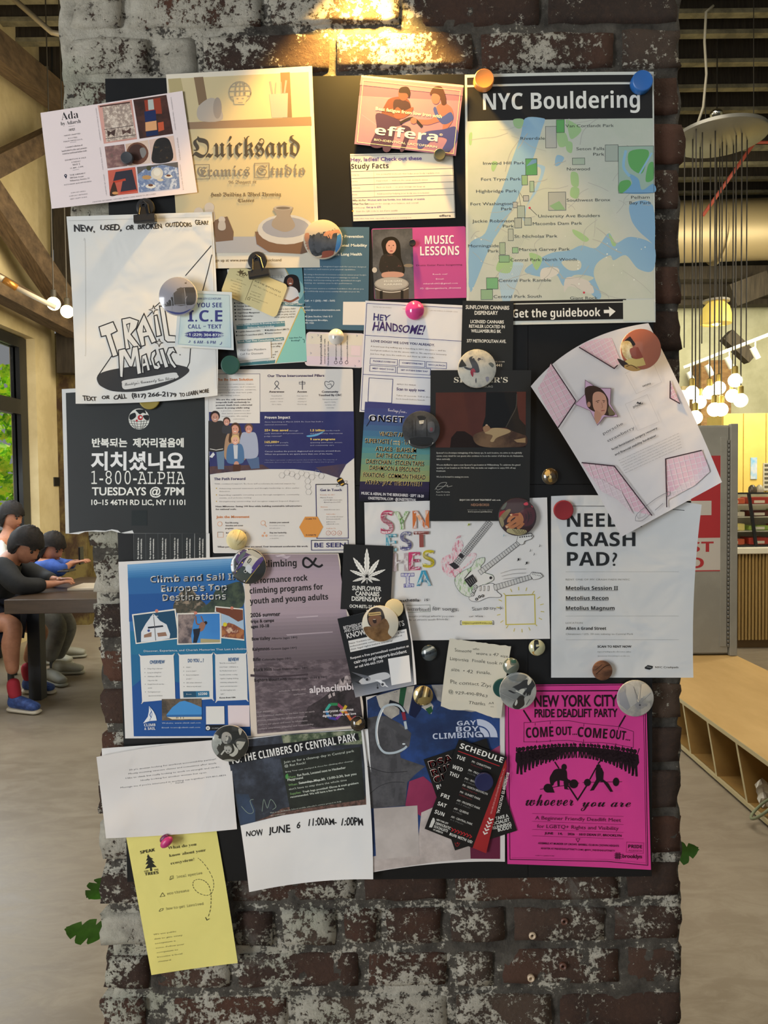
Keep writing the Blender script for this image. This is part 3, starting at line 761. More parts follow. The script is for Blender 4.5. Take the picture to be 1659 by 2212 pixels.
s.poly([(538,222),(724,194),(762,412),(574,440)],ph('photo_darkroom','2d1a16','4a2a22',40)).poly([(600,225),(690,210),(700,300),(610,300)],'8c3a28').poly([(620,222),(650,218),(656,275),(624,280)],'a7b0ac').poly([(600,288),(664,278),(668,340),(606,348)],'1f2c55').poly([(606,348),(668,338),(672,390),(608,398)],'cf9a6c').poly([(676,350),(708,344),(712,390),(680,400)],'bb5436').poly([(610,400),(676,392),(680,418),(612,428)],'1d2a4e')
s.poly([(378,484),(488,470),(506,592),(394,606)],ph('photo_patch','6a554e','9a7b70',60,c3='7d5a58')).poly([(494,470),(622,446),(636,576),(510,592)],ph('photo_stonepink','d3bcaa','c5a793',15)).disc(562,522,62,'6b4636').disc(558,516,46,'46302a').poly([(575,500),(600,490),(612,520),(590,548)],'7d7a76',smooth=True)
s.poly([(626,446),(764,422),(782,562),(642,580)],ph('photo_dustyrose','d2b5a6','c09b8c',12)).poly([(668,446),(722,434),(750,470),(756,560),(650,574),(648,500)],ph('photo_black_gold','1f1c1b','6b5230',120,c3='262220',lo=.45,hi=.75),smooth=True)
s.poly([(396,618),(550,598),(566,744),(408,760)],ph('photo_coral','c5604c','b75544',10)).poly([(440,626),(532,612),(560,730),(466,746),(480,672),(424,684)],'32303a').line([(424,684),(496,668)],12,'b8432e').line([(466,742),(556,728)],9,'b8432e').poly([(408,756),(430,680),(450,735),(448,755)],'3c2a20',smooth=True).disc(438,744,18,'c98f58',ry=8)
s.poly([(558,598),(788,570),(800,716),(572,742)],ph('photo_bluecloth','8795ad','b9c0cc',110,c3='5b6f97')).poly([(560,598),(788,570),(790,602),(700,585),(600,612),(564,640)],'5e5a58').disc(672,634,34,'cfc6b4').disc(672,628,20,'ddd6c6').disc(736,650,22,'d8d2c6',ry=10).disc(736,646,13,'6b4636',ry=6).disc(636,706,28,'d8d2c6',ry=12).disc(636,700,14,'6b4636',ry=7).disc(614,656,26,'b68d5a',ry=12).disc(626,604,14,'4a4a30').disc(690,670,18,'cbbfa6',ry=8)
s.finish()
# --- race photo card and its facts card
crop(640,130,3.75)
s=Sheet('leaflet','white study facts leaflet with a ruled table, hung under the purple runners card','leaflet',[(436,760),(1268,745),(1288,1277),(462,1305)],1,m=card('d9d3c4'),ang=1.2)
s.text('Hey, ladies! Check out these',441,820,30,'5b3a86','b',w=576).text('Study Facts',444,880,40,'26222a','B',w=304)
for y in(765,893,948,1001,1054,1105,1248):s.line([(438+(y-760)*.05,y+10),(1270+(y-760)*.04,y-17)],3 if y<1240 else 5,'45404a','border')
s.line([(1264,748),(1284,1275)],3,'45404a','border').line([(628,905),(634,1108)],2,'9a958e','border')
for i,(a,b,w)in enumerate((('Serving Size','One powerful molecule that helps your body regulate iron',516),('Low Iron','Supported \u2014 without the usual stomach issues',418),('Low Ferritin','Back on track \u2014 so your energy can keep up',394),('Anemia','Addressed by helping your body use iron better',424))):
 s.text(a,446+i*2,934+i*53,13,'77727a','',k=.93).text(b,645+i*3,928+i*53,13,'77727a','',w=w)
s.text("Who it's For:",455,1142,13,'39343c','b',w=112).text('Women with low ferritin, iron deficiency, or anemia',575,1139,13,'6a4a92','b',w=466).text('What You Get:',456,1171,13,'39343c','b',w=130).text('Support for energy, iron balance, and overall',590,1168,13,'77727a','',w=398)
s.text('well-being.',457,1200,13,'77727a','',w=100).text('Get up to $75',566,1197,13,'6a4a92','b',w=120).text('Scan the QR code to see if you qualify',486,1229,13,'77727a','',w=336).text('Daily value may vary, especially if your iron is running low',466,1288,11,'6a5a86','',w=466).text('effera',1158,1268,17,'39343c','b',w=94).poly([(458,1214),(466,1222),(458,1230),(450,1222)],'d6a33a')
s.finish()
s=Sheet('postcard','purple postcard of two women runners passing a baton, tilted over the facts leaflet','postcard',[(527,122),(1356,203),(1292,776),(470,680)],2.2,m=card('8d6578'),ang=-5.6,lift=(3,2,0,0))
s.poly([(515,200),(1348,288),(1346,200),(527,122)],'ab7480',layer=1)
s.poly([(508,290),(1340,330),(1292,770),(472,678)],mott('race_track_purple','8b6684','9c7383',6))
s.line([(530,440),(900,700)],4,'a88598').line([(510,290),(800,315)],3,'b38a92').poly([(528,122),(1356,204),(1355,220),(526,138)],'e8cfa8')
SK='7c4a42';DK='37273c'
s.poly([(760,310),(850,296),(915,330),(930,430),(860,470),(800,500),(700,490),(690,430),(725,350)],'6e3f3a',smooth=True).poly([(800,320),(910,340),(920,420),(850,450),(790,400)],'3a2430',smooth=True).poly([(650,430),(800,470),(860,520),(760,560),(700,700),(600,690),(650,560)],'40284a',smooth=True).poly([(740,560),(700,720),(760,730),(800,560)],'3c2848',smooth=True).poly([(850,530),(930,560),(880,720),(840,730),(880,600)],'3c2848',smooth=True)
s.disc(868,275,42,SK,ry=54).poly([(832,262),(846,222),(900,216),(924,256),(912,310),(895,270)],'2c1d22',smooth=True).poly([(790,420),(820,380),(870,410),(945,380),(935,420),(870,470),(800,470)],SK,smooth=True)
s.poly([(1140,370),(1200,350),(1260,390),(1270,480),(1220,560),(1180,610),(1180,500),(1060,525),(950,505),(960,480),(1080,480),(1130,440)],'96605a',smooth=True).poly([(1110,400),(1130,380),(1170,460),(1250,420),(1270,480),(1200,520),(1140,470)],'3b4a8c',smooth=True).poly([(1190,560),(1290,540),(1305,640),(1230,745),(1180,730),(1220,640),(1130,620),(1060,680),(990,720),(985,640),(1050,580)],'38407e',smooth=True)
s.disc(1130,305,36,'9c645c',ry=52).poly([(1082,280),(1110,222),(1170,212),(1200,260),(1215,350),(1180,360),(1160,290),(1120,270)],'4a2f2c',smooth=True).line([(840,510),(940,470),(1020,540)],22,'241c2a',smooth=True).disc(950,490,26,'9c645c')
s.line([(543,162),(1330,246),(1274,756),(494,663)],4,'e6cfa4','border',closed=True)
s.text('Beat fatigue from low iron with',642,403,26,'f0dcb4','b',w=540,ang=-7.0).text('effera',634,600,74,'f4e4cc','B',w=512,ang=-6.6).text('BIO-IDENTICAL LACTOFERRIN',630,651,22,'ead4bd','',w=512,ang=-6.8).text('\u00ae',1158,612,24,'ead4bd','',w=28)
s.finish()
# --- teal movement flyer
s=Sheet('leaflet','dark teal physiotherapy leaflet with white text, half under the round hips badge','leaflet',[(42,1352),(592,1352),(582,2190),(80,2180)],1,m=mat('teal_paper','3f5f73',.45),ang=0)
s.poly([(62,1400),(220,1400),(200,1612),(66,1606)],mott('photo_legs','4a3438','6d4a44',50))
for t,x,y,w in(('Injury Prevention',300,1438,244),('Functional Mobility',262,1510,312),('Life Long Health',302,1582,229)):s.text(t,x,y,22,'d5d9d2','b',w=w)
s.para(['Offering a unique, integrated approach for services designed','to reinforce and restore your physical capabilities.'],64,1674,23,13,'b9c2c4','',w=500,ang=-.6)
s.para(["By using a functional movement screen to assess your body's",'mechanics, implementing targeted massage to unlock','mobility, and incorporating specific, specialized strength',"training, we optimize your body's performance."],64,1740,23,13,'b9c2c4','',w=502,ang=-.6)
s.para(['This process ensures a resilient foundation that allows you','to confidently enjoy every activity throughout your life'],64,1853,23,13,'b9c2c4','',w=482,ang=-.6)
s.text('Call : + 1 (203) - 985 - 5692',66,1955,14,'d0d6d4','b',w=248).text('Email :',66,2002,12,'d0d6d4','',w=56).text('peter@tension-intervention.com',68,2030,14,'d0d6d4','b',w=288).text('42 Java Studios, Unit G 3',70,2082,13,'d0d6d4','b',w=222).text('Greenpoint Brooklyn,',72,2112,13,'d0d6d4','b',w=184).text('NY, 11222',74,2134,13,'d0d6d4','b',w=68)
s.poly([(380,1957),(576,1957),(574,2146),(376,2144)],'d4cfc8')
s.finish()
# --- music lessons card
s=Sheet('postcard','music lessons card, drummer photo on the left and bright pink panel on the right','postcard',[(610,1365),(1370,1345),(1385,1925),(633,1940)],1,m=card('b34a86'),ang=1.0,rnd=14)
s.poly([(614,1372),(940,1360),(957,1932),(636,1938),(620,1700)],mott('grey_backdrop','3a3d42','55565a',30))
s.poly([(690,1480),(720,1440),(790,1432),(838,1480),(850,1600),(880,1700),(850,1750),(800,1640),(720,1600),(700,1540)],'15120f',smooth=True).disc(768,1510,42,'c09080',ry=58).disc(752,1502,5,'2a1d1a',ry=4).disc(786,1500,5,'2a1d1a',ry=4).poly([(766,1512),(774,1512),(772,1528),(764,1528)],'a97868').disc(770,1546,13,'8f3440',ry=4).poly([(722,1500),(728,1458),(770,1440),(812,1460),(822,1520),(800,1466),(750,1462)],'15120f',smooth=True)
s.poly([(690,1590),(740,1566),(800,1580),(850,1640),(860,1720),(780,1740),(700,1730),(670,1680)],mott('print_blouse','1d1917','7a4a44',200,c3='201b19',lo=.5,hi=.7),smooth=True).poly([(700,1722),(790,1712),(865,1725),(860,1752),(780,1762),(700,1758)],'b48a7a',smooth=True)
s.disc(910,1664,40,'7b6f60',ry=14).disc(634,1700,20,'b6b0a8',ry=22)
s.poly([(640,1800),(910,1790),(912,1934),(650,1938)],'4c443c').disc(772,1812,140,'8e8a84',ry=56).disc(772,1808,130,'a5a19a',ry=48).line([(640,1850),(700,1872),(772,1880),(850,1870),(910,1845)],8,'b9b4ac',smooth=True).poly([(676,1868),(700,1868),(700,1934),(676,1934)],'1c1a18').poly([(846,1866),(868,1864),(868,1934),(846,1934)],'1c1a18')
s.text('MORGAN',712,1796,15,'e4ddd4','',w=142).text('KARABEL',712,1822,15,'e4ddd4','',w=150)
s.text('MUSIC',1042,1490,68,'e8dde2','B',w=236).text('LESSONS',1004,1582,72,'e8dde2','B',w=316).text('Drums Guitar Piano Songwriting',972,1668,16,'2a1724','',w=372)
s.text('Reach out!',1106,1740,15,'e3c6d6','',w=118).text('Email:',1132,1778,15,'e3c6d6','',w=66).text('mkarabel62@gmail.com',1030,1816,15,'e3c6d6','',w=278).text('IG: @morganlaura_drumzzz',1004,1855,16,'e3c6d6','',w=330)
s.finish()
# --- map poster
crop(1000,130,3.7488)
s=Sheet('poster','big city park map poster with black title band at the upper right','poster',[(15,118),(1545,93),(1560,2122),(30,2150)],1,'c4c8c2',ang=.9,lift=(0,5,2,0),bow=(0,0),bulge=[(0,-6),None,None,None])
s.cover('1f2022',.012,.012,.992,.041,L=2).cover('1f2022',.012,.050,.992,.186,L=2)
s.text('NYC Bouldering',164,402,132,'d6d8d4','B',w=1270,ang=.9)
LAND=mott('map_land','a9b3a8','b2b8b0',8);WAT='7ea3bf';GRN='8fb183';RD='9da19d';DG='5a9a5c'
s.cover(LAND,.012,.186,.994,.905,L=3)
MPL=[4.0]
def mp(pts,m,smooth=True):MPL[0]+=.03;return s.poly(pts,m,smooth=smooth,layer=MPL[0])
mp([(505,470),(650,470),(660,500),(640,560),(560,820),(470,1050),(380,1240),(270,1420),(170,1560),(60,1720),(50,1840),(100,1780),(50,1500),(180,1400),(240,1200),(310,1060),(400,800),(470,600)],WAT)
mp([(1360,1160),(1540,1180),(1545,1640),(1500,1600),(1540,1500),(1420,1380),(1360,1280)],WAT)
mp([(60,1500),(250,1420),(180,1600),(90,1830),(55,1850)],WAT)
mp([(1545,1500),(1540,1700),(1420,1690),(1320,1580),(1220,1620),(1190,1580),(1090,1640),(1060,1740),(1120,1900),(1080,1930),(990,1820),(1060,1760),(900,1740),(820,1830),(760,1740),(700,1760),(560,1740),(500,1700),(600,1620),(720,1560),(860,1540),(960,1500),(1080,1520),(1180,1400),(1240,1480),(1360,1430)],WAT)
mp([(440,820),(640,850),(660,900),(600,1060),(520,1180),(500,1300),(490,1240),(600,1000),(630,880),(540,850)],'8fb0c8')
mp([(300,1680),(480,1640),(460,1740),(380,1950),(320,1950)],'9cb6c6');mp([(760,770),(820,790),(780,850),(745,850)],WAT)
mp([(800,1630),(940,1620),(950,1690),(860,1700)],'b0b6ac');mp([(640,1690),(760,1680),(770,1730),(640,1780)],'bdbdb8')
mp([(840,1760),(1000,1780),(1060,1860),(1030,1890),(870,1830),(820,1880)],'b9b8b4');s.line([(830,1700),(1000,1800)],14,'b9b8b4').line([(1000,1630),(900,1800)],18,'b9b8b4')
for q in([(760,590),(830,590),(850,680),(780,700)],[(840,480),(960,560),(880,640),(850,560)],[(835,660),(885,670),(880,750),(840,730)],[(875,910),(930,920),(935,1020),(880,1010)],[(880,1030),(940,1040),(930,1120),(870,1100)],[(410,480),(490,480),(470,550),(420,540)],[(890,1370),(960,1400),(1020,1450),(980,1470),(900,1410)],[(1180,1400),(1240,1490),(1210,1500)],[(1260,1000),(1330,960),(1370,990),(1320,1070),(1262,1072)],[(540,1560),(640,1600),(600,1700),(560,1640)],[(50,600),(75,590),(70,680),(50,680)],[(240,820),(280,830),(250,900),(230,880)],[(310,1600),(400,1600),(380,1720),(270,1700)],[(1290,2030),(1440,2070),(1400,2110),(1310,2090)]):mp(q,GRN)
for q,m in(([(756,483),(821,480),(822,585),(757,587)],DG),([(668,537),(756,535),(758,709),(670,711)],'9fa5a2'),([(1152,686),(1257,685),(1258,818),(1153,819)],'97a39b'),([(886,793),(986,791),(988,844),(887,846)],'98aa9a'),([(507,798),(599,797),(601,929),(508,931)],'4d8a5e'),([(475,932),(522,931),(524,1009),(477,1011)],'7fa07c'),([(540,980),(575,979),(577,1066),(541,1067)],'8ba592'),([(488,1097),(532,1096),(533,1140),(489,1141)],'9a9fa0'),([(404,1149),(439,1148),(440,1193),(405,1194)],'9a9fa0'),([(440,1180),(500,1179),(502,1275),(441,1276)],'8f9f9a'),([(418,1278),(474,1277),(475,1357),(419,1358)],'949e98'),([(498,1277),(553,1276),(554,1336),(499,1337)],'93a09a'),([(366,1367),(407,1366),(409,1460),(367,1461)],'97a29c'),([(296,1477),(342,1476),(344,1573),(297,1574)],'8da18f'),([(399,1517),(447,1516),(448,1561),(400,1562)],'82a688'),([(292,1581),(375,1580),(376,1635),(293,1636)],'7aa080'),([(190,1762),(283,1761),(284,1852),(191,1853)],'6da077'),([(145,1857),(240,1856),(241,1938),(146,1939)],'83a283'),([(692,1069),(832,1067),(834,1215),(693,1216)],'979e9b'),([(1258,698),(1543,694),(1546,1074),(1260,1077)],'8ea79d')):
 s.poly(q,m,layer=6).line(q,3,'3a3f41','drawing',closed=True,layer=9)
s.poly([(1350,740),(1500,730),(1480,850),(1440,920),(1350,860)],DG,smooth=True,layer=6.5).poly([(1500,850),(1542,830),(1543,960),(1480,980)],DG,smooth=True,layer=6.6).poly([(1340,920),(1420,960),(1450,1050),(1540,1000),(1545,1074),(1290,1074),(1370,1000)],'6b97ba',smooth=True,layer=6.8).line([(1320,730),(1300,860),(1350,940)],22,'7fa9c4',smooth=True,layer=7).line([(1530,750),(1460,870),(1430,920)],14,'7fa9c4',smooth=True,layer=7.1).poly([(1270,990),(1340,970),(1360,1010),(1300,1070),(1265,1070)],DG,smooth=True,layer=7.2)
s.poly([(700,1180),(780,1140),(830,1210),(745,1214)],'7a9f7c',layer=7).poly([(512,860),(560,805),(595,800),(596,830)],'5f86ad',layer=7)
rr=random.Random(5)
for k in range(46):
 x=rr.uniform(60,1500);y=rr.uniform(500,1900);a=rr.choice([1.1,1.0,.9,-.4,.2,-.6,1.25]);l=rr.uniform(80,330)
 q=[(x+math.cos(a+rr.uniform(-.25,.25))*l*t,y-math.sin(a)*l*t+rr.uniform(-12,12))for t in(0,.33,.66,1)]
 q=[(min(1525,max(50,p[0])),min(1930,max(480,p[1])))for p in q];s.line(q,rr.choice([3,4,6]),RD,'picture',smooth=True,layer=5.2+k*.01)
for k in range(26):
 x=300+k%13*14;y=1500+(k//13)*240;s.line([(x-60,y+120),(x+40,y-80)],2,RD,'picture',layer=5.15)
for t,x,y,w,al in(('Van Cortlandt Park',830,544,392,'l'),('Riverdale',664,643,198,'r'),('Seton Falls',1145,727,226,'r'),('Park',1145,772,90,'r'),('Norwood',842,893,186,'l'),('Inwood Hill Park',501,842,338,'r'),('Fort Tryon Park',469,972,322,'r'),('Highbridge Park',437,1069,330,'r'),('Fort Washington',399,1172,338,'r'),('Park',399,1214,90,'r'),('Jackie Robinson',413,1311,338,'r'),('Park',413,1354,90,'r'),('Macombs Dam Park',565,1335,400,'l'),('St. Nicholas Park',417,1438,348,'l'),('Morningside',290,1513,248,'r'),('Park',290,1556,88,'r'),('Marcus Garvey Park',457,1545,408,'l'),('Central Park North Woods',384,1629,538,'l'),('Central Park Ramble',289,1796,425,'l'),('Central Park South',248,1926,388,'l'),('Giant Rock',868,1938,222,'l'),('University Ave Boulders',609,1274,500,'l'),('Southwest Bronx',840,1145,354,'l'),('Pelham',1362,1122,150,'l'),('Bay Park',1348,1167,178,'l')):
 s.text(t,x,y,30,'34393a','',w=w,al=al,ang=.6)
s.line([(449,1055),(540,1020)],3,'3a3f41').line([(449,1055),(488,1118)],3,'3a3f41').line([(449,1055),(468,1178)],3,'3a3f41').line([(540,1197),(600,1255)],4,'3a3f41').disc(540,1196,9,'b83a4c').disc(980,1882,9,'b83a4c')
for k in range(60):
 x=rr.uniform(60,1500);y=rr.uniform(1380,1880);s.disc(x,y,rr.uniform(3,8),'c8cec8',layer=5.1,n=7)if k%2 else None
s.cover('1b1c1e',.012,.905,.845,.985,L=8).cover('c4c8c2',.02,.915,.845,.919,L=10)
s.poly([(1296,1942),(1545,1938),(1556,2110),(1298,2116)],'b4bcb4',layer=11)
s.text('Get the guidebook',402,2085,66,'d6d8d4','B',w=712,ang=1.0).poly([(1140,2022),(1186,2021),(1180,1995),(1236,2034),(1186,2078),(1184,2048),(1142,2049)],'d6d8d4')
s.finish()
# --- handwritten gear sheet (drawn outline letters)
crop(130,440,4.2538)
BK='26262a'
s=Sheet('flyer','hand-drawn black and white flyer with outlined letters above a black oval','flyer',[(57,118),(1395,75),(1446,1762),(142,1838)],3.2,'cfd0ce',bulge=[None,(22,0),(30,22),(16,0)],lift=(4,1,7,5),wave=3.0,ang=1.0,crumple=.5)
s.text('NEW,',124,262,58,BK,'H',w=196,ang=1.5).text('USED,',372,246,52,BK,'H',w=186,ang=1).text('OR',604,236,42,BK,'H',w=70,ang=2).text('BROKEN',716,236,46,BK,'H',w=218,ang=4).text('OUTDOORS',970,218,42,BK,'H',w=238,ang=3).text('GEAR?',1238,196,40,BK,'H',w=126,ang=4)
s.text('TEXT',205,1812,42,BK,'H',w=130,ang=2).text('OR',385,1800,36,BK,'H',w=70,ang=3).text('CALL',490,1796,40,BK,'H',w=118,ang=3).text('(817)',655,1780,38,BK,'H',w=134,ang=2).text('266-2179',808,1776,40,BK,'H',w=262,ang=1).text('TO LEARN',1098,1772,36,BK,'H',w=168,ang=5).text('MORE',1282,1744,34,BK,'H',w=84,ang=7)
s.poly([(340,1588),(400,1545),(560,1510),(800,1485),(1000,1470),(1120,1490),(1172,1508),(1182,1545),(1100,1610),(960,1672),(800,1715),(640,1730),(480,1722),(380,1680),(345,1640)],'333436',smooth=True)
s.line([(345,1585),(476,1396)],9,BK).line([(1198,1330),(1188,1460),(1165,1510)],9,BK).line([(1388,386),(1290,500),(1150,662)],8,BK,smooth=True).line([(1394,468),(1360,610),(1308,808)],8,BK,smooth=True).line([(918,906),(868,950)],8,BK).line([(846,992),(800,1040)],8,BK)
def letter(pts,hole=None,sm=False):
 s.poly(pts,'cfd0ce',smooth=sm).line(pts,10,BK,closed=True,smooth=sm)
 if hole:s.line(hole,9,BK,closed=True,smooth=sm)
letter([(356,1132),(486,1084),(524,1170),(468,1198),(530,1392),(482,1408),(420,1212),(378,1222)])
letter([(566,1060),(640,1046),(720,1075),(700,1140),(650,1200),(745,1325),(700,1345),(620,1250),(640,1330),(600,1340)],[(610,1110),(640,1100),(628,1180)])
letter([(700,1160),(770,1010),(885,1265),(840,1285),(810,1215),(770,1225),(780,1300),(745,1312)],[(765,1120),(790,1175),(762,1180)])
letter([(862,1030),(890,1022),(930,1210),(885,1222)]);letter([(912,940),(958,946),(1000,1210),(1060,1215),(1062,1272),(985,1272),(960,1250)])
letter([(535,1345),(596,1330),(650,1425),(664,1318),(712,1310),(748,1560),(708,1572),(690,1405),(664,1500),(636,1498),(586,1405),(576,1600),(548,1592)])
letter([(750,1400),(790,1380),(830,1530),(800,1540),(790,1490),(765,1500),(770,1560),(750,1556)],[(768,1425),(778,1460),(765,1465)])
letter([(880,1380),(872,1345),(838,1370),(830,1430),(862,1520),(900,1525),(925,1500),(905,1450),(880,1470),(895,1490),(870,1480),(858,1420)],sm=False)
letter([(908,1340),(945,1330),(998,1500),(960,1512)]);letter([(1065,1370),(1040,1320),(995,1325),(975,1380),(1010,1470),(1050,1515),(1072,1500),(1030,1440),(1010,1390),(1035,1360)])
for x,y,r in((856,975,40),(908,1278,34)):s.poly([(x,y-r),(x+9,y-9),(x+r,y),(x+9,y+9),(x,y+r),(x-9,y+9),(x-r,y),(x-9,y-9)],'cfd0ce').line([(x,y-r),(x+9,y-9),(x+r,y),(x+9,y+9),(x,y+r),(x-9,y+9),(x-r,y),(x-9,y-9)],7,BK,closed=True)
s.poly([(590,1622),(820,1588),(1040,1552),(1078,1572),(1070,1604),(860,1660),(640,1702),(580,1700),(568,1655)],'c6c7c6',smooth=True).text("Brooklyn's Community Gear Library",592,1674,26,BK,'C',w=470,ang=7.6)
s.disc(1100,1388,5,BK).line([(214,340),(228,400),(232,1300),(225,1390)],2,'9b9c9c',smooth=True).line([(75,156),(1380,122)],3,'a5a6a6',smooth=False).line([(1390,160),(1440,1700)],3,'b0b1b1')
s.finish()
# --- black korean flyer with tear-off strips
crop(120,820,4.6083)
def tear(Q,u,v):
 k=(v>.999)&(u>.02);Q=Q.copy()
 jag=np.interp(u,[0,.1,.13,.2,.26,.3,.34,.38,.44,.5,1],[0,8,-16,-22,-10,-32,-26,0,0,0,0])/4.6
 Q[:,1]+=np.where(k,jag,0);return Q
s=Sheet('flyer','black flyer with white Korean lettering and tear-off strips on its torn lower edge','flyer',[(62,95),(1524,20),(1524,1530),(100,1532)],1.1,'c9cac9',ang=0,cut=tear,bulge=[None,(-4,0),None,None],lift=(3,0,0,0),crumple=.15)
DKP=mott('black_print','1b2123','171a1b',2,rough=.5)
s.poly([(102,132),(1484,60),(1496,1530),(780,1530),(765,1500),(650,1526),(620,1500),(560,1490),(500,1505),(400,1500),(270,1510),(135,1530)],DKP)
for k in range(6):
 x0=776+k*121 if k<5 else 1383;x1=x0+(121 if k<5 else 150)
 t=MB();last=k==5;lw=1.05 if not last else 1.6
 a=[(x0,1531),(x1,1531),(x1+4,1950 if last else 1800),(x0+(4 if not last else-2),1950 if last else 1800)]
 A=[cv(p)for p in a];Y1=YB-LV*lw;f=[Vector(pw(np.array([p[0]]),np.array([p[1]]),Y1)[0])for p in A];b_=[v+Vector((0,.0003,0))for v in f]
 mesh('tear_off_strip',f+b_,[(0,3,2,1),(4,5,6,7),(0,1,5,4),(1,2,6,5),(2,3,7,6),(3,0,4,7)],DKP if not last else paper('c9cac9',.15),s.root)
 c=Surf(s.root);c.base=LV*lw;c.root=s.root;cx=x0+52
 if last:c.poly([(x0+2,1531),(1497,1531),(1500,1912),(x0+2,1914)],DKP,part='strip_print');cx+=5
 else:c.line([(x0,1534),(x0+3,1797)],3,'55595a','strip_print')
 c.text('An open invitation to',cx,1790,17,'d2d2ce','b',w=216,ang=89.5,part='strip_print').text('open conversations.',cx+30,1790,17,'d2d2ce','b',w=208,ang=89.5,part='strip_print')
 o=c.finish()
s.text('반복되는',362,664,90,'dadad4','K',w=352).text('제자리걸음에',768,664,92,'dadad4','K',w=508).text('지치셨나요',352,884,186,'e2e2dc','K',w=930)
s.text('1-800-ALPHA',356,1040,122,'dcdcd6','M',w=934).text('TUESDAYS @ 7PM',362,1150,78,'dcdcd6','b',w=916).text('10\u201315 46TH RD LIC, NY 11101',356,1247,52,'dcdcd6','b',w=936)
s.disc(831,392,104,'cfcfc8',n=36).poly([(740,350),(790,330),(800,370),(760,400),(735,390)],'1a1e20',smooth=True).poly([(800,300),(880,300),(900,340),(870,330),(840,345),(815,325)],'1a1e20',smooth=True).poly([(870,360),(925,355),(930,400),(895,400)],'1a1e20',smooth=True)
for y,w in((415,102),(440,92),(464,74),(484,44)):s.line([(831-w,y-6),(831,y+3),(831+w,y-6)],4,'1a1e20',smooth=True)
for x in(-78,-50,-22,22,50,78):s.line([(831+x,404),(831+x*.85,448),(831+x*.42,490)],4,'1a1e20',smooth=True)
s.disc(843,378,26,'b03038').disc(808,408,11,'b03038').disc(848,376,11,'cfcfc8')
s.poly([(757,1300),(912,1300),(912,1453),(757,1453)],'202729')
s.finish()
# --- eye: survivors' nonprofit leaflet
crop(440,780,4.879)
NV='2a2a5e';OR='c07a4a';GY='85858a'
s=Sheet('leaflet','white and navy health charity leaflet with a family photo and an orange hexagon','leaflet',[(20,88),(1572,82),(1600,2020),(100,2025)],1,m=card('cdcac6'),ang=.4,rnd=18)
s.poly([(55,536),(1582,530),(1588,1020),(1500,1090),(1440,1200),(1430,1235),(1300,1190),(1150,1158),(950,1138),(700,1138),(400,1155),(150,1182),(62,1196)],mott('navy_print','20235a','2c3163',5),layer=2)
s.poly([(62,1110),(620,1090),(700,1138),(400,1155),(62,1192)],mott('rust_print','3a2c3a','5a3d38',30),layer=3).poly([(1180,1120),(1500,1080),(1440,1200),(1430,1235),(1250,1175)],mott('rust_print2','35304f','4d3a44',20),layer=3)
s.poly([(92,138),(590,136),(592,655),(96,655)],'d2cfca',layer=5).line([(92,138),(590,136),(592,655)],8,NV,'border')
s.text('The Be Seen Solution',130,208,26,OR,'b',w=388)
s.para(['Be Seen raises awareness, makes','screening accessible, and connects','a community of patients, survivors,','caregivers, family that turn pain','into life-saving action.'],118,250,29.5,15,GY,'',w=436)
s.para(['We are the only survivor-led','nonprofit built exclusively to','prevent death from colorectal','cancer in young adults using'],128,413,29.5,16,'45454e','b',w=380)
for t,x,y,w in(('a proven, scalable model',182,529,302),('that turns awareness into',188,558,312),('measurable, life-saving',190,587,278),('outcomes.',308,616,130)):s.text(t,x,y,15,GY,'',w=w)
s.text('Our Three Interconnected Pillars',672,168,26,NV,'b',w=598)
s.line([(745,298),(790,240),(770,210),(750,240),(800,296)],7,'3c3c48',smooth=True).line([(1040,208),(1040,300)],9,'3c3c48').frame(1006,222,1068,242,5,'3c3c48','drawing').line([(1322,292),(1278,250),(1282,215),(1320,222),(1330,212),(1366,216),(1368,250)],6,'3c3c48',closed=True,smooth=True).line([(1300,250),(1340,240),(1350,270)],5,'3c3c48')
for t,x,y,w in(('Awareness',768,332,160),('Access',1035,332,102),('Community',1331,332,176),('Touched By CRC',1332,368,246)):s.text(t,x,y,20,'3a3a48','b',w=w,al='c')
for x,y,ls in((768,372,('Storytelling that','sparks curiosity and','concern \u2014 without','fear or stigma.')),(1036,372,('Clear, supported','pathways to','screening and','follow-through.')),(1332,408,('Represents exponential','impact in a family,','workplace, and','community.'))):
 for i,t in enumerate(ls):s.text(t,x,y+i*29.5,15,GY,'',al='c',k=1.0)
# family
def person_print(x,y,r,hair,skin,top,tw,th,legs=None,lt=0):
 s.poly([(x-tw*.45,y+r*1.1),(x,y+r*.9),(x+tw*.45,y+r*1.1),(x+tw*.62,y+th*.6),(x+tw*.5,y+th),(x-tw*.5,y+th),(x-tw*.62,y+th*.6)],top,smooth=True)
 s.disc(x,y-r*.25,r*1.08,hair,ry=r*1.15).disc(x+lt,y+r*.12,r*.82,skin,ry=r).disc(x+lt-r*.3,y,r*.09,'2a1d18').disc(x+lt+r*.3,y,r*.09,'2a1d18').disc(x+lt,y+r*.55,r*.3,'d8c8c0',ry=r*.1)
s.poly([(130,920),(218,930),(215,1140),(150,1140)],'5f7790').poly([(440,1010),(580,1010),(590,1130),(500,1136)],'4d6285')
person_print(120,590,48,'2d2220','b98a78','33302f',200,350);s.line([(66,925),(130,938),(205,925)],7,'cfcac2').poly([(60,1010),(100,960),(118,985),(90,1020)],'cfcfcf')
person_print(335,715,48,'4a3326','c48f7c','a08268',190,330,lt=-4)
s.poly([(290,690),(300,760),(285,860),(262,830)],'4a3326',smooth=True).poly([(385,690),(400,760),(395,850),(372,800)],'4a3326',smooth=True)
person_print(242,640,36,'4a3428','c49080','3a3a3f',80,120);person_print(475,715,42,'5d463a','c08b7c','9ba3b8',160,300)
person_print(333,835,42,'c9ab78','cf9f8c','4a6c93',150,240);s.poly([(312,885),(360,885),(356,1030),(322,1030)],'b9bec6')
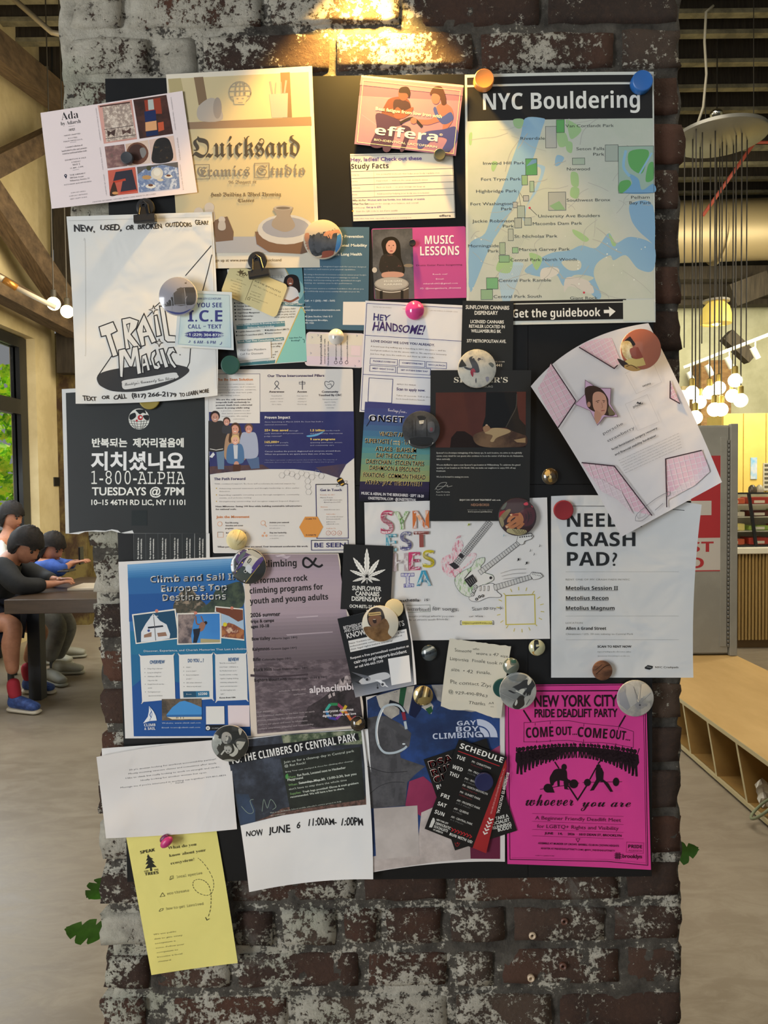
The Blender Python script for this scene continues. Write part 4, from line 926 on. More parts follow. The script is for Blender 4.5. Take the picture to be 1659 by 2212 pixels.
s.disc(345,1085,26,'b98a78',ry=30).poly([(310,1090),(390,1090),(384,1160),(310,1166)],'4a3026')
s.text('Proven Impact',644,608,27,'dcdce0','B',w=268).para(['Since launching in March 2024, Be Seen has built a','national movement.'],644,647,29,15,'aeb0c6','',w=614)
s.text('55+ lives saved',642,740,22,'d8bf6c','b',w=248).text('through',900,740,15,'aeb0c6','',w=94).para(['early detection and precancerous','polyp removal*'],640,769,29,15,'aeb0c6','',w=408)
s.text('165,000+',644,864,22,'d8bf6c','b',w=152).text('people',808,864,15,'aeb0c6','',w=84).text('engaged nationwide',644,893,15,'aeb0c6','',w=248)
s.text('1.5 billion',1124,740,22,'d8bf6c','b',w=152).text('media reach',1286,738,15,'aeb0c6','',w=148).text('and partnership impressions',1122,769,15,'aeb0c6','',w=342)
s.text('9 core programs',1122,834,22,'d8bf6c','b',w=264).para(['spanning awareness, access,','and community care'],1122,864,29,15,'aeb0c6','',w=340)
s.para(['Cancer touches the person diagnosed and everyone around them.','When we prevent it, we spare more than one of the harm.'],644,958,30,16,'c6c8d8','',w=802)
s.para(['*This figure represents confirmed reports shared with Be Seen. The majority of','individuals did not report final outcomes, meaning the impact may be greater.'],642,1048,24,12,'8c8fa8','',w=764)
for cx,cy in((824,1205),(878,1175),(930,1190),(985,1216),(1030,1180),(1084,1200),(1140,1224),(1240,1210),(1195,1180),(1096,1266),(1100,1322),(1106,1380)):s.line([(cx+33*math.cos(k*PI/3+.05),cy+33*math.sin(k*PI/3+.05))for k in range(6)],2.5,'9a9a9e',closed=True)
s.text('The Path Forward',110,1256,27,NV,'B',w=328).text('With continued support, Be Seen will accelerate its national impact by:',112,1300,16,GY,'',w=856,ang=.2)
for y,ls in((1349,('Advancing national awareness and thought leadership to drive earlier','detection')),(1418,('Expanding equitable screening access through navigation, community','events, and at-home testing')),(1486,('Strengthening survivorship and caregiver support beyond diagnosis',))):
 s.disc(134,y-8,6,'b89b45').para(ls,162,y,30,16,GY,'',w=846)
s.para(['Next Milestone: Saving 100 lives while building sustainable infrastructure','for national scale.'],126,1540,29,16,'45454e','b',w=908).text('Join the Movement',132,1655,26,OR,'b',w=350)
for x,y,ls,st in((228,1712,('Fund life-saving','detection and access','programs'),'bbb'),(692,1709,('Activate your network','to normalize screening','and early action'),'b  '),(234,1818,('Bring Be Seen into your','workplace, testing or'),'b '),(694,1816,('Step into leadership','as an advisor, partner,','or storyteller'),'b  ')):
 for i,t in enumerate(ls):s.text(t,x,y+i*29,16,'45454e' if st[i]=='b' else GY,st[i].strip(),k=.98)
s.disc(170,1716,26,'c99a7c').disc(170,1716,20,'cdcac6').disc(626,1706,26,'c99a7c').disc(626,1706,20,'cdcac6').line([(642,1724),(662,1746)],7,'c99a7c').frame(146,1804,206,1858,4,'c99a7c','drawing').disc(640,1812,10,'c99a7c').disc(622,1840,12,'c99a7c').disc(660,1840,12,'c99a7c')
s.text('When people are seen, lives are saved. Your investment accelerates this work.',144,1966,17,'3a3a48','b',w=956)
s.line([(1182,1300),(1516,1296),(1524,1866),(1192,1868)],8,NV,'border',closed=True).text('Get in Touch',1226,1371,25,NV,'b',w=228)
for t,x,y,w,c_ in(('Founder & CEO',1226,1415,154,OR),('Marisa Peters',1228,1444,132,'55555e'),('marisa@beseen.care',1262,1469,198,'55555e'),('@marisapeters777',1264,1493,178,'55555e'),('Website',1230,1543,78,OR),('www.beseen.care',1266,1571,166,'55555e'),('Subscribe',1292,1618,96,OR),('rss.com/podcasts/',1292,1646,178,'55555e'),('beseennetwork',1292,1670,148,'55555e'),('gobeseen.',1292,1698,98,'55555e'),('substack.com',1292,1722,132,'55555e'),('Follow Us',1294,1769,96,OR)):s.text(t,x,y,13,c_,'',w=w)
for x,t in((1312,'f'),(1370,'o'),(1430,'in')):s.disc(x,1812,24,'b06a5a').disc(x,1812,20,'cdcac6').text(t,x,1820,18,'b06a5a','b',al='c')
s.poly([(1006,1750),(1068,1640),(1200,1640),(1258,1748),(1200,1858),(1064,1856)],'c98a45').text('SCAN TO',1130,1671,16,'3d2c3a','b',w=112,al='c').text('DONATE',1131,1841,16,'3d2c3a','b',w=106,al='c')
s.line([(1134,1890),(1522,1886),(1524,1990),(1136,1992)],7,NV,'border',closed=True).text('BE SEEN',1166,1962,46,NV,'b',w=330)
s.poly([(1402,1250),(1440,1226),(1470,1250),(1486,1300),(1456,1318),(1420,1290)],'1f1a18',smooth=True).poly([(1410,1262),(1455,1236),(1462,1248),(1414,1276)],'c9a040').poly([(1440,1300),(1474,1282),(1480,1294),(1448,1312)],'c9a040').line([(1470,1270),(1510,1262),(1500,1290),(1472,1284)],3,'3c3c48',closed=True,smooth=True).line([(1430,1290),(1395,1316),(1410,1322),(1440,1305)],3,'3c3c48',closed=True,smooth=True)
s.poly([(1086,786),(1180,770),(1250,745),(1270,742),(1200,785),(1110,800)],'5a9ac4',smooth=True)
s.finish()
# --- mental-health leaflet with pasted label, under the buff card
crop(330,540,3.4563)
s=Sheet('leaflet','white and turquoise counselling leaflet with a pasted white label near the bottom','leaflet',[(555,145),(1115,130),(1150,835),(640,868)],1,m=card('cfcfc8'),ang=2.4)
s.poly([(985,136),(1115,132),(1135,400),(1090,400),(1060,300)],'54808a').poly([(1108,420),(1132,440),(1150,830),(918,845)],'7fb8b0').poly([(640,846),(915,820),(912,845),(640,866)],'4a7a80').line([(988,138),(1050,240),(1110,260),(1128,320)],5,'c0a555',smooth=True).line([(1140,470),(1108,420),(918,845)],7,'c0a555')
s.disc(1048,300,74,'54808a',ry=88).disc(1060,300,68,'7fa8a8',ry=84).poly([(975,260),(990,200),(1040,182),(1086,205),(1102,290),(1090,320),(1040,280),(985,300)],'191516',smooth=True).disc(1026,236,24,'7a4c3c',ry=32).disc(1027,250,11,'e6e0dc',ry=4).disc(1018,230,3,'1d1412').disc(1036,230,3,'1d1412').poly([(980,300),(1030,272),(1080,300),(1092,370),(1060,388),(990,380)],'b9bcc2',smooth=True).line([(980,372),(1030,384),(1090,352)],16,'7a4c3c',smooth=True)
s.text('BREAKING BARRIERS',700,216,26,'9aa0a2','s',w=286,ang=1).text('COUNSELING',760,240,16,'9aa0a2','s',w=180,ang=1)
s.poly([(940,388),(1130,402),(1130,424),(945,412)],'3f6a72').text('KEITH A. PRITCHETT, LMHC',920,408,12,'d6d6d0','b',w=198,ang=-1)
for i,t in enumerate(('Depression','Personal Growth',"Life's Transitions",'Anger/Stress Management','Peer Relationships','Communication')):s.rect(606+i*1.6,392+i*24.5,617+i*1.6,402+i*24.5,'33363a',layer=20).text(t,626+i*2,401+i*24.5,11,'33363a','b',k=1.0,ang=1)
for i,(t,w)in enumerate((('"You need to have a better',165),('understanding of who you are,',170),('where you are going, and how',170),('you are going to get there."',160))):s.text(t,1068-i*1,446+i*20-4,10,'33363a','I',w=w,al='r',ang=2)
s.poly([(622,556),(985,530),(988,568),(626,594)],'547f86').text('Mental Health Services At Breaking Barriers Are',626,566,12,'d6d6d0','b',w=358,ang=3.4).text('Evidence-Based Including:',708,585,12,'d6d6d0','b',w=200,ang=3.4)
for t,x,y,w in(('Cognitive Behavioral (CBT)',636,616,168),('Solution Focused Brief (SFBT)',638,643,188),('Mindfulness-Based (MBCT)',852,604,166),('Person-Centered',854,627,104)):s.text(t,x,y,10,'33363a','b',w=w,ang=3).rect(x-16,y-10,x-6,y,'33363a',layer=20)
s.poly([(632,676),(978,650),(980,674),(634,698)],'547f86').text('Book Your First Consultation Today!!',640,690,14,'d6d6d0','b',w=330,ang=3.4)
for t,y in(('ation for which',702),('you are calling.',722),('and',762),('card.',784),('or at',804)):s.text(t,966-(y-700)*.55,y,10,'33363a','b',k=1,al='r',ang=3)
s.text('www.breakingbarrierscounselingny.com',644,842,13,'d6d6d0','b',w=262,ang=4).text('Scan Here For',1018,662,11,'24464c','b',w=98,ang=3).text('Booking!!',1034,682,11,'24464c','b',w=66,ang=3).line([(1118,665),(1132,672),(1130,694)],4,'24464c',smooth=True)
s.finish()
c=[cv(p)for p in((637,706),(880,682),(884,804),(643,830))];f=[P(x,y,YB-LV*1-.0012)for x,y in c];b_=[P(x,y,YB-LV*1-.0008)for x,y in c]
o=mesh('pasted_label',f+b_,[(0,3,2,1),(0,1,5,4),(1,2,6,5),(2,3,7,6),(3,0,4,7)],paper('d2d2d2',.1),s.root);o['label']='small white paper label pasted over the leaflet text'
c=Surf(s.root);c.base=LV+.0012
c.text('Vital Gym Members',650,756,18,'33363a','',w=196,ang=3,part='label_lettering').text('Call For Discount',652,785,18,'33363a','',w=173,ang=3,part='label_lettering').finish()
# --- buff business card
s=Sheet('business_card','pale yellow business card with rounded corners, tilted and held by a bulldog clip','card',[(588,92),(1012,262),(918,508),(506,318)],2.3,m=card('c6bb8c'),ang=-21.5,rnd=30)
s.line([(756,205),(690,375)],3,'5b4c30').poly([(652,142),(662,156),(682,152),(670,168),(682,184),(660,178),(648,194),(646,172),(626,162),(648,158)],'5b4c30').line([(664,184),(676,172),(690,180),(684,192),(670,190),(690,168),(700,192),(708,180)],5,'5b4c30',smooth=True)
s.text('KATIE IPPOLITO',762,236,14,'4a4030','',w=208,ang=-24).text('MS, RD, CDN, 500 HR YT',752,266,11,'7a6e50','',w=222,ang=-24)
for i,(t,w)in enumerate((('gut health',46),('gastrointestinal disorders',122),('mindful eating',68),('intuitive health',80),('eating disorders',78),('longevity',44),('sports performance',90))):s.text(t,648-i*9,226+i*19,9,'6b5f42','',w=w,al='c',ang=-19)
for i,(t,w)in enumerate((('914-297-0000',80),('Brooklyn, NY',78),('www.mykatienutrition.com',148),('@katieippo',64))):s.text(t,734-i*8+(28 if i==3 else 0),311+i*19+(6 if i==3 else 0),9,'6b5f42','',w=w,ang=-20)
s.text('sea wellness',622,184,7,'5b4c30','b',w=66,ang=-22).frame(712,354,728,370,3,'5b4c30','drawing',ang=-20)
s.finish()
# --- hotline card
s=Sheet('card','square pale blue hotline card with navy lettering and a jagged blue burst','card',[(196,298),(590,315),(605,748),(165,720)],7.2,'c4cdd0',lift=(1,0,0,3),m=mat('card_blue_gloss','c2ccd0',.22),ang=0)
NB='343a78'
s.poly([(222,322),(572,338),(584,728),(190,702)],mott('pale_blue_print','9fbcc8','b2c4c8',4)).line([(222,322),(572,338),(584,728),(190,702)],2.5,'7a9aa8','border',closed=True)
s.text('NEW YORK CITY I.C.E HOTLINE',292,370,14,NB,'B',w=218).text('IF YOU SEE',274,428,34,NB,'B',w=243).text('I.C.E',262,534,84,NB,'B',w=258).text('CALL',264,586,30,NB,'B',w=96,ang=0).text('or',376,574,12,NB,'b',w=22).text('TEXT',410,586,30,NB,'B',w=104)
pts=[]
for k in range(60):
 a=2*PI*k/60;r=1 if k%2 else.84;pts.append((384+150*r*math.copysign(abs(math.cos(a))**.6,math.cos(a)),632+27*r*math.copysign(abs(math.sin(a))**.55,math.sin(a))))
s.poly(pts,NB).text('+1 (229) 304-8720',250,641,19,'c4d4dc','B',w=268,ang=-.8).text('6 AM - 6 PM',306,697,21,NB,'B',w=164,ang=-1).line([(266,690),(278,686),(276,674)],5,NB,smooth=True).line([(500,706),(512,700),(514,686)],5,NB,smooth=True)
s.finish()
# --- nail card (rounded)
s=Sheet('business_card','small pastel business card printed sideways, under a clear round dome magnet','card',[(1147,610),(1586,624),(1571,882),(1134,864)],1.0,m=card('cfc4c6'),ang=0,rnd=28)
s.poly([(1160,622),(1572,634),(1560,720),(1150,712)],mott('pastel_a','cfc9bb','d2c8b8',2)).poly([(1150,790),(1558,780),(1556,872),(1150,852)],mott('pastel_b','d2c0c8','c8bccb',2)).poly([(1150,700),(1559,712),(1557,800),(1148,792)],'cdc3c0')
for x,t,w,st in((1262,'hunnymochii nails',216,'b'),(1288,'custom press on nails',190,'b'),(1314,'handmade with love',170,'b'),(1372,'@hunnymochiinails',176,'b'),(1410,'@hunnymochiinails',176,'b'),(1456,'hunnymochiinails.com',186,'b')):
 s.text(t,x,852 if x<1330 else 826,14 if x<1270 else 10,'221f24',st,w=w,ang=90)
for x in(1366,1404,1447):s.disc(x,840,13,'4a3a44').disc(x,840,9,'d2c0c8')
for x,y in((1190,652),(1234,636),(1540,830),(1308,858),(1524,640),(1510,865),(1180,770)):s.line([(x-5,y-6),(x+5,y),(x-4,y+7)],3,'7a7c90',smooth=True)
s.poly([(1482,716),(1550,718),(1548,790),(1480,786)],'d6c3c8')
s.finish()
# --- dog walking flyer
crop(760,620,4.1475)
PB='38407c'
s=Sheet('flyer','white flyer with blue ruled boxes and purple brush title, under the shiny pink dome magnet','flyer',[(122,122),(1010,165),(985,1170),(68,1118)],1,'d3d3d6',ang=-3.0,lift=(3,0,0,2),crumple=.15)
s.line([(134,146),(1000,190)],5,PB,'border').line([(134,146),(82,1104)],5,PB,'border').line([(120,432),(990,486)],5,PB,'border').line([(100,782),(980,832)],5,PB,'border').line([(82,1104),(200,1110)],5,PB,'border')
s.text('NOW RECRUITING',190,182,12,'9a9aa4','',w=164).text('NEW YORK',455,200,12,'9a9aa4','',w=96).text('LAUNCHING SUMMER 2026',698,214,12,'9a9aa4','',w=252)
s.text('HEY',188,292,58,'33306a','H',w=150,ang=-2,sh=.2).text('HANDSOME!',180,392,74,'3c2a60','H',w=462,ang=-3.4,sh=.12).text('LOVE DOGS? WE LOVE YOU ALREADY.',172,492,20,'2f3060','b',w=572,ang=-3.8)
s.para(['A brand new dog walking app is launching in NYC this June \u2014 and we','need great walkers to hit the streets with us. No experience necessary.','Just love dogs, love the outdoors, and show up with a smile.'],168,536,34,16,'63636e','',w=686,ang=-3.5)
for x0,y0,x1,y1,t in((166,636,410,690,'FLEXIBLE SCHEDULE'),(425,652,656,706,'COMPETITIVE PAY'),(668,668,850,722,'NYC LAUNCH'),(162,702,394,754,'MEET GREAT DOGS'),(408,716,706,772,'GET OUTSIDE EVERY DAY')):
 s.frame(x0,y0,x1,y1,4,PB,'border',ang=-3.4).text(t,(x0+x1)/2+2,(y0+y1)/2+12,13,PB,'b',w=(x1-x0)*.82,al='c',ang=-3.4)
s.line([(154,814),(368,826),(356,1040),(144,1028)],5,PB,'border',closed=True)
s.text('APPLY TO WALK',402,876,14,'55556a','',w=172).text('Scan to apply now.',400,924,24,'33306a','b',w=258).para(["Takes 60 seconds. Tell us about you. We'll",'be in touch before launch.'],398,976,30,15,'77777f','',w=430)
s.finish()
# --- black dispensary card (address side)
WH='d4d4ce'
s=Sheet('card','black card with white address lettering, overlapping the lower left corner of the map poster','card',[(992,122),(1450,130),(1440,765),(975,760)],2.2,m=card('1c1e1e'),ang=-1.0)
s.text('SUNFLOWER CANNABIS',1020,196,34,WH,'b',w=390).text('DISPENSARY',1100,248,34,WH,'b',w=210,ang=0).text('LICENSED CANNABIS',1062,322,28,WH,'b',w=300).text('RETAILER LOCATED IN',1050,364,28,WH,'b',w=320).text('WILLIAMSBURG BK',1068,406,28,WH,'b',w=270).text('377 METROPOLITAN AVE.',1030,495,28,WH,'b',w=352).text('SUNFLOWERNYC.COM',1110,672,16,WH,'',w=256).text('718-555-1441',1130,710,26,WH,'b',w=214)
s.finish()
# --- black spa flyer
s=Sheet('flyer','tall black flyer with a dark red photograph of a massage and small white text','flyer',[(705,745),(1607,745),(1590,2095),(697,2097)],3.2,m=mat('black_satin_paper','17191a',.42),ang=0,lift=(1,2,0,0))
s.text("SPENCER'S",915,855,46,'c8c6ba','S',w=482).text('WILLIAMSBURG',1056,900,24,'a5a49c','',w=206)
s.poly([(752,946),(1560,938),(1556,1436),(750,1438)],mott('deep_red_print','4a241e','3e1e1a',5)).poly([(1204,942),(1478,940),(1480,1060),(1500,1180),(1440,1240),(1380,1260),(1240,1262),(1176,1300),(1172,1240),(1196,1160),(1200,1060)],'15171a',smooth=False)
s.poly([(880,1438),(890,1350),(940,1292),(1010,1292),(1070,1330),(1110,1370),(1556,1320),(1556,1436)],'181012',smooth=False).poly([(1090,1330),(1180,1290),(1300,1262),(1420,1280),(1556,1330),(1556,1420),(1400,1436),(1200,1434),(1110,1400)],mott('skin_shadow','3a2820','6a523c',12),smooth=True).poly([(1190,1306),(1260,1264),(1380,1270),(1420,1300),(1300,1350),(1270,1386),(1240,1380),(1260,1330)],'9c8664',smooth=True).poly([(1450,1370),(1556,1350),(1556,1396),(1480,1392)],'8a7456').poly([(1380,1260),(1420,1160),(1480,1060),(1500,1180),(1556,1240),(1556,1330),(1440,1290)],'24201d').line([(1478,960),(1470,1080),(1420,1180),(1380,1256)],5,'4a4640',smooth=True).disc(1208,1242,12,'b59a80').poly([(1176,1256),(1220,1240),(1240,1275),(1190,1300)],'8a6a50',smooth=True)
s.para(["Spencer's is a boutique reimagining of the luxury spa. In each location, we strive to thoughtfully",'curate every detail for our guests who continue to be at the center of all that we do: Relaxation,','taken seriously.'],757,1492,28,14,'a8a8a2','b',w=780)
s.para(["We are thrilled to open a new Spencer's spa location in Williamsburg. To celebrate the grand",'opening of our location at 136 North 10th, we invite our neighbors to enjoy 50% off any','treatment.'],757,1600,27,14,'a8a8a2','b',w=752).text('We look forward to seeing you soon.',757,1707,14,'a8a8a2','b',w=292)
s.line([(745,1815),(790,1760),(850,1752),(820,1790),(770,1818),(760,1790),(830,1785),(860,1775),(855,1790),(900,1782)],3,'a8a8a2',smooth=True).text('Ryan McCarthy',757,1842,16,'b0b0aa','',w=122).text('Founder & CEO',757,1868,14,'b0b0aa','',w=122)
s.text('ENJOY 50% OFF ANY TREATMENT with code',966,1915,15,'b0b0aa','b',w=366).text('NEIGHBOR50',1068,1962,22,'8a6a58','b',w=162).text('Valid until 12/31. One use per customer',1034,2001,10,'9a9a94','',w=230).text('Book at spencers.spa/williamsburg',1042,2018,10,'b0b0aa','b',w=214)
s.finish()
# --- festival card
s=Sheet('flyer','blue to teal music festival flyer with a yellow line-up list','flyer',[(118,1028),(712,1063),(690,1915),(62,1920)],2.0,m=card('3c4168'),ang=-2.4)
s.grad(['3c3c70','3d4a7c','3f6a8a','4a8088','6f8a6c','8a8a58'],0,0,1,.80).cover('2a2440',0,.80,1,.875).grad(['2a2440','141420'],0,.875,1,1,n=4)
s.text('Greetings from...',322,1112,26,'c8c4cc','C',w=172,ang=-6)
for dx,dy,c_ in((6,7,'181a33'),(0,0,'d2d4d8')):s.text('ONSET FEST',150+dx,1196+dy,54,c_,'B',w=560,ang=-3.2)
s.disc(176,1172,24,'b9bcc4',ry=27).disc(176,1172,17,'8a8fa0',ry=20).line([(165,1195),(132,1248)],9,'1a1c34')
for t,x,y,w in(('VINCENT AMES',246,1333,262),('SUPERTASTE (      ) \u00b7 TAO',118,1394,430),('ATLAS.B \u00b7 BLAHSUM',211,1466,364),('DAP THE CONTRACT',218,1524,360),('DAISYCHAIN \u00b7 STOLEN TAPES',126,1578,520),('DASHMOON & EPSOUNDS',155,1634,454),('FIXATIONS \u00b7 COMMON THREAD',100,1696,556),('ATARA \u00b7 JACK THE LANTERN',120,1764,508)):
 s.text(t,x+3,y+3,38,'2a2a40','b',w=w,ang=-2.6).text(t,x,y,38,'d2b878','b',w=w,ang=-2.6)
s.text('LIVE SET',372,1388,12,'d2b878','b',w=66,ang=-3).text('& DJ SET',371,1410,12,'d2b878','b',w=66,ang=-3)
s.text('MUSIC & AERIAL IN THE BERKSHIRES \u00b7 SEPT 18-20',85,1858,24,'c8c8ce','b',w=560,ang=-2.8).text('ONSETFESTIVAL.COM \u00b7 @ONSETFESTIVAL',146,1902,24,'c8c8ce','b',w=432,ang=-2.4)
s.finish()
# --- music app drawing
crop(780,1050,3.95)
s=Sheet('flyer','wide white flyer with hand-coloured letters and pencil drawings of three electric guitars','flyer',[(27,140),(1587,97),(1612,1303),(50,1322)],1,'cdcdcd',ang=1.2,wave=1.2,lift=(2,0,0,0),crumple=.4)
def crayon(n,c,c2):return mott('crayon_'+n,c,c2,240,c3='cdcdcd',stretch=(1,1,.35),lo=.40,hi=.60)
for ch,x,y,h,w,n,c,c2 in(('S',172,405,190,100,'pink','b84a6c','d08aa0'),('Y',290,368,145,118,'green','6a9a52','a8c49a'),('N',445,360,145,132,'orange','c06a38','d8a078'),('E',218,555,140,84,'teal','3a90a8','8cc0cc'),('S',338,545,150,90,'indigo','4a4a80','8a8ab8'),('T',455,520,128,122,'brown','8a4a44','c08a84'),('H',272,725,146,128,'grey','a89aa0','c4bcc0'),('E',412,715,146,88,'rose','b83a68','d07a9c'),('S',530,692,140,92,'yellow','b8a828','d0c860'),('I',340,862,118,112,'violet','44408c','8480b8'),('A',476,850,124,118,'aqua','3a90b0','8cc4d0')):
 if ch=='I':s.poly([(340,745),(452,742),(453,768),(412,770),(412,832),(450,834),(450,860),(366,864),(366,836),(386,834),(384,772),(340,770)],crayon(n,c,c2)).line([(340,745),(452,742),(453,768),(412,770),(412,832),(450,834),(450,860),(366,864),(366,836),(386,834),(384,772),(340,770)],4,c,closed=True)
 else:s.text(ch,x-4,y+3,h+7,c,'B',w=w+8,res=3).text(ch,x,y,h,crayon(n,c,c2),'B',w=w,res=3)
PK='33343a'
s.text('syn\u00e6sthesia',250,990,26,PK,'H',w=246,ang=1).text('is',540,982,26,PK,'h',w=30).text('letterboxd',400,1064,30,'55565a','h',w=180,ang=0).line([(380,1018),(588,1014),(590,1072),(382,1078)],3,'6a7a68',closed=True).text('for songs.',606,1062,30,PK,'h',w=224,ang=-.5)
s.text('a music journal where you can',385,1118,15,'55565a','h',w=404,ang=0).text('talk of music with friends.',378,1150,15,'55565a','h',w=370,ang=1).text('Scan to try \u2192',948,1060,28,PK,'h',w=256).text('or visit',922,1120,17,PK,'h',w=120)
s.poly([(860,1152),(1118,1150),(1120,1182),(862,1186)],'d0c870').text('https://synesthesia.club',860,1176,16,'4a4a34','h',w=266,ang=0).line([(860,1150),(848,1150),(848,1184),(862,1184)],4,PK).line([(1118,1150),(1130,1150),(1132,1182),(1120,1182)],4,PK)
s.line([(1232,934),(1480,926),(1486,1176),(1236,1182)],9,'b8ac50',closed=True)
for k in range(18):
 a=2*PI*k/18+.1;s.line([(1358+175*math.cos(a),1054+165*math.sin(a)),(1358+205*math.cos(a),1054+195*math.sin(a))],6,'b8ac50')
# guitars
pinkc=crayon('guitarpink','c07084','d8a4b0');grc=crayon('guitargreen','88a878','b4c4a8')
s.poly([(800,480),(850,458),(872,500),(860,560),(900,590),(940,570),(985,580),(960,640),(880,700),(820,770),(760,775),(700,730),(680,660),(700,610),(770,570),(780,520)],pinkc,smooth=True).poly([(850,560),(900,600),(960,600),(930,640),(860,700),(830,640)],'c9c8c9',smooth=True)
s.line([(1100,305),(790,690)],46,'b4b4b4')
for k in range(30):
 x,y=1100-310*k/30,305+385*k/30;s.line([(x-20,y-15),(x+20,y+15)],3,'3a3a3e')
for o in(-22,-8,8,22):s.line([(1100+o,305+o*.8),(790+o,690+o*.8)],2.5,'3a3a3e')
s.poly([(750,668),(790,650),(840,690),(800,712)],'2c2c30').poly([(830,590),(850,570),(880,600),(860,620)],'2c2c30')
gb=[(1000,620),(1050,610),(1050,650),(1020,690),(1060,740),(1120,760),(1130,800),(1080,830),(1000,870),(960,940),(900,940),(840,900),(800,830),(810,770),(880,720),(940,690),(970,640)]
s.poly(gb,grc,smooth=True).line(gb,3.5,'55605a',smooth=True,closed=True).poly([(990,700),(1050,740),(1120,765),(1125,800),(1060,830),(1000,860),(960,900),(950,830),(880,800),(930,740)],'c9cac9',smooth=True)
wb=[(1120,830),(1150,860),(1160,900),(1195,930),(1180,950),(1100,950),(1060,960),(1000,985),(940,980),(920,950),(960,930),(1000,860),(1060,840)]
s.poly(wb,'cdcdcd',smooth=True).line(wb,3.5,'44464a',smooth=True,closed=True)
def neck(x0,y0,x1,y1,w,n,fr=True):
 dx,dy=x1-x0,y1-y0;L=math.hypot(dx,dy);nx,ny=-dy/L*w/2,dx/L*w/2
 s.poly([(x0+nx,y0+ny),(x1+nx*.8,y1+ny*.8),(x1-nx*.8,y1-ny*.8),(x0-nx,y0-ny)],'c4c5c4').line([(x0+nx,y0+ny),(x1+nx*.8,y1+ny*.8)],3.5,'3a3a3e').line([(x0-nx,y0-ny),(x1-nx*.8,y1-ny*.8)],3.5,'3a3a3e')
 for o in(-.5,0,.5):s.line([(x0+nx*o,y0+ny*o),(x1+nx*o*.8,y1+ny*o*.8)],1.6,'66666a')
 for k in range(n+1):t=k/n;s.line([(x0+dx*t+nx,y0+dy*t+ny),(x0+dx*t-nx,y0+dy*t-ny)],3,'3a3a3e')
neck(1010,740,1350,480,44,17);neck(1135,868,1450,775,46,13)
s.poly([(880,800),(950,752),(992,812),(930,866)],'2b2b2f')
for k in range(5):s.line([(900+k*18,800-k*8),(935+k*14,845-k*8)],3,'8a8a8a')
s.line([(880,790),(935,722)],6,'2b2b2f').disc(1106,783,12,'2b2b2f')
for x,y in((975,858),(960,893),(950,925)):s.disc(x,y,16,'55565a').disc(x,y,11,'c9cac9').disc(x,y,4,'3a3a3e')
for x in(1018,1050,1086):s.line([(x,852),(x-2,895)],13,'55565a').line([(x,856),(x-2,891)],8,'c9cac9')
for x,y in((985,965),(1010,945),(1038,937)):s.disc(x,y,12,'2b2b2f').disc(x,y,5,'b9b9b9')
hd=[(1326,470),(1340,420),(1450,404),(1468,430),(1450,452),(1395,470),(1386,495),(1362,502)]
s.poly(hd,'c9cac9').line(hd,3.5,'3a3a3e',closed=True);hd=[(1440,760),(1450,740),(1530,745),(1552,770),(1520,790),(1470,800)];s.poly(hd,'c9cac9').line(hd,3,'3a3a3e',closed=True)
for k in range(6):s.disc(1356+k*19,436-k*2,6,'2b2b2f').line([(1352+k*19,424-k*3),(1360+k*19,412-k*3)],5,'3a3a3e').disc(1462+k*14,752+k*3,3.5,'2b2b2f').line([(1456+k*14,738+k*2),(1462+k*14,730+k*2)],4,'3a3a3e')
for x,y,t in((1330,640,'\u266c'),(1400,670,'\u266b'),(1438,560,'\u266a'),(1470,592,'\u266a'),(1518,520,'\u266a')):s.text(t,x,y,34,'2b2b2f','',k=1.0)
s.text('\u266b',906,340,30,'a8b450','',k=1.2).text('\u266a',1212,430,30,'4a98ac','')
for q in([(1190,745),(1290,715),(1408,708)],[(1200,770),(1290,750),(1405,742)],[(1212,795),(1290,785),(1370,775)]):s.line(q,3,'77787c',smooth=True)
for x,y in((810,440),(818,428)):s.line([(x,y+8),(x+20,y-2),(x+36,y)],4,'b84a6c',smooth=True)
s.finish()
# --- torn cream note
def torn(Q,u,v):
 Q=Q.copy();r=np.array([noise.noise(Vector((a*26,b*3,0)))for a,b in zip(u,v)])
 e=(v>.999)|(v<.001);Q[:,1]+=np.where(e,r*2.2+np.where(v>.999,3*np.sin(u*9),0),0);return Q
s=Sheet('note','cream handwritten note torn along its top and bottom edges','note',[(755,1300),(1280,1368),(1196,1975),(680,1878)],3.0,'c9c5b6',cut=torn,lift=(4,0,1,2),wave=1.0,ang=-6,bulge=[None,(-6,0),None,(-4,0)])
PN='55554e'
for t,x,y,w,a,h in(('Someone',798,1410,142,-5,26),('who',952,1395,54,-4,17),('wore a 47 size',980,1435,275,-6,24),('Lasportiva',756,1486,160,-4,26),('Finale took my',948,1502,290,-5,26),('size  \u2022 42  Finale.',766,1578,345,-5.5,26),('Plz contact Ziyi',760,1682,345,-5.5,28),('@ 929-490-8963',742,1764,335,-6.5,26),('Thanks  ^^',918,1862,215,-3,28)):s.text(t,x,y,h,PN,'h',w=w,ang=a)
s.line([(1104,1882),(1134,1885)],3,PN)
s.finish()
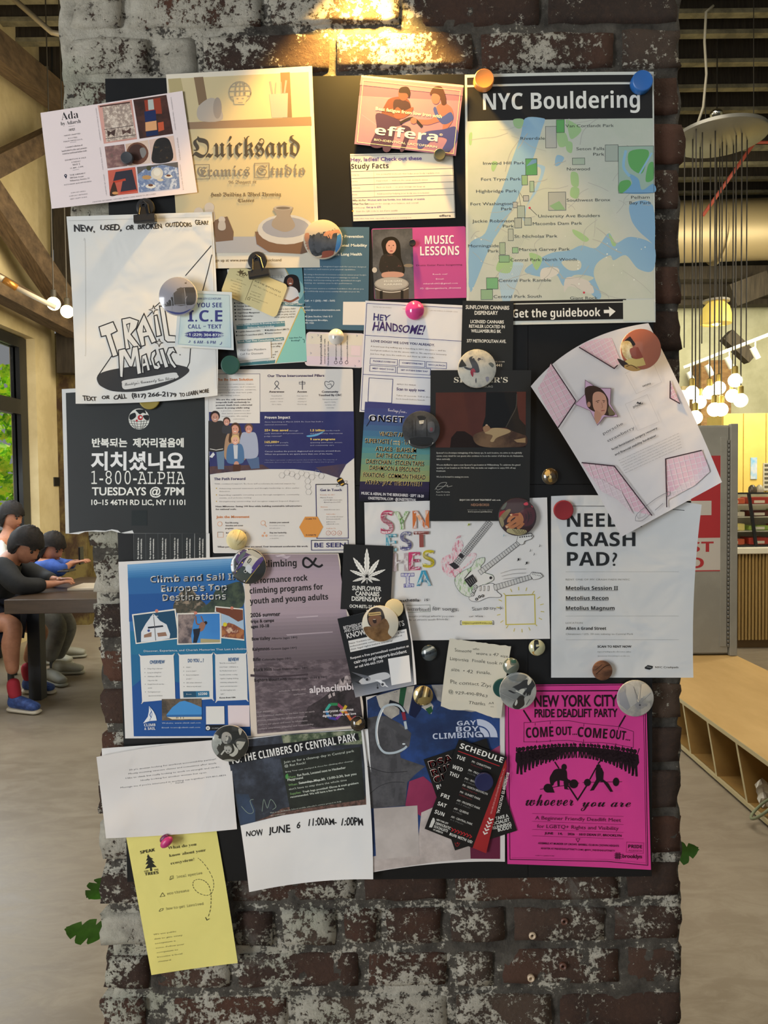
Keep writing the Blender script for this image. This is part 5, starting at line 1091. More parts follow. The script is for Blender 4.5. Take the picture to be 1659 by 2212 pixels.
# --- crash pad flyer, curling past the board's edge
crop(1150,1060,4.254)
s=Sheet('flyer','white flyer with large black lettering, curling off the right edge of the pillar','flyer',[(172,50),(1556,128),(1480,1718),(172,1718)],1.0,'bfc3c6',ang=0,bulge=[(0,-38),(-32,0),None,None],lift=(0,22,6,0),bow=(0,0),wave=2.5,crumple=.5,pow_=2.2)
K1='22262a';K2='8a8e90'
s.line([(236,140),(700,142)],5,K1).line([(1290,172),(1398,181)],5,K1)
s.text('NEED A',318,332,124,K1,'B',w=690).text('CRASH',312,510,128,K1,'B',w=634).text('PAD?',318,690,126,K1,'B',w=460)
for y in(746,1152,1370):s.line([(306,y),(1345,y-1)],2.5,'8d9294')
s.text('RENT ONE OF MY CRASH PADS IN NYC',306,824,20,K2,'',w=590)
for t,y,w in(('Metolius Session II',912,478),('Metolius Recon',1004,390),('Metolius Magnum',1096,446)):s.text(t,308,y,34,K1,'B',w=w).line([(306,y+6),(306+w,y+6)],3,K1)
s.text('LOCATION',306,1223,20,K2,'',w=154).text('Allen & Grand Street',308,1279,27,K1,'B',w=370).text('Chinatown / LES. 20 min subway to Central Park',306,1325,20,K2,'',w=620)
s.text('SCAN TO RENT NOW',598,1442,20,K1,'b',w=312).text('nyccrashpads.docsto.site',598,1486,17,K2,'',w=306).text('Questions? Everything is on the site',598,1524,14,K2,'',w=298)
s.poly([(1032,1622),(1060,1602),(1108,1612),(1104,1632),(1076,1646),(1034,1636)],K1).line([(1050,1618),(1092,1626)],3,'a8acae').text('NYC Crashpads',1128,1631,22,K1,'',w=214)
s.finish()
# --- big tilted pink-grid flyer bulging off the board
crop(1130,690,3.7705)
s=Sheet('flyer','tilted white flyer with pink grid corners and a star portrait, bulging off the right','flyer',[(62,545),(1020,30),(1620,1325),(800,1772)],5.2,'cdcbce',ang=28,bulge=[(-62,-88),(14,-10),(0,0),(18,-8)],lift=(34,0,34,8),bow=(0,3),wave=3,crumple=.3,pow_=1.6)
PG=mott('pink_tile_print','c9a3b4','d3b6c2',6);PG2=mott('pale_tile_print','c0bcc0','ccb8c4',6)
def tiles(pts,m,ang,st,w=5,grid='d6ccd2'):
 s.poly(pts,m);xs=[p[0]for p in pts];ys=[p[1]for p in pts];a=math.radians(ang);cx,cy=sum(xs)/len(xs),sum(ys)/len(ys)
 def clipl(p,d):
  t=[]
  for i in range(len(pts)):
   a_,b_=pts[i],pts[(i+1)%len(pts)];ex,ey=b_[0]-a_[0],b_[1]-a_[1];den=d[0]*ey-d[1]*ex
   if abs(den)<1e-6:continue
   k=((a_[0]-p[0])*ey-(a_[1]-p[1])*ex)/den;u=((a_[0]-p[0])*d[1]-(a_[1]-p[1])*d[0])/den
   if 0<=u<1:t.append(k)
  t.sort();return[((p[0]+d[0]*t[i],p[1]+d[1]*t[i]),(p[0]+d[0]*t[i+1],p[1]+d[1]*t[i+1]))for i in range(0,len(t)-1,2)]
 for dd in((math.cos(a),-math.sin(a)),(math.sin(a),math.cos(a))):
  nn=(-dd[1],dd[0])
  for k in range(-14,15):
   for A,B in clipl((cx+nn[0]*k*st,cy+nn[1]*k*st),dd):
    if math.hypot(A[0]-B[0],A[1]-B[1])>4:s.line([A,B],w,grid,'picture')
tiles([(228,356),(430,665),(285,882),(235,800),(150,640),(120,560),(170,480)],PG,28,46)
tiles([(455,228),(740,398),(800,350),(760,250),(720,150),(600,160),(500,190)],PG,28,40)
tiles([(476,1166),(742,1194),(1050,1598),(900,1560),(800,1400),(640,1300),(560,1290)],PG,20,44);tiles([(560,1290),(640,1300),(800,1400),(900,1590),(760,1460),(640,1400)],PG2,20,40)
tiles([(1160,1136),(1455,1066),(1500,1180),(1420,1260),(1300,1340),(1168,1440)],PG,14,44);tiles([(1300,1340),(1420,1260),(1500,1180),(1520,1240),(1400,1350),(1180,1470),(1168,1440)],PG2,14,40)
tiles([(1200,505),(1278,686),(1196,640)],PG,28,34);s.poly([(1020,95),(990,128),(1040,180)],'c9a3b4')
for q in([(225,354),(430,665),(285,882)],[(455,226),(742,400),(770,372)],[(476,1166),(742,1194),(1050,1598)],[(1455,1066),(1160,1136),(1170,1530)],[(1198,500),(1196,640),(1278,686)],[(1022,95),(990,128)]):s.line(q,9,'3a2a34')
star=[(508,498),(602,562),(712,564),(706,686),(768,790),(660,790),(606,858),(548,742),(426,690),(506,612)]
s.poly([(x+(x-600)*.05,y+(y-680)*.05)for x,y in star],'77606e').poly(star,'bfa0bc')
s.poly([(506,560),(570,540),(640,570),(690,640),(700,700),(750,770),(690,785),(540,730),(510,640)],'3a2a24',smooth=True).poly([(570,610),(620,588),(668,620),(684,690),(672,760),(640,784),(600,760),(570,710)],'b98c78',smooth=True).disc(536,692,14,'a87c6c',ry=22).poly([(590,740),(640,780),(605,850),(580,800)],'b08470',smooth=True).line([(592,668),(622,660)],5,'4a322a').line([(646,660),(668,664)],5,'4a322a').disc(608,676,5,'2c1e1a',ry=3).disc(658,674,5,'2c1e1a',ry=3).line([(638,676),(648,716),(636,722)],4,'9c705e').line([(636,744),(664,740)],6,'8f4a48').poly([(700,700),(755,775),(700,782),(690,740)],'6a6048')
s.text('porsche',655,940,30,'4a4a50','',w=182,ang=28).text('strawberry',690,1000,30,'4a4a50','',w=246,ang=27).text('facial feminization surgery recovery',724,1066,17,'3a3a40','b',w=412,ang=25.5).text('and financial stability fundraiser',750,1110,17,'3a3a40','b',w=374,ang=25.5)
tx=['hi, i am looking to fund the facial feminization surgery recovery costs and i am','hoping to raise enough to cover rent, medication, food, transportation, and more for the','next two months while i heal. please consider sharing or donating if you can, or sending','a kind message. every dollar goes towards the surgery recovery costs for me and my','partner. we are so grateful to live in a community like this one. thank you so much','for reading. please help however you can. stay safe and well, loving you all dearly']
for i,t in enumerate(tx):s.text(t,782+i*10.5,1152+i*20,10,'6a6a70','',w=535-i*6,ang=24.5)
s.line([(832,446),(832,440),(1050,330),(1128,512),(922,606),(840,450)],2,'a5a2a6').line([(832,690),(1010,612),(1108,832),(932,906)],2,'a5a2a6',closed=True).text('venmo',974,552,16,'2a2a30','B',w=72,ang=20).text('gofundme',898,722,18,'2a2a30','B',w=86,ang=22)
s.poly([(922,684),(934,668),(944,680),(958,672),(960,690)],'2a2a30')
s.line([(915,1640),(925,1590),(990,1530),(1080,1460),(1160,1415),(1192,1405),(1194,1430),(1172,1440),(1168,1418)],4,'77757c',smooth=True).line([(915,1640),(960,1642),(1010,1610),(1040,1580)],4,'77757c',smooth=True).line([(925,1590),(940,1620),(990,1600),(1000,1580)],4,'9a989e',smooth=True).line([(1075,1554),(1140,1498)],4,'77757c')
s.finish()
# --- sailing trip flyer
crop(250,1170,4.916)
s=Sheet('flyer','blue climbing and sailing trip flyer with pinned snapshots and a wide white margin','flyer',[(28,215),(1360,150),(1440,2080),(100,2090)],1.4,'cfcdcc',ang=1.5,wave=.8,lift=(3,0,0,0))
s.poly([(124,244),(840,196),(1335,175),(1440,2062),(192,2068)],mott('sea_blue','1f5a92','2a6a9e',3))
for k in range(7):s.poly([(124+k*1,244+k*22),(1335+k,175+k*22),(1336+k,200+k*22),(126+k,268+k*22)],['6f9cc4','6594be','5a8cb8','4a80b0','3f77aa','3670a4','2d689c'][k])
s.poly([(128,390),(1346,340),(1352,520),(136,560)],'2a5f98').poly([(136,560),(1352,520),(1360,700),(142,850)],'1f4f8c').poly([(150,950),(1370,950),(1384,1180),(160,1200)],'22688c').poly([(160,1200),(1384,1180),(1396,1500),(176,1560)],'1f5f8a').poly([(176,1540),(300,1440),(700,1500),(1396,1440),(1440,2062),(192,2068)],'1c4a8a')
rk=mott('cliff_print','4a4438','8a7a68',90,c3='2c3028');s.poly([(610,700),(640,610),(700,520),(760,490),(820,520),(900,610),(960,680),(900,750),(660,760)],rk,smooth=True).poly([(860,750),(1000,640),(1060,520),(1180,460),(1340,440),(1346,690),(1100,700),(1050,750)],mott('dark_hill_print','23302c','3f4c3a',80),smooth=True)
for dx,dy,c_ in((3,4,'1a2634'),(0,0,'d8d6d0')):
 s.text('Climb and Sail In',370+dx,436+dy,68,c_,'B',w=930,ang=2.0).text("Europe's Top",484+dx,534+dy,68,c_,'B',w=700,ang=1.4).text('Destinations',498+dx,630+dy,68,c_,'B',w=676,ang=1.4)
def snap(c,inner,pin):s.poly(c,'d3cfc6').poly(inner[0],inner[1]).disc(pin[0],pin[1],18,'c07a66')
snap([(172,772),(636,712),(678,1030),(212,1088)],([(188,784),(624,730),(662,1020),(222,1074)],'1c4460'),(435,736))
s.poly([(400,760),(470,840),(540,880),(578,980),(572,1026),(440,1050),(268,1066),(270,960),(320,870)],'c9ccd0',smooth=False).poly([(340,905),(500,888),(506,905),(342,924)],'1d2430').poly([(300,990),(380,960),(380,1010),(300,1020)],'8a6a58').poly([(440,970),(530,960),(545,1000),(450,1010)],'8a6a58').line([(400,755),(425,1050)],7,'55585c').disc(350,945,14,'3a4a8a').line([(366,800),(450,790)],6,'c9ccd0')
snap([(650,760),(1116,750),(1120,1082),(652,1096)],([(662,774),(1104,764),(1108,1070),(664,1082)],mott('bright_sky_print','2f72b4','3a80c0',4)),(848,758))
s.poly([(662,774),(850,770),(820,880),(800,1000),(810,1080),(664,1082)],mott('rock_wall_print','4c4448','8c7c78',60)).poly([(900,1030),(1108,1040),(1108,1070),(900,1074)],'a09670').line([(850,790),(860,870),(900,880),(940,900),(950,860)],14,'7a5240',smooth=True).line([(905,790),(935,860)],12,'7a5240').disc(955,862,18,'2a201c').poly([(900,860),(950,870),(930,940),(880,950)],'8a6250',smooth=True).poly([(820,930),(900,920),(890,980),(860,1076),(820,1076),(830,1000)],'1d2430')
s.poly([(1056,684),(1352,712),(1366,1052),(1120,1024),(1120,750),(1050,745)],'d3cfc6').poly([(1062,698),(1350,724),(1362,1036),(1124,1012),(1124,750),(1064,742)],'9ab0c4').poly([(1062,698),(1350,724),(1352,830),(1300,850),(1200,790),(1066,742)],'6a3c2c').poly([(1124,900),(1200,860),(1260,880),(1362,940),(1362,1036),(1124,1012)],mott('deck_people_print','a0663c','c9a88c',60,c3='6c2f24')).disc(1160,880,22,'c9b830').disc(1234,705,17,'c07a66')
s.text('Discover, Experience, and Cherish Memories That Last a Lifetime',298,1172,26,'c8d0d6','',w=1096,ang=1.3)
for q in([(258,1212),(614,1202),(632,1670),(280,1702)],[(672,1200),(1026,1192),(1034,1672),(684,1690)],[(1056,1196),(1384,1188),(1400,1680),(1066,1690)]):s.poly(smooth_pts([(q[0][0]+16,q[0][1]),(q[1][0]-16,q[1][1]),(q[1][0],q[1][1]+16),(q[2][0],q[2][1]-16),(q[2][0]-16,q[2][1]),(q[3][0]+16,q[3][1]),(q[3][0],q[3][1]-16),(q[0][0],q[0][1]+16)],True,3),'cfcecb')
s.text('OVERVIEW',362,1298,36,'2c5a8a','b',w=158).text('DO YOU ... ?',766,1282,36,'2c5a8a','b',w=168).text('REVIEW',1196,1270,36,'2c5a8a','b',w=112)
for x,y,ls,c_ in((334,1356,('7 Days Trip to Europe','Living on sailing boat','Climbing in different','crag every day','People from all over the','world','For beginners and','experienced climbers'),1),(746,1340,('Climb ?','Love to travel ?','Enjoy meeting new','people ?','Like unique adventure?','Want to try sth new?'),1),(1100,1296,("\"Boat life is something I'll",'never forget - waking up on','the Mediterranean sea to','beautiful sunrises, cooking','together, laughing, climbing,','swimming, sailing into the','sunset, and dancing under','the stars laughing each','night."'),0)):
 for i,t in enumerate(ls):
  s.text(t,x+i*1.4,y+i*41,15,'5c6066','',k=1.04,ang=.8)
  if c_ and t not in('crag every day','world','experienced climbers','people ?'):s.disc(x-25+i,y+i*41-6,4,'5c6066',n=8)
s.text('Keren from USA',1102,1666,15,'2c2e33','b',w=170).poly([(716,1590),(992,1586),(996,1650),(720,1656)],'1f4a66').poly([(850,1588),(992,1586),(996,1650),(856,1653)],'2a688c').text('From',750,1628,18,'b8c4cc','',w=54).text('$2200',876,1630,26,'d8dce0','B',w=96)
s.poly([(488,1672),(912,1666),(914,1894),(492,1900)],mott('cave_print','3c3630','6a5c4c',50)).poly([(535,1842),(600,1760),(680,1700),(730,1690),(800,1712),(912,1760),(914,1850)],'3f84c0',smooth=False).poly([(535,1840),(914,1836),(914,1862),(545,1864)],'2a5f98').poly([(545,1862),(914,1860),(914,1884),(600,1888)],'c9bfa8')
for x in(645,660,690,718):s.line([(x,1862),(x,1880)],6,'1d1d20')
s.poly([(354,1746),(400,1800),(425,1850),(436,1900),(360,1905),(290,1930),(340,1860),(352,1800)],'cfd4d8',smooth=False).line([(360,1760),(386,1830),(360,1900)],5,'1c4a8a',smooth=True).line([(380,1800),(362,1840),(378,1870)],8,'1c4a8a').text('CLIMB',302,1962,28,'cfd4d8','B',w=120).text('& SAIL',304,2000,28,'cfd4d8','B',w=118)
s.text('Website: www.climb-sail.com',490,1934,18,'b4c4d4','',w=414,ang=.6).text('Email: tours@climb-sail.com',490,1982,18,'b4c4d4','',w=406,ang=.6)
s.poly([(958,1750),(1152,1748),(1156,1938),(960,1940)],'d2cfca').poly([(1190,1740),(1420,1738),(1424,1965),(1196,1966)],'d2c4c6').poly([(955,1948),(1160,1946),(1162,2004),(956,2008)],'17181c').disc(979,1980,22,'d2cfca').text('SCAN ME',1020,1988,16,'b0b0b0','',w=120).line([(970,1972),(988,1990)],4,'22242a').line([(988,1972),(970,1990)],4,'22242a')
s.finish()
# --- climbing program poster
crop(480,1150,3.7705)
def jag(Q,u,v):
 Q=Q.copy();e=u>.999;Q[:,0]+=np.where(e,1.6*np.sin(v*31)+np.interp(v,[0,.1,.3,.34,.42,1],[0,-1,-4,3,8,0]),0);return Q
s=Sheet('flyer','mauve mountain landscape flyer listing youth climbing programs, lower left of centre','flyer',[(172,172),(947,172),(1165,1590),(235,1668)],2.2,'cbbfb2',ang=4.6,cut=jag,lift=(0,3,0,0),wave=.6)
s.grad(['8f8088','a08f9a','a4939c','9c8c95'],.055,.004,.99,.32).grad(['a0909a','7c7078','6e636a','5c5258'],.055,.32,.99,.60)
s.cover(mott('desert_print','4a4046','6c6066',60,c3='574c52',stretch=(1,1,2.2)),.055,.60,.99,.985)
s.poly([(700,1420),(800,1360),(880,1300),(930,1230),(990,1180),(1050,1200),(1120,1330),(1150,1560),(1000,1575),(760,1590),(640,1560)],mott('dark_ridge','1d191b','3a3236',70),smooth=False).poly([(930,1260),(960,1190),(985,1230),(1000,1170),(1040,1160),(1050,1220),(1010,1280),(960,1300)],mott('pale_crag','b0a4a4','4a4044',120),smooth=False).poly([(862,1330),(880,1310),(892,1340),(870,1356)],'a89c9c').poly([(896,1310),(915,1300),(920,1330),(902,1336)],'a89c9c')
for q,c_ in(([(430,190),(500,178),(520,192),(450,200)],'b4a8b0'),([(480,200),(560,190),(530,215)],'b0a2ac'),([(230,690),(420,676),(424,686),(240,702)],'b0a4ac'),([(600,690),(780,676),(780,686),(610,698)],'ada0a8'),([(230,1155),(420,1170),(700,1150),(700,1164),(420,1186),(230,1175)],'40363c'),([(520,830),(900,806),(900,816),(530,842)],'9a8e96')):s.poly(q,c_)
s.text('alpha climbing',150,292,54,'1b1a1c','B',w=456,ang=2.2)
s.line([(818,262),(790,280),(750,262),(710,222),(680,208),(660,230),(665,270),(700,284),(735,258),(765,208)],17,'17161a',smooth=True)
s.text('performance rock',222,420,46,'1b1a1c','B',w=474,ang=3.4).text('climbing programs for',224,500,46,'1b1a1c','B',w=598,ang=3.4).text('youth and young adults',226,584,46,'1b1a1c','B',w=638,ang=3.4)
s.text('2026 summer',230,692,34,'1b1a1c','b',w=244,ang=3).text('trips & camps',232,738,26,'1b1a1c','b',w=190,ang=3).text('ages 10-18',234,780,26,'1b1a1c','b',w=148,ang=3)
for t,a,y,w,w2 in(('Bow Valley','Alberta (ages 14+)',882,148,208),('Kalymnos','Greece (ages 14+)',966,138,208),('Rifle','Colorado (ages 14+)',1050,60,236),('Black Hills','South Dakota (ages 14+)',1134,146,284),('Bighorn Mountains','Wyoming (ages 10-14 & 14+)',1218,262,316)):
 x=242+(y-882)*.06;s.text(t,x,y,26,'1d1a1e','B',w=w,ang=3).text(a,x+w+12,y-(w+12)*.052,23,'2a262b','',w=w2,ang=3)
s.text('schedule, details, and',464,1300,16,'a89ea2','',w=216,ang=5).text('application',580,1326,16,'a89ea2','',w=100,ang=5).text('alphaclimbing',712,1308,54,'d0c8cc','b',w=440,ang=4.6)
s.text('our mission',282,1472,24,'a89ea2','',w=140,ang=5)
for i,(t,w)in enumerate((('take motivated climbers to the best rock on earth',470),('provide mentorship for safety and success',404),('explore our planet and meet its inhabitants',404),('nurture awareness, empathy, and responsibility',450))):s.text(t,284+i*4,1505+i*34,17,'a89ea2','',w=w,ang=5)
L_=[(1090,1500),(1050,1530),(990,1440),(940,1400),(880,1400),(845,1450),(870,1510),(930,1520),(975,1470),(1010,1410)]
for i,c_ in enumerate(('a03040','c06a30','8a3a5a','2c7a4a','3a9a8a','2f6a9a','3a3c8c','7a3a8c','c0a030')):s.line(L_[i:i+2],22,c_)
s.text('everyone deserves',822,1470,21,'d8d2d4','b',w=248,ang=4.6).text('dignity, respect, and love',818,1504,19,'d8d2d4','b',w=274,ang=4.4)
s.finish()
# --- black leaf card
s=Sheet('card','black card with a large white serrated leaf emblem','card',[(990,95),(1395,112),(1370,638),(963,625)],3.4,m=mat('card_matt_black','18191b',.4),ang=-2.0)
lf=ink('d8d8d4')
for a,L,w in((90,235,24),(55,175,22),(125,195,22),(22,165,15),(158,150,15),(-15,112,12),(197,122,12),(-45,66,9),(228,70,9)):
 ar=math.radians(a);dx,dy=math.cos(ar),-math.sin(ar);L1=[];L2=[]
 for k in range(15):
  t=k/14;ww=w*math.sin(PI*min(1,t*.97+.03))**.8*(1 if k%2 else.76);L1.append((1178+dx*L*t-dy*ww,364+dy*L*t+dx*ww));L2.append((1178+dx*L*t+dy*ww,364+dy*L*t-dx*ww))
 s.poly(L1+L2[::-1],lf,layer=1).line([(1178+dx*8,364+dy*8),(1178+dx*L*.86,364+dy*L*.86)],2,'4a4b4c',layer=3)
s.line([(1178,364),(1180,416)],5,lf)
s.text('SUNFLOWER',1058,470,36,'d8d8d4','b',w=238,ang=-2).text('CANNABIS',1084,514,36,'d8d8d4','b',w=196,ang=-2).text('DISPENSARY',1054,556,36,'d8d8d4','b',w=242,ang=-2).text('OCM-RETL-25-000',1036,612,25,'d8d8d4','b',w=240,ang=-2)
s.finish()
# --- rights card with aeroplane
s=Sheet('card','curled black and white travel rights card with a picture of an aeroplane','card',[(938,703),(1493,575),(1582,1238),(1085,1345)],5.0,m=card('c8c8ca'),ang=11.5,lift=(4,0,10,6),bulge=[None,(14,0),None,None],pow_=1.5)
s.poly([(938,703),(1476,580),(1510,720),(1540,900),(1562,1238),(1085,1345)],'1b1e22')
s.grad(['1b1e22','5a5e66','8a8e98'],.0,.74,.955,1.0,n=12)
s.text('BETWEEN ICE',990,790,25,'c0c0c2','b',w=160,ang=12).text('AND QUESTIONS',996,816,25,'c0c0c2','b',w=196,ang=12).text('KNOW YOUR RIGHTS',1018,865,42,'c8c8ca','b',w=480,ang=13)
s.poly([(1026,884),(1500,786),(1514,874),(1044,976)],'d0d0d0')
for i,(t,w)in enumerate((('New Yorkers can call an immigration & law',462),('enforcement consultant to understand',432),('their legal rights before traveling!',350))):s.text(t,1036+i*5,914+i*24-2,16,'2a2c30','',w=w,ang=12.2)
s.text('Request a free personalized consultation at',1046,1034,19,'c8c8ca','b',w=486,ang=12).text('cair-ny.org/report-incident',1074,1070,26,'c8c8ca','b',w=440,ang=12).text('or call 646-665-7599',1082,1106,20,'c8c8ca','b',w=236,ang=12)
s.poly([(1350,1030),(1522,1000),(1540,1216),(1380,1246)],'d0d0d0')
s.poly([(1116,1210),(1160,1180),(1280,1145),(1340,1142),(1366,1166),(1350,1190),(1240,1220),(1150,1238),(1120,1228)],'b4b6ba',smooth=True).poly([(1050,1136),(1190,1170),(1210,1190),(1170,1196)],'5a5e66').poly([(1240,1200),(1290,1200),(1356,1262),(1340,1258)],'d0d2d6').disc(1310,1236,20,'c4c6ca').disc(1306,1238,11,'3a3c42').disc(1186,1196,22,'8a8c92',ry=16).disc(1180,1198,11,'2c2e33').line([(1262,1236),(1266,1262)],5,'3a3c42').disc(1266,1266,8,'2a2c30').poly([(1070,1208),(1110,1216),(1130,1232),(1110,1232)],'2a2c30')
s.finish()
# --- workout partner letter (front) and the blank sheet behind
crop(200,1540,2.676)
Sheet('sheet_of_paper','blank white sheet peeking out behind the workout partner letter','paper',[(52,205),(720,156),(800,560),(80,600)],1.8,'d6d4d2',lift=(6,0,0,0))
s=Sheet('letter','white typed letter from a workout partner seeker, folded low across the left side','letter',[(22,255),(790,150),(835,672),(78,725)],2.9,'d2cecb',ang=7.2,bulge=[(0,-14),None,(0,6),None],lift=(10,0,3,3),wave=3,crumple=.35)
for t,x,y,w,a in(('30 y/o woman looking for workout accountability partner!',212,334,504,7.2),('Mostly morning exercise classes and sometimes after work.',208,356,514,7.0),('I like to climb but really looking to work on strength and cardio.',192,382,550,7.0),('Ideally looking for another womxn but open.',279,394,386,7.0),("Message me if you're interested in working out together! 909-801-4830",162,436,614,6.8),('-   Sarah',452,412,76,6)):s.text(t,x,y,10.5,'4a484c','',w=w,ang=a)
s.finish()
# --- park cleanup flyer, long sheet with marker writing
Sheet('sheet_of_paper','blank white sheet showing behind the right edge of the park cleanup flyer','paper',[(1380,110),(1592,92),(1634,700),(1420,740)],1.7,'d4d4d4',lift=(0,3,3,0))
s=Sheet('flyer','long white flyer with a dark rock photograph and black marker date below it','flyer',[(768,160),(1562,92),(1622,962),(905,1036)],2.9,'d4d4d4',ang=8,bulge=[(0,-6),(14,-6),(10,-22),(10,0)],lift=(0,2,3,10),wave=2,crumple=.3)
s.poly([(772,168),(1180,118),(1552,98),(1572,300),(1582,528),(1380,548),(1100,590),(852,652),(815,440)],mott('rock_photo','20242c','3f4654',28,c3='2b303a',lo=.36,hi=.64))
s.poly([(1090,130),(1552,98),(1560,180),(1110,200)],mott('trees_photo','2c3a2c','8a8f78',60,c3='4c5a44',lo=.38,hi=.62)).poly([(1030,590),(1100,550),(1580,480),(1582,530),(1380,550),(1100,592),(940,628)],mott('mulch_photo','3a2c28','6c5048',130)).poly([(830,470),(900,470),(940,560),(940,630),(855,648)],mott('blue_rock','2f3f58','24303f',20))
s.poly([(786,178),(1555,126),(1552,108),(1556,160),(1100,225),(786,300)],'15171a',layer=None)if False else s.poly([(770,208),(1180,168),(1534,118),(1542,156),(1200,224),(790,302)],'14161a')
s.text('TO: THE CLIMBERS OF CENTRAL PARK',802,296,44,'d8d8d6','B',w=736,ang=10.6)
s.poly([(1086,262),(1548,196),(1574,500),(1142,566)],mott('dark_panel_print','171b18','262c26',14))
LT='b9c0b8'
for t,x,y,w,h,st in(('Join us for a cleanup day in Central park',1106,292,412,17,''),('@ Rat Rock!',1110,314,124,17,''),('Bring Your own crashpad & shoes for climbing after cleanup!',1116,345,396,10,''),('Rat Rock, Located next to Heckscher',1184,367,284,13,'b'),('Playground',1128,394,90,13,'b'),('Saturday, May 30, 12:00-2:30, but you',1192,412,338,13,'b'),("don't have to stay there the whole time",1136,447,338,14,''),('Trash bags provided! Gloves & trash grabbers',1214,462,328,11,'b'),('recommended. We will have a few to share.',1144,492,316,11,'b'),("This is an Anderson School middle schooler's service project to help",1026,582,418,9,''),('the community!',1030,598,84,9,'')):s.text(t,x,y,h,LT,st,w=w,ang=9.3)
for t,x,y,w in(('Where:',1126,380,50),('When:',1132,424,54),('Supplies:',1142,474,64)):s.text(t,x,y,12,'6a8a5a','b',w=w,ang=9.3)
s.line([(1196,408),(1340,386)],3,'d4d4d4').line([(860,540),(900,580),(930,570),(910,510),(930,500)],3,'7a8a80',smooth=True).line([(980,570),(990,500),(1010,550),(1030,500),(1060,540),(1040,560)],3,'7a8a80',smooth=True).poly([(1115,362),(1128,352),(1132,378),(1118,380)],'4a8a4a',smooth=True)
for t,x,y,w,h,a in(('NOW',890,714,96,32,6),('JUNE',1020,700,122,40,6),('6',1182,664,20,40,4),('11:00AM-',1248,650,166,40,0),('1:00PM',1438,648,124,42,-3)):s.text(t,x,y,h,'1d1d20','H',w=w,ang=a)
s.finish()
# --- yellow flyer
crop(200,1760,4.879)
s=Sheet('flyer','tall yellow flyer with a black fir tree, hanging below the board over the bricks','flyer',[(350,215),(1298,120),(1530,1563),(620,1690)],.9,'d6cc78',ang=7.6,wave=1.5,lift=(0,0,3,4),bulge=[None,(6,0),(0,-6),None],crumple=.3)
YK='26261e'
s.text('SPEAK',503,414,32,YK,'B',w=156,ang=11).text('FOR',545,606,15,YK,'B',w=44,ang=8).text('THE',648,590,15,YK,'B',w=44,ang=8).text('TREES',552,642,30,YK,'B',w=144,ang=8)
s.poly([(584,414),(606,448),(642,466),(622,472),(655,506),(632,508),(676,550),(624,555),(630,592),(606,594),(604,560),(552,572),(586,520),(556,524),(582,482),(562,484),(580,450),(572,446)],YK)
s.text('What do you',796,366,30,'3f3f2c','s',w=300,ang=8).text('know about your',808,446,30,'3f3f2c','s',w=390,ang=9).text('ecosystem?',824,527,30,'3f3f2c','s',w=252,ang=10)
s.text('local species',886,668,24,'55543a','M',w=272,ang=9).text('eco threats',786,845,24,'55543a','M',w=232,ang=9).text('how to get involved',776,1004,24,'55543a','M',w=398,ang=8)
def dashes(pts,n=3):
 p=smooth_pts(pts,False,7)
 for i in range(0,len(p)-2,3):s.line(p[i:i+3],5,YK)
dashes([(1110,456),(1160,500),(1220,580),(1268,680),(1275,760),(1250,830),(1190,850),(1110,820),(1060,760),(1065,700),(1120,680),(1180,700),(1225,750),(1245,830),(1248,900),(1240,1000),(1212,1090)])
s.line([(1188,1080),(1204,1112),(1230,1096)],6,YK).line([(735,822),(760,858),(710,866)],4,YK,closed=True).line([(812,686),(820,650),(846,644),(850,672),(830,680),(812,686)],4,YK).line([(820,684),(840,660)],3,YK).line([(700,1016),(716,992),(744,990),(736,1008),(712,1018)],4,YK,closed=True)
for i,(t,w)in enumerate((('We use public',242),('data to give every',300),('ecosystem a',218),('voice. Follow your',304),('ecosystem to',230),('become a local',264),('steward.',142))):s.text(t,640+i*8.4,1270+i*47.5,18,'5f5e40','',w=w,ang=8)
s.finish()
# --- climbing club poster with photo
crop(780,1460,4.6083)
s=Sheet('poster','photo poster of a carabiner, jeans and a blue jacket with a bold white slogan','poster',[(48,210),(1430,60),(1432,1850),(122,1955)],1.3,'cac6c4',ang=2.5,lift=(3,0,0,5),wave=1,bulge=[(0,-28),None,(0,-34),(14,0)])
s.poly([(60,240),(240,150),(540,95),(900,80),(1380,90),(1384,1822),(1100,1820),(780,1848),(420,1900),(126,1946),(90,1400)],mott('blue_jacket','142448','22407a',9,c3='1a3058'))
s.poly([(150,200),(390,130),(380,380),(300,430),(230,380),(180,300)],mott('white_braid','a8a49c','8a8680',30)).poly([(390,120),(455,115),(420,300),(370,330)],'1f4a30').poly([(455,110),(530,100),(470,380),(420,310)],mott('white_braid2','b0aca4','948f88',40)).poly([(530,100),(620,95),(600,330),(540,420),(480,390)],'121a38').poly([(700,90),(900,85),(1200,90),(1300,330),(1100,360),(900,320),(760,240)],mott('grey_cloth','9a9894','807e7c',30)).poly([(600,310),(640,340),(700,380),(720,300),(690,260)],'a8a49c').poly([(640,330),(700,300),(715,350),(680,385)],'1f4a30')
jm=mott('grey_denim','3a3a3e','4e4e52',50);
s.poly([(62,420),(150,400),(250,400),(400,480),(500,570),(480,700),(350,800),(460,840),(640,900),(540,980),(460,1060),(440,1290),(100,1320),(90,1800),(70,900)],jm,smooth=False)
s.poly([(480,1050),(620,1000),(760,1120),(760,1300),(600,1400),(440,1290)],mott('raspberry_cloth','7a2448','8c2e52',8)).poly([(1200,800),(1384,690),(1384,1000),(1300,1000)],'8c3c5c').poly([(1080,1500),(1384,1500),(1384,1822),(1090,1820)],'5c1f38')
s.poly([(600,1360),(760,1290),(900,1400),(1080,1560),(1090,1820),(780,1848),(420,1900),(126,1946),(110,1800),(560,1700)],mott('cream_cloth','9c928e','bab0ac',14))
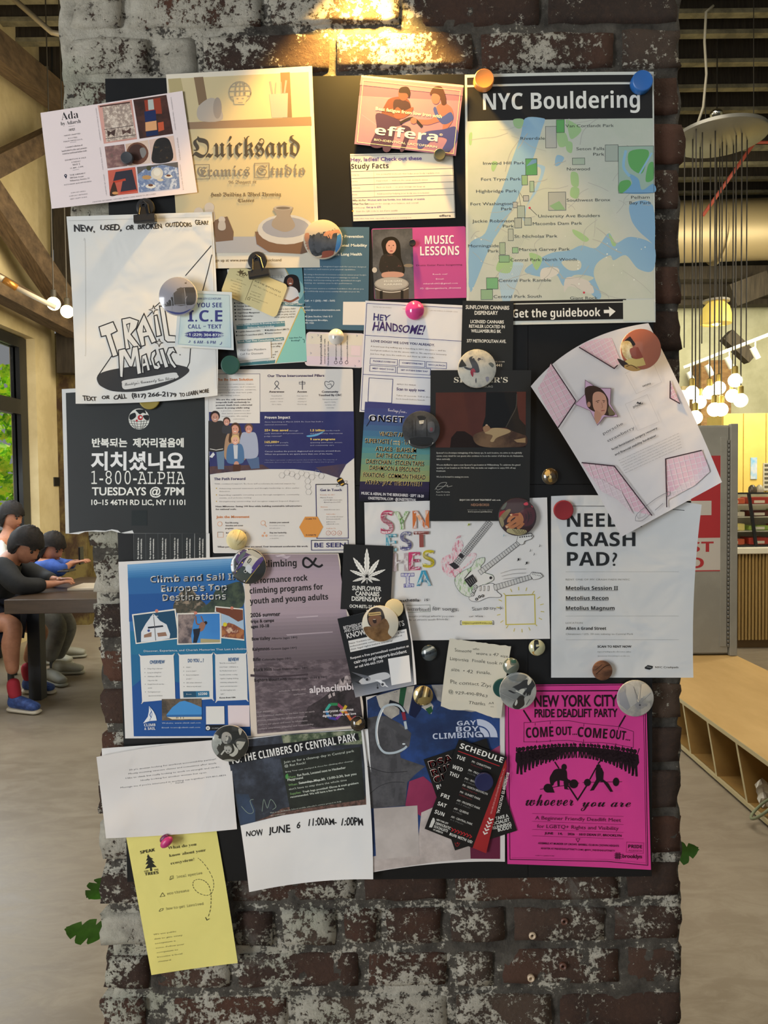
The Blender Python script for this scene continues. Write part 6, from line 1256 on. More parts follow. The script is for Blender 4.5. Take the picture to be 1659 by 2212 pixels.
s.line([(230,430),(330,620),(380,900),(340,1290)],40,'4a4a4e',smooth=True).line([(80,1180),(180,1100),(300,1060),(430,1060)],5,'28282c',smooth=True).line([(60,900),(250,960),(460,950)],6,'28282c',smooth=True).line([(230,430),(480,600)],62,'46464a')
s.line([(280,260),(380,300),(430,380)],44,'10141c',smooth=True).line([(430,360),(380,300),(300,285),(220,320),(170,430),(152,560),(170,680),(230,760),(330,765),(420,730),(455,700)],22,'a8b4bc',smooth=True).line([(222,330),(178,440),(160,560),(178,680)],9,'dce4e8',smooth=True).line([(418,360),(435,440)],34,'7a2436').line([(436,452),(450,530)],26,'a8b4bc').disc(425,678,16,'d0d8dc',ry=7)
s.text('GAY',956,495,44,'b4bcd0','B',w=190,ang=3).text('BOY',946,556,50,'b4bcd0','B',w=226,ang=2).text('CLIMBING',714,630,56,'b4bcd0','B',w=476,ang=2.5)
q=[(1150,432)]+[(1150+208*math.sin(t*PI/20),608-180*math.cos(t*PI/20))for t in range(1,11)]+[(1364,612),(1294,610)]+[(1170+116*math.cos(t*PI/20),608-112*math.sin(t*PI/20))for t in range(0,10)]+[(1160,490)]
s.poly(q,'b4bcd0').poly([(1176,510)]+[(1170+106*math.sin(t*PI/20),608-98*math.cos(t*PI/20))for t in range(1,11)]+[(1230,610)]+[(1176+48*math.cos(t*PI/20),608-48*math.sin(t*PI/20))for t in range(0,9)],'b4bcd0').poly([(1180,575),(1205,585),(1212,610),(1184,612)],'b4bcd0')
s.poly([(125,1320),(560,1290),(580,1790),(150,1830)],mott('washed_patch','a49c98','b8b0ac',8))
s.finish()
# --- running club cards
s=Sheet('card','black running club card with red outlined lettering, lying under the schedule card','card',[(622,832),(1245,622),(1553,1540),(935,1738)],2.6,m=mat('card_ink_black','111214',.35),ang=18.6)
for t,x,y,w,h in(('DSA',688,922,240,68),('RUN',710,1000,250,60),('CLUB',736,1066,300,58)):
 s.text(t,x-3,y+2,h+7,'c8b4ac','B',w=w+8,ang=18).text(t,x,y,h,'a0242a','B',w=w,ang=18)
s.text('RUN',760,1132,44,'cfcfca','B',w=120,ang=18)
for t,y,w in(('TAKE A',1424,134),('SOCIALIST',1464,200),('RUNNING',1504,190),('BUDDY',1536,146)):s.text(t,1470+(y-1424)*.33,y-20,32,'cfcfca','b',w=w,al='r',ang=14)
s.line([(935,1660),(945,1690),(962,1694),(985,1660)],5,'8a2428',smooth=True).disc(960,1665,9,'8a2428')
s.finish()
s=Sheet('card','black weekly schedule card with a red slanted strip, topmost of the two running cards','card',[(975,628),(1452,806),(1245,1766),(632,1522)],3.8,m=mat('card_ink_black2','0f1012',.35),ang=-20.8)
s.poly([(1440,830),(1452,900),(1245,1766),(1110,1712)],mott('red_strip','8c1c20','9c2226',3)).text('SCHEDULE',978,718,54,'d8d8d4','B',w=452,ang=-19.2).line([(966,748),(1378,898)],8,'a0242a')
for t,x,y,w in(('TUE',946,820,88),('WED',903,918,108),('THU',875,986,96),('FRI',790,1200,88),('SAT',758,1284,90),('SUN',728,1366,100)):s.text(t,x,y,38,'d0d0cc','B',w=w,ang=-20)
for a,b,x,y,w in(('PM \u00b7 CHINATOWN','4.5 miles | weekly',1100,860,200),('PM \u00b7 PROSPECT','2-3.5 MILES',1066,946,180),('PM \u00b7 RIVERSIDE','3-4 MILES',1030,1028,190),('PM \u00b7 NORTH BROOKLYN','TRACK | bag drop',1008,1094,264),('PM \u00b7 SUNSET PARK','3-4 MILES | bag drop',982,1162,216),('AM \u00b7 PROSPECT PARK','2-3.5 MILES',950,1244,248),('AM \u00b7 QUEENS','3-5 MILES',920,1326,156),('AM \u00b7 CENTRAL PARK','4-6 MILES',892,1408,228)):
 s.text(a,x,y,20,'b0b0ac','b',w=w,ang=-20.5).text(b,x-8,y+26,17,'6a6a6a' if '|' not in b else '7a3034','',w=w*.62,ang=-20.5)
for t,x,y,w,h in(('NEW YORK CITY',748,1438,124,18),('DEMOCRATIC',738,1476,158,26),('SOCIALISTS',722,1508,146,26),('OF AMERICA',714,1536,104,18)):s.text(t,x,y,h,'c8c8c4','b',w=w,ang=-20)
s.poly([(716,1420),(732,1424),(736,1450),(706,1510),(676,1506),(690,1470),(700,1440)],'c0c0bc').disc(720,1424,11,'c0c0bc')
for k in range(7):x,y=900+k*30,1512+k*11;s.line([(x,y),(x+20,y+24),(x-2,y+36)],9,'a0242a')
s.text('RUN WITH US!',878,1586,27,'d0d0cc','B',w=240,ang=-20.5)
s.text('RUNNING IS POLITICAL',1450,960,27,'d0c8c4','B',w=420,ang=-104).text('WE THE PEOPLE IS THE ONLY PATH FORWARD FOR',1420,920,14,'c89090','',w=470,ang=-106).text('PEOPLE IN NEW YORK CITY AND BEYOND!',1388,1010,14,'c89090','',w=380,ang=-106)
for k in range(5):x,y=1290-k*14,1420+k*34;s.line([(x-18,y-8),(x-4,y+18),(x+26,y+4)],13,'d0c8c4')
s.finish()
# --- pink deadlift poster
crop(1080,1460,4.74)
s=Sheet('poster','hot pink poster with a black crowd silhouette and two lifters','poster',[(48,92),(1494,78),(1546,1986),(76,1926)],1.0,m=paper('c23a86',.3),ang=-1.4,lift=(0,0,4,2),wave=.8,bulge=[None,None,(0,-4),None])
BL='1a0c14'
s.line([(95,104),(1485,90)],7,BL,'border').line([(95,156),(1490,150)],12,BL,'border').line([(84,140),(102,1880),(1100,1900),(1514,1940),(1484,150)],7,BL,'border').line([(60,104),(76,1300)],4,'a02a6c','border').line([(1466,160),(1498,1930)],4,BL,'border').line([(120,1862),(1080,1880),(1500,1915)],4,'a02a6c','border')
s.text('NEW YORK CITY',352,316,116,BL,'b',w=850,ang=.5).text('PRIDE DEADLIFT PARTY',354,424,84,BL,'b',w=850,ang=.3)
s.line([(240,350),(318,472)],16,BL).line([(1285,405),(1220,518)],16,BL).line([(560,880),(604,948)],14,BL).line([(1040,860),(1004,900)],14,BL).line([(985,940),(920,1060)],14,BL).line([(700,1125),(795,1270),(890,1120)],16,BL)
s.line([(246,478),(340,476),(514,460),(700,458),(860,486),(1214,520),(1367,570),(1364,736),(1180,700),(1050,684),(860,680),(700,660),(560,664),(400,676),(244,676)],4,BL,closed=True)
for x,y in((360,480),(514,465),(858,490),(1214,522),(376,660),(514,650),(856,650),(1186,690)):s.line([(x,y),(x,y+28)],4,BL)
s.text('COME',268,636,104,BL,'B',w=280,ang=3).text('OUT...',572,608,86,BL,'B',w=214,ang=1).text('COME',792,622,100,BL,'B',w=304,ang=-4).text('OUT...',1118,636,92,BL,'B',w=214,ang=-8)
rr=random.Random(4);BM=ink(BL)
for k in range(30):
 t=k/29;x=205+1180*t;arcd=(2*t-1)**2;hgt=150+130*arcd;top=690+40*arcd+40*max(0,t-.5);r=15+9*arcd;x+=rr.uniform(-8,8)
 s.disc(x,top+r,r,BM,layer=1,n=12).poly([(x-r*1.6,top+2.4*r),(x,top+1.8*r),(x+r*1.6,top+2.5*r),(x+r*1.9,top+hgt*.5),(x+r*1.1,top+hgt*.62),(x+r*1.3,top+hgt),(x+r*.3,top+hgt),(x,top+hgt*.68),(x-r*.5,top+hgt*.98),(x-r*1.4,top+hgt*.98),(x-r*1.1,top+hgt*.6),(x-r*1.8,top+hgt*.5)],BM,layer=1)
 if k%2:s.line([(x+r,top+2.6*r),(x+r*2,top-8)],9,BM,layer=1)
s.poly([(300,760),(620,720),(600,820),(560,860),(320,860)],BM,layer=1).poly([(860,730),(1350,800),(1340,880),(1120,880),(900,800)],BM,layer=1).line([(215,790),(170,770),(172,730)],14,BM,layer=1)
s.disc(656,935,28,BM,ry=34).poly([(560,960),(620,950),(680,970),(690,1050),(720,1070),(715,1100),(660,1080),(600,1070),(560,1090),(545,1120),(520,1120),(508,1050),(530,1000)],BM,smooth=True).poly([(585,1070),(610,1060),(612,1130),(590,1135)],BM).poly([(650,1080),(712,1080),(690,1150),(712,1166),(660,1160)],BM).disc(755,1106,46,BM).disc(492,1150,46,BM).line([(410,1162),(810,1098)],6,BM).poly([(500,1180),(530,1120),(560,1196),(500,1195)],BM)
s.disc(1008,932,24,BM,ry=28).poly([(985,950),(1040,940),(1062,990),(1056,1060),(1110,1100),(1158,1186),(1130,1188),(1060,1090),(1020,1080),(960,1172),(920,1178),(985,1060),(978,990)],BM).disc(895,1092,36,BM,ry=38).disc(1188,1086,33,BM,ry=44).line([(845,1092),(1250,1084)],5,BM)
s.text('whoever',262,1330,122,BL,'C',w=490,ang=0).text('you',828,1340,92,BL,'C',w=250,ang=0).text('are',1134,1342,92,BL,'C',w=204,ang=0)
for a,b in((1410,1440),(1490,1524),(1574,1604),(1638,1670)):s.line([(330,a),(1264,b)],3,'7a1c50')
s.text('A Beginner Friendly Deadlift Meet',360,1470,46,'4a1632','',w=878,ang=-1.6).text('for LGBTQ+ Rights and Visibility',378,1556,46,'4a1632','',w=836,ang=-1.6)
s.text('JUNE',456,1622,22,BL,'b',w=88).text('14,',596,1626,22,BL,'b',w=44).text('2026  \u00b7 1010 DEAN ST, BROOKLYN',692,1630,22,BL,'b',w=552,ang=-1.8).line([(776,1668),(818,1668),(797,1702)],4,BL,closed=True)
s.text('ASSEMBLE AT MURDER OF CROWS  BARBELL CLUB IN CROWN HEIGHTS',388,1722,19,'3a1028','b',w=830,ang=-2).text('REGISTER AT PRIDEDEADLIFTPARTY.COM | @NYC_PRIDEDEADLIFTPARTY',420,1774,17,'3a1028','b',w=756,ang=-2).text('SCAN TO LEARN MORE',360,1844,12,'3a1028','',w=196)
s.line([(1296,1702),(1472,1712),(1466,1820),(1292,1806)],3,'8a2a60',closed=True).text('PRIDE',1312,1762,34,BL,'B',w=142,ang=-2).text('AGENDA',1312,1798,24,'8a2a60','',w=142,ang=-2).text('brooklyn',1252,1862,38,'2a0c1c','b',w=200,ang=-2)
for o in(-22,0,22):s.line([(1172,1842+o*.8),(1245,1848+o*.8)],7,BL).line([(1208+o*.8,1808),(1205+o*.8,1878)],7,BL)
s.finish()
# ================================================================ MAGNETS, BADGES, CLIPS
crop()
def plastic(h,r=.35):return mat('plastic_'+h,h,rough=r,spec=.5)
def disc_magnet(label,x,y,r,h,lvl,th=.007,rough=.4,group=None):
 Y=YB-LV*lvl;c=P(x,y,Y-th);R=r/FPX*(Y-th);t=thing('round_magnet',label,'magnet',(c.x,Y,c.z),group)
 b=MB().lathe((c.x,Y,c.z),(0,-1,0),[(R*.96,0),(R,.001),(R,th*.72),(R*.965,th*.93),(R*.9,th),(R*.86,th*.985)],40)
 b.build('magnet_body',plastic(h,rough),t,smooth='auto');return t
disc_magnet('thick round orange magnet on the top left corner of the map poster',1046,169,21.5,'d98a48',2.2,.012)
disc_magnet('thick round blue magnet on the top right corner of the map poster',1389,173,22.5,'2660a8',2.8,.013)
disc_magnet('small dark grey round magnet on the pink clothes sale postcard',273,340,13,'3a3d42',4.4,.006)
disc_magnet('small dark grey-green round magnet where the runners card meets the facts leaflet',950,333,12.5,'45483e',3.4,.007)
disc_magnet('tiny black round magnet on the music lessons card',891,524,7,'1e1e22',1.9,.004)
disc_magnet('flat dark green round magnet beside the counselling leaflet',497,788,20.5,'1f4a40',4.9,.005)
disc_magnet('olive yellow round magnet half hidden under the outlined-letter flyer',322,861,23,'8a7a30',1.9,.0035)
disc_magnet('flat dark red round magnet on the crash pad flyer',1218,1102,21.5,'7c2028',1.8,.005)
disc_magnet('dark teal round magnet half hidden behind the white-rimmed black and white badge',1086,1487,21,'123f3c',4.1,.004)
disc_magnet('flat navy blue round magnet on the black schedule card',1046,1690,20.5,'1c2048',4.9,.005)
def dome(label,x,y,r,m,lvl,dome_=.008,name='dome_magnet',rimh=.003):return Badge(name,label,x,y,r,m,LV*lvl,dome=dome_,rimh=rimh)
dome('shiny hot pink dome magnet at the top of the dog walking flyer',896,670,20.5,mat('pink_enamel','c83a80',.12,coat=.8),1.9,.009).finish()
b=dome('pearly glass dome magnet with a grey spot on the pastel business card',726,727,17,mat('pearl_glass','c9c6c0',.08,coat=1),1.9,.008);b.pic([(716,722),(724,716),(728,724),(720,732)],'8a8a88');b.finish()
b=dome('cream fabric covered dome magnet above the round train badge',511,1166,22.5,mott('cream_fabric','b8ac80','cdc298',60,stretch=(1,1,.3)),1.9,.010)
for q in([(520,1146),(512,1166),(502,1186)],[(496,1152),(500,1170),(498,1184)],[(530,1160),(515,1176),(500,1186)],[(505,1148),(496,1166)]):b.line(q,1.2,'9a8e62',smooth=True)
b.finish()
dome('plain ivory round magnet behind the hooded laughing man badge',851,1314,20.5,mat('ivory','cfbe92',.35),5.9,.002).finish()
wd_=mott('dark_wood_disc','4a3022','6e4a34',120,stretch=(.3,1,1));b=dome('dark wood disc magnet at the bottom of the crash pad flyer',1302,1449,21.5,wd_,1.9,.002,rimh=.006)
b.line([(1288,1456),(1306,1440),(1318,1436)],1.6,'2c1c14',smooth=True);b.line([(1286,1448),(1300,1436)],1.2,'35231a');b.finish()
# glass cabochons
def cab(label,x,y,r,m,lvl,pics,group=None):
 if isinstance(m,str):m=ink(m,True)
 b=Badge('glass_magnet',label,x,y,r,m,LV*lvl,dome=.006,rimh=.0035,rim=mat('glass_rim','aab0a8',.08,coat=1,spec=.8),maxl=3)
 for pts,c in pics:b.pic([(x+p[0]*r,y+p[1]*r)for p in pts],c)
 b.finish();return b
cab('small glass dome magnet with gold leaf, left of the tilted flyer',1189,1029,18,'3a3020',.3,[([(-.7,-.4),(-.2,-.8),(0,-.3),(-.4,0)],'a08a5a'),([(.1,-.6),(.6,-.4),(.5,0),(.2,-.1)],'c0a468'),([(-.3,.2),(.2,-.1),(.4,.5),(-.1,.7)],'8a6c34'),([(-.1,-.2),(.15,.1),(-.1,.3)],'d8c890'),([(.4,.2),(.8,.1),(.7,.5)],'6a5228')])
cab('small glass dome magnet with a silver aeroplane picture under the guitar drawing',927,1411,17.5,'3c464c',.3,[([(-.9,-.2),(.6,-.9),(.8,-.7),(-.8,.1)],'8a969c'),([(-.9,.3),(.8,-.4),(.9,-.2),(-.8,.6)],'222a30'),([(-.2,.7),(.1,-.1),(.25,0),(.1,.7)],'161a1e'),([(-.3,.3),(.5,.1),(.5,.25),(-.2,.45)],'161a1e')])
cab('small glass dome magnet with a black and cream picture, right of the torn note',1160,1399,18,'a8aa8c',.3,[([(-.35,-.8),(.1,-.9),(.2,-.4),(-.1,-.4),(-.1,-.1),(.3,-.15),(.4,.2),(-.1,.25),(-.1,.6),(-.3,.6)],'1c2024'),([(-.6,.5),(-.1,.5),(.0,.9),(-.4,.85)],'9a7840'),([(.1,.6),(.7,.5),(.4,.85)],'15181b')])
cab('small glass dome magnet with pale wing picture beside the torn note',1104,1439,18,'5a645c',4.2,[([(-.6,-.4),(-.2,-.8),(0,-.1),(.8,-.2),(.8,0),(.1,.1),(.6,.4),(.5,.5),(-.1,.3),(-.4,.6)],'b0a894'),([(0,-.7),(.5,-.8),(.6,-.4),(.1,-.4)],'2c5048'),([(-.3,.4),(.1,.3),(0,.8),(-.3,.8)],'6a4c28')])
cab('small brown glass dome magnet where the mauve flyer meets the park cleanup flyer',773,1564,16.5,'2c241e',4.2,[([(-.4,.5),(-.3,-.1),(0,-.4),(.4,-.6),(.5,-.2),(.2,.1),(.4,.4),(0,.6)],'a08a5c'),([(-.1,0),(.2,-.2),(.1,.3)],'d0bc8c'),([(-.6,.5),(0,.7),(-.2,.85)],'5a241c')])
cab('gold and black striped glass dome magnet on the climbing club poster',914,1503,22,'7a6a40',2.6,[([(-.9,-.3),(-.4,-.8),(-.2,-.9),(-.8,.4)],'c9bc8c'),([(-.5,.7),(-.1,-.9),(.1,-.95),(-.3,.8)],'2a2418'),([(-.1,.8),(.3,-.8),(.4,-.7),(.1,.85)],'d8ca9a'),([(.3,.8),(.6,-.6),(.75,-.3),(.5,.7)],'342c1c'),([(-.75,.5),(-.35,-.5),(-.25,-.3),(-.6,.7)],'40381f')])
# picture badges
WR=mat('badge_rim','b8bcc0',.12,coat=.8)
def badge(label,x,y,r,m,lvl,rim=None,dome_=.0045):
 if isinstance(m,str):m=ink(m,True)
 return Badge('picture_badge',label,x,y,r,m,LV*lvl,dome=dome_,rimh=.0045,rim=rim or WR,maxl=5)
def gm(k,a,b,s,c3=None,**kw):return mott('badge_'+k,a,b,s,c3=c3,gloss=True,**kw)
crop(640,130,3.75)
b=badge('round badge with hands on dark leather shorted hips, over the teal leaflet',216,1451,158,'b0a490',1.9)
b.pic([(75,1380),(120,1350),(110,1480),(100,1560),(66,1500)],'9a6e58').pic([(60,1490),(90,1540),(120,1600),(80,1580)],'3c78b0').pic([(320,1440),(370,1410),(370,1500),(320,1560)],'3c78b0')
b.pic([(120,1350),(200,1360),(290,1330),(330,1400),(320,1500),(300,1560),(220,1575),(140,1585),(100,1500),(110,1400)],gm('leather','2a2c2e','4a4c50',60)).pic([(150,1420),(190,1400),(200,1540),(160,1550)],'484a4e').pic([(180,1355),(218,1352),(216,1368),(184,1370)],'8a8c90').pic([(110,1588),(200,1596),(215,1550),(300,1545),(290,1590),(210,1612),(140,1610)],'8a4a38')
b.pic([(370,1370),(300,1378),(240,1390),(220,1420),(250,1424),(270,1404),(285,1450),(296,1410),(320,1400),(370,1400)],'b07e62').line([(244,1400),(262,1440)],9,'b07e62').line([(262,1404),(282,1448)],9,'b07e62').pic([(66,1410),(100,1400),(106,1440),(84,1476),(70,1460)],'a87658');b.finish()
crop(130,440,4.2538)
b=badge('round badge with grey train doors, pinning the blue hotline card',1082,850,176,'8d8c94',9.0)
b.pic([(930,790),(1240,760),(1255,930),(1060,935),(920,950)],'3f3d3c',False).pic([(1000,700),(1160,685),(1162,735),(1000,742)],'4a4238',False).pic([(1036,790),(1140,780),(1155,920),(1060,925)],'55504c').line([(1036,785),(1045,920),(1060,930),(1150,925),(1155,915),(1140,775)],5,'8a8a90',smooth=True).line([(1010,865),(1025,900),(1025,990)],6,'8a8a90').line([(1165,850),(1150,880),(1160,960)],6,'8a8a90').pic([(950,975),(1100,1000),(1220,960),(1160,1015),(1060,1020)],'3e4478');b.finish()
crop(970,720,13.825)
b=badge('round badge with a dark dog running on snow',838,1050,575,gm('snow','8e9090','b4b2a8',40,c3='a6a59c'),4.6,rim=mat('badge_rim_white','c8c4b8',.15,coat=.8))
b.pic([(600,740),(700,690),(780,800),(850,900),(900,1050),(900,1160),(780,1170),(700,1120),(560,1090),(450,1030),(480,1000),(640,1040),(690,1000),(640,880)],'33373f').pic([(300,940),(380,780),(440,850),(520,970),(420,1000),(300,1010)],'2a2b2a').pic([(810,540),(900,515),(990,570),(1050,690),(1140,800),(1110,840),(1040,800),(940,790),(880,830),(850,780),(880,720),(830,640)],'3c3a44').pic([(660,1080),(740,1050),(790,1130),(770,1170),(730,1160),(720,1280),(690,1290),(640,1180)],'8a2c3c').pic([(740,1185),(800,1210),(760,1240)],'c89a9c').pic([(1090,1320),(1180,1300),(1190,1400),(1130,1450)],'8a8894').pic([(780,1400),(810,1330),(820,1440),(800,1490)],'55565c').pic([(1180,900),(1260,870),(1340,940),(1300,1020),(1220,960)],'5a605e');b.finish()
crop(860,870,16.59)
b=badge('round badge with a dark grey jacket, at the edge of the festival and spa flyers',828,970,680,gm('grey_jacket','2c2d2e','3f4042',26),4.6,rim=mat('badge_rim_dark','3a3a3a',.12,coat=.9))
b.pic([(690,480),(990,480),(950,640),(850,820),(760,640)],'1d1e20').pic([(700,620),(830,800),(770,880),(640,700)],'3c3d3e').pic([(960,600),(1050,780),(850,1000),(900,820)],'454648').pic([(1080,720),(1280,700),(1290,1020),(1090,1040)],'4a4d52').pic([(1150,900),(1240,900),(1230,1020),(1150,1010)],'6a3c44').pic([(750,640),(932,626),(905,745),(762,762)],'b4b4ac',False).pic([(440,1270),(1200,1250),(1180,1500),(900,1560),(480,1480)],'1f2021').pic([(380,1350),(410,1350),(436,1520),(395,1530)],'b8baa8').pic([(1235,1420),(1262,1430),(1240,1520),(1215,1510)],'a8aaa0')
for x in(500,620,1020):b.line([(x,620),(x+10,1200)],22,'262728')
b.line([(780,680),(905,668)],8,'55554e');b.finish()
crop(1060,1060,13.825)
b=badge('round badge with a hand picking through banknotes on dark cloth',800,780,575,'33242a',2.2,rim=mat('badge_rim_dark','3a3a3a',.12))
b.pic([(860,640),(1200,500),(1330,700),(1250,980),(1000,1060),(900,900)],'4a2630').pic([(300,620),(430,590),(400,690),(240,800),(230,700)],'84242e').pic([(470,580),(600,580),(400,880),(290,930),(240,830)],'6a6048').pic([(230,830),(340,800),(400,1000),(330,1100),(250,980)],'7c7458').pic([(980,390),(1080,340),(1120,420),(1030,440)],'a83c50').pic([(1200,440),(1260,480),(1240,500)],'a83c50').pic([(300,400),(480,330),(430,520),(320,560)],'4c5452')
hn='a06a4a';b.pic([(860,650),(960,760),(980,900),(900,1000),(760,960),(700,900),(760,760)],hn)
for q in([(880,720),(700,740),(560,850),(540,950)],[(900,820),(720,900),(560,1020),(450,1090)],[(920,900),(820,990),(640,1090),(570,1140)],[(980,960),(900,1060),(790,1130)]):b.line(q,105 if q[0][0]<950 else 85,hn,smooth=True)
b.line([(830,720),(700,720),(600,700)],62,'7a4038',smooth=True).line([(700,870),(560,970)],7,'70422c').line([(780,960),(600,1060)],7,'70422c').pic([(520,1130),(700,1140),(1030,1170),(1060,1260),(880,1330),(640,1290),(480,1220)],'9c9470')
for k in range(7):b.line([(640+k*60,1140+k%2*20),(780+k*45,1300)],14,'4a4434')
b.disc(480,1080,40,'c0a284',ry=24).disc(610,720,38,'c4ac88',ry=20);b.finish()
crop(440,1550,13.825)
b=badge('black and white round badge of a dark-haired woman bending over a baby and child',785,778,560,'2a2c2a',4.4)
b.pic([(340,500),(520,640),(520,900),(390,1130),(240,980),(235,680)],gm('pale_shirt','7c807c','a4a8a2',16)).pic([(560,480),(700,415),(820,480),(840,640),(760,760),(620,780),(530,640)],'8d8d88').pic([(500,420),(620,300),(860,250),(1040,340),(1070,560),(1000,700),(860,700),(820,520),(700,430),(560,470),(520,620),(440,600)],'222422').pic([(740,560),(820,620),(800,740),(700,770)],'4c4e4c').pic([(650,560),(700,540),(690,575)],'2c2e2c').pic([(700,600),(740,590),(720,680),(660,690)],'a4a49e').pic([(650,700),(700,720),(640,725)],'3c3e3c')
b.pic([(640,830),(760,820),(840,900),(820,1040),(720,1080),(640,1020),(610,920)],'9b9b95').disc(680,980,20,'3a3c3a').disc(760,980,18,'3a3c3a').pic([(700,1040),(760,1030),(730,1060)],'3a3c3a').pic([(640,830),(740,805),(830,850),(840,920),(760,850),(660,870)],'55574f')
b.pic([(990,700),(1240,680),(1180,860),(1080,970),(1010,900),(980,800)],'adada4').pic([(930,700),(1100,600),(1260,640),(1240,720),(1000,710),(960,820)],'3c3e3c').pic([(870,780),(960,880),(1030,960),(1000,1080),(880,1170),(760,1110),(860,1060),(920,960)],'b2b2a8').line([(520,1110),(620,980)],46,'a8a8a0').pic([(560,1280),(800,1240),(960,1290),(780,1330)],'9a9a92').pic([(1040,330),(1150,350),(1100,520),(1060,480)],'9a9c96').disc(1020,800,14,'2c2e2c');b.finish()
crop(480,1130,13.825)
b=badge('round badge of a purple and silver locomotive seen from the front',780,1290,535,'2a2c2c',4.2,rim=mat('badge_rim_white','c8c4b8',.15))
b.pic([(260,1100),(330,950),(500,830),(760,760),(700,900),(500,880),(420,1000),(280,1160)],'d0d4d6').pic([(430,960),(660,790),(860,930),(640,1070),(500,1220),(400,1100)],'4a3c64').pic([(470,1060),(640,850),(700,900),(520,1140)],'505c60').pic([(520,1250),(780,1000),(840,960),(620,1260),(400,1420),(390,1500)],'4a3a78').pic([(800,980),(1060,1010),(1110,1060),(900,1340),(860,1500),(680,1380),(600,1290)],'b4b6b0').pic([(700,860),(860,790),(1080,900),(1200,1000),(1100,1060),(860,950)],'9c9e98').pic([(1060,1090),(1210,1000),(1240,1080),(1080,1290),(880,1500),(880,1340)],'4a3a78').pic([(400,1560),(620,1280),(870,1530),(700,1780),(460,1640)],'3c4442')
b.line([(700,1780),(1120,1240)],12,'b8a050').line([(840,960),(590,1080),(390,1410)],10,'9c94b4',smooth=True).pic([(745,1160),(820,1050),(880,1080),(800,1200)],'1d1f1f').pic([(765,1160),(825,1075),(862,1092),(795,1180)],'8a8c88').pic([(690,1370),(770,1240),(880,1310),(850,1510)],'c4c8cc').disc(690,1440,46,'c8c8c4').disc(690,1440,32,'1d1f1f')
for x,y,c_ in((505,910,'d8c8c0'),(280,1250,'c8a098'),(600,1180,'c8b850'),(900,1390,'a09cb0'),(430,1440,'a89a60'),(660,1730,'c0b8c8'),(440,1280,'b8b8b8')):b.disc(x,y,20,c_)
b.finish()
crop(480,1150,3.7705)
b=badge('white round badge of a laughing hooded man in snow goggles',1288,745,151,'c4c0b2',6.3,rim=mat('badge_rim_white','c8c4b8',.15))
b.pic([(1180,690),(1200,640),(1250,612),(1300,630),(1325,700),(1310,740),(1260,770),(1200,760)],'2c2420').pic([(1195,690),(1290,680),(1285,740),(1240,770),(1205,750)],'6a4c38').pic([(1190,655),(1290,645),(1295,672),(1192,682)],'a08c60',False).line([(1200,668),(1285,660)],5,'3a2c20').pic([(1225,715),(1252,705),(1256,735),(1236,740)],'2a1a14').line([(1230,710),(1250,708)],4,'c8bca8').pic([(1160,770),(1250,760),(1320,700),(1360,760),(1350,820),(1390,870),(1320,888),(1240,888),(1190,850),(1150,810)],gm('brown_parka','4a3420','7a5c3c',26));b.finish()
crop(1060,1380,12.7615)
b=badge('black and white round badge of two dark suited figures on a pale ledge',755,1443,520,gm('grey_sky','6a6e6e','a4a8a4',9),4.8)
b.pic([(480,1100),(740,1180),(880,1160),(1000,1050),(860,980),(640,1000)],'5f6464').pic([(600,1330),(780,1240),(900,1150),(1000,1120),(1060,1180),(1160,1130),(1240,1250),(1130,1420),(1080,1560),(960,1580),(900,1500),(1000,1360),(840,1380),(760,1420),(640,1350)],'26282a').pic([(480,1430),(540,1420),(640,1470),(700,1490),(620,1500)],'1f2123').pic([(1020,1160),(1110,1090),(1120,1180),(1030,1280)],'b8bab4').pic([(1030,1020),(1100,1080),(1060,1120)],'c4c6c0').pic([(780,1440),(860,1380),(940,1400),(880,1500)],'b0b2ac').line([(690,1430),(880,1525)],22,'c8cac4')
b.pic([(720,1660),(820,1560),(930,1600),(930,1820),(780,1950),(620,1900),(620,1800)],'232527').pic([(660,1800),(720,1670),(740,1760),(690,1840)],'b0b2ac').pic([(930,1620),(1100,1540),(1180,1340),(1270,1360),(1230,1640),(1080,1860),(900,1960),(780,1950),(930,1820)],gm('pale_ledge','8e908c','b8bab4',14)).line([(1080,1660),(980,1820)],22,'55585a').line([(250,1490),(640,1680)],6,'9a9c9a');b.finish()
crop(1150,1060,4.254)
b=badge('round badge printed with crumpled grey marble paper, top right of the pink poster',948,1910,172,gm('crumple','7f8083','aaa8a2',22,c3='97968f'),1.9)
b.pic([(860,1770),(930,1800),(960,1950),(900,1990),(860,1880)],'9d9c98',False).pic([(1000,1780),(1080,1760),(1090,1850),(1000,1910),(985,1960),(960,1930)],'b8b0a0',False).pic([(800,1860),(850,1840),(900,1990),(870,2020),(800,1960)],'808288',False).pic([(1000,1960),(1080,1950),(1090,2020),(1000,2060)],'a29f98',False).line([(1000,1780),(985,1930),(990,2010)],4,'66666a').line([(930,1800),(975,1930)],4,'6c6c70').line([(985,1960),(1090,1860)],4,'7a7a78').disc(988,1970,9,'44444a');b.finish()
crop(1130,690,3.7705)
b=badge('round badge with draped gold cloth and clasped figures, on the tilted pink-grid flyer',912,268,162,'9a5a44',6.6,rim=mat('badge_rim_white','c8c4b8',.15))
b.base=.040;
for o in list(b.root.children):o.location.y-=.040-LV*6.6
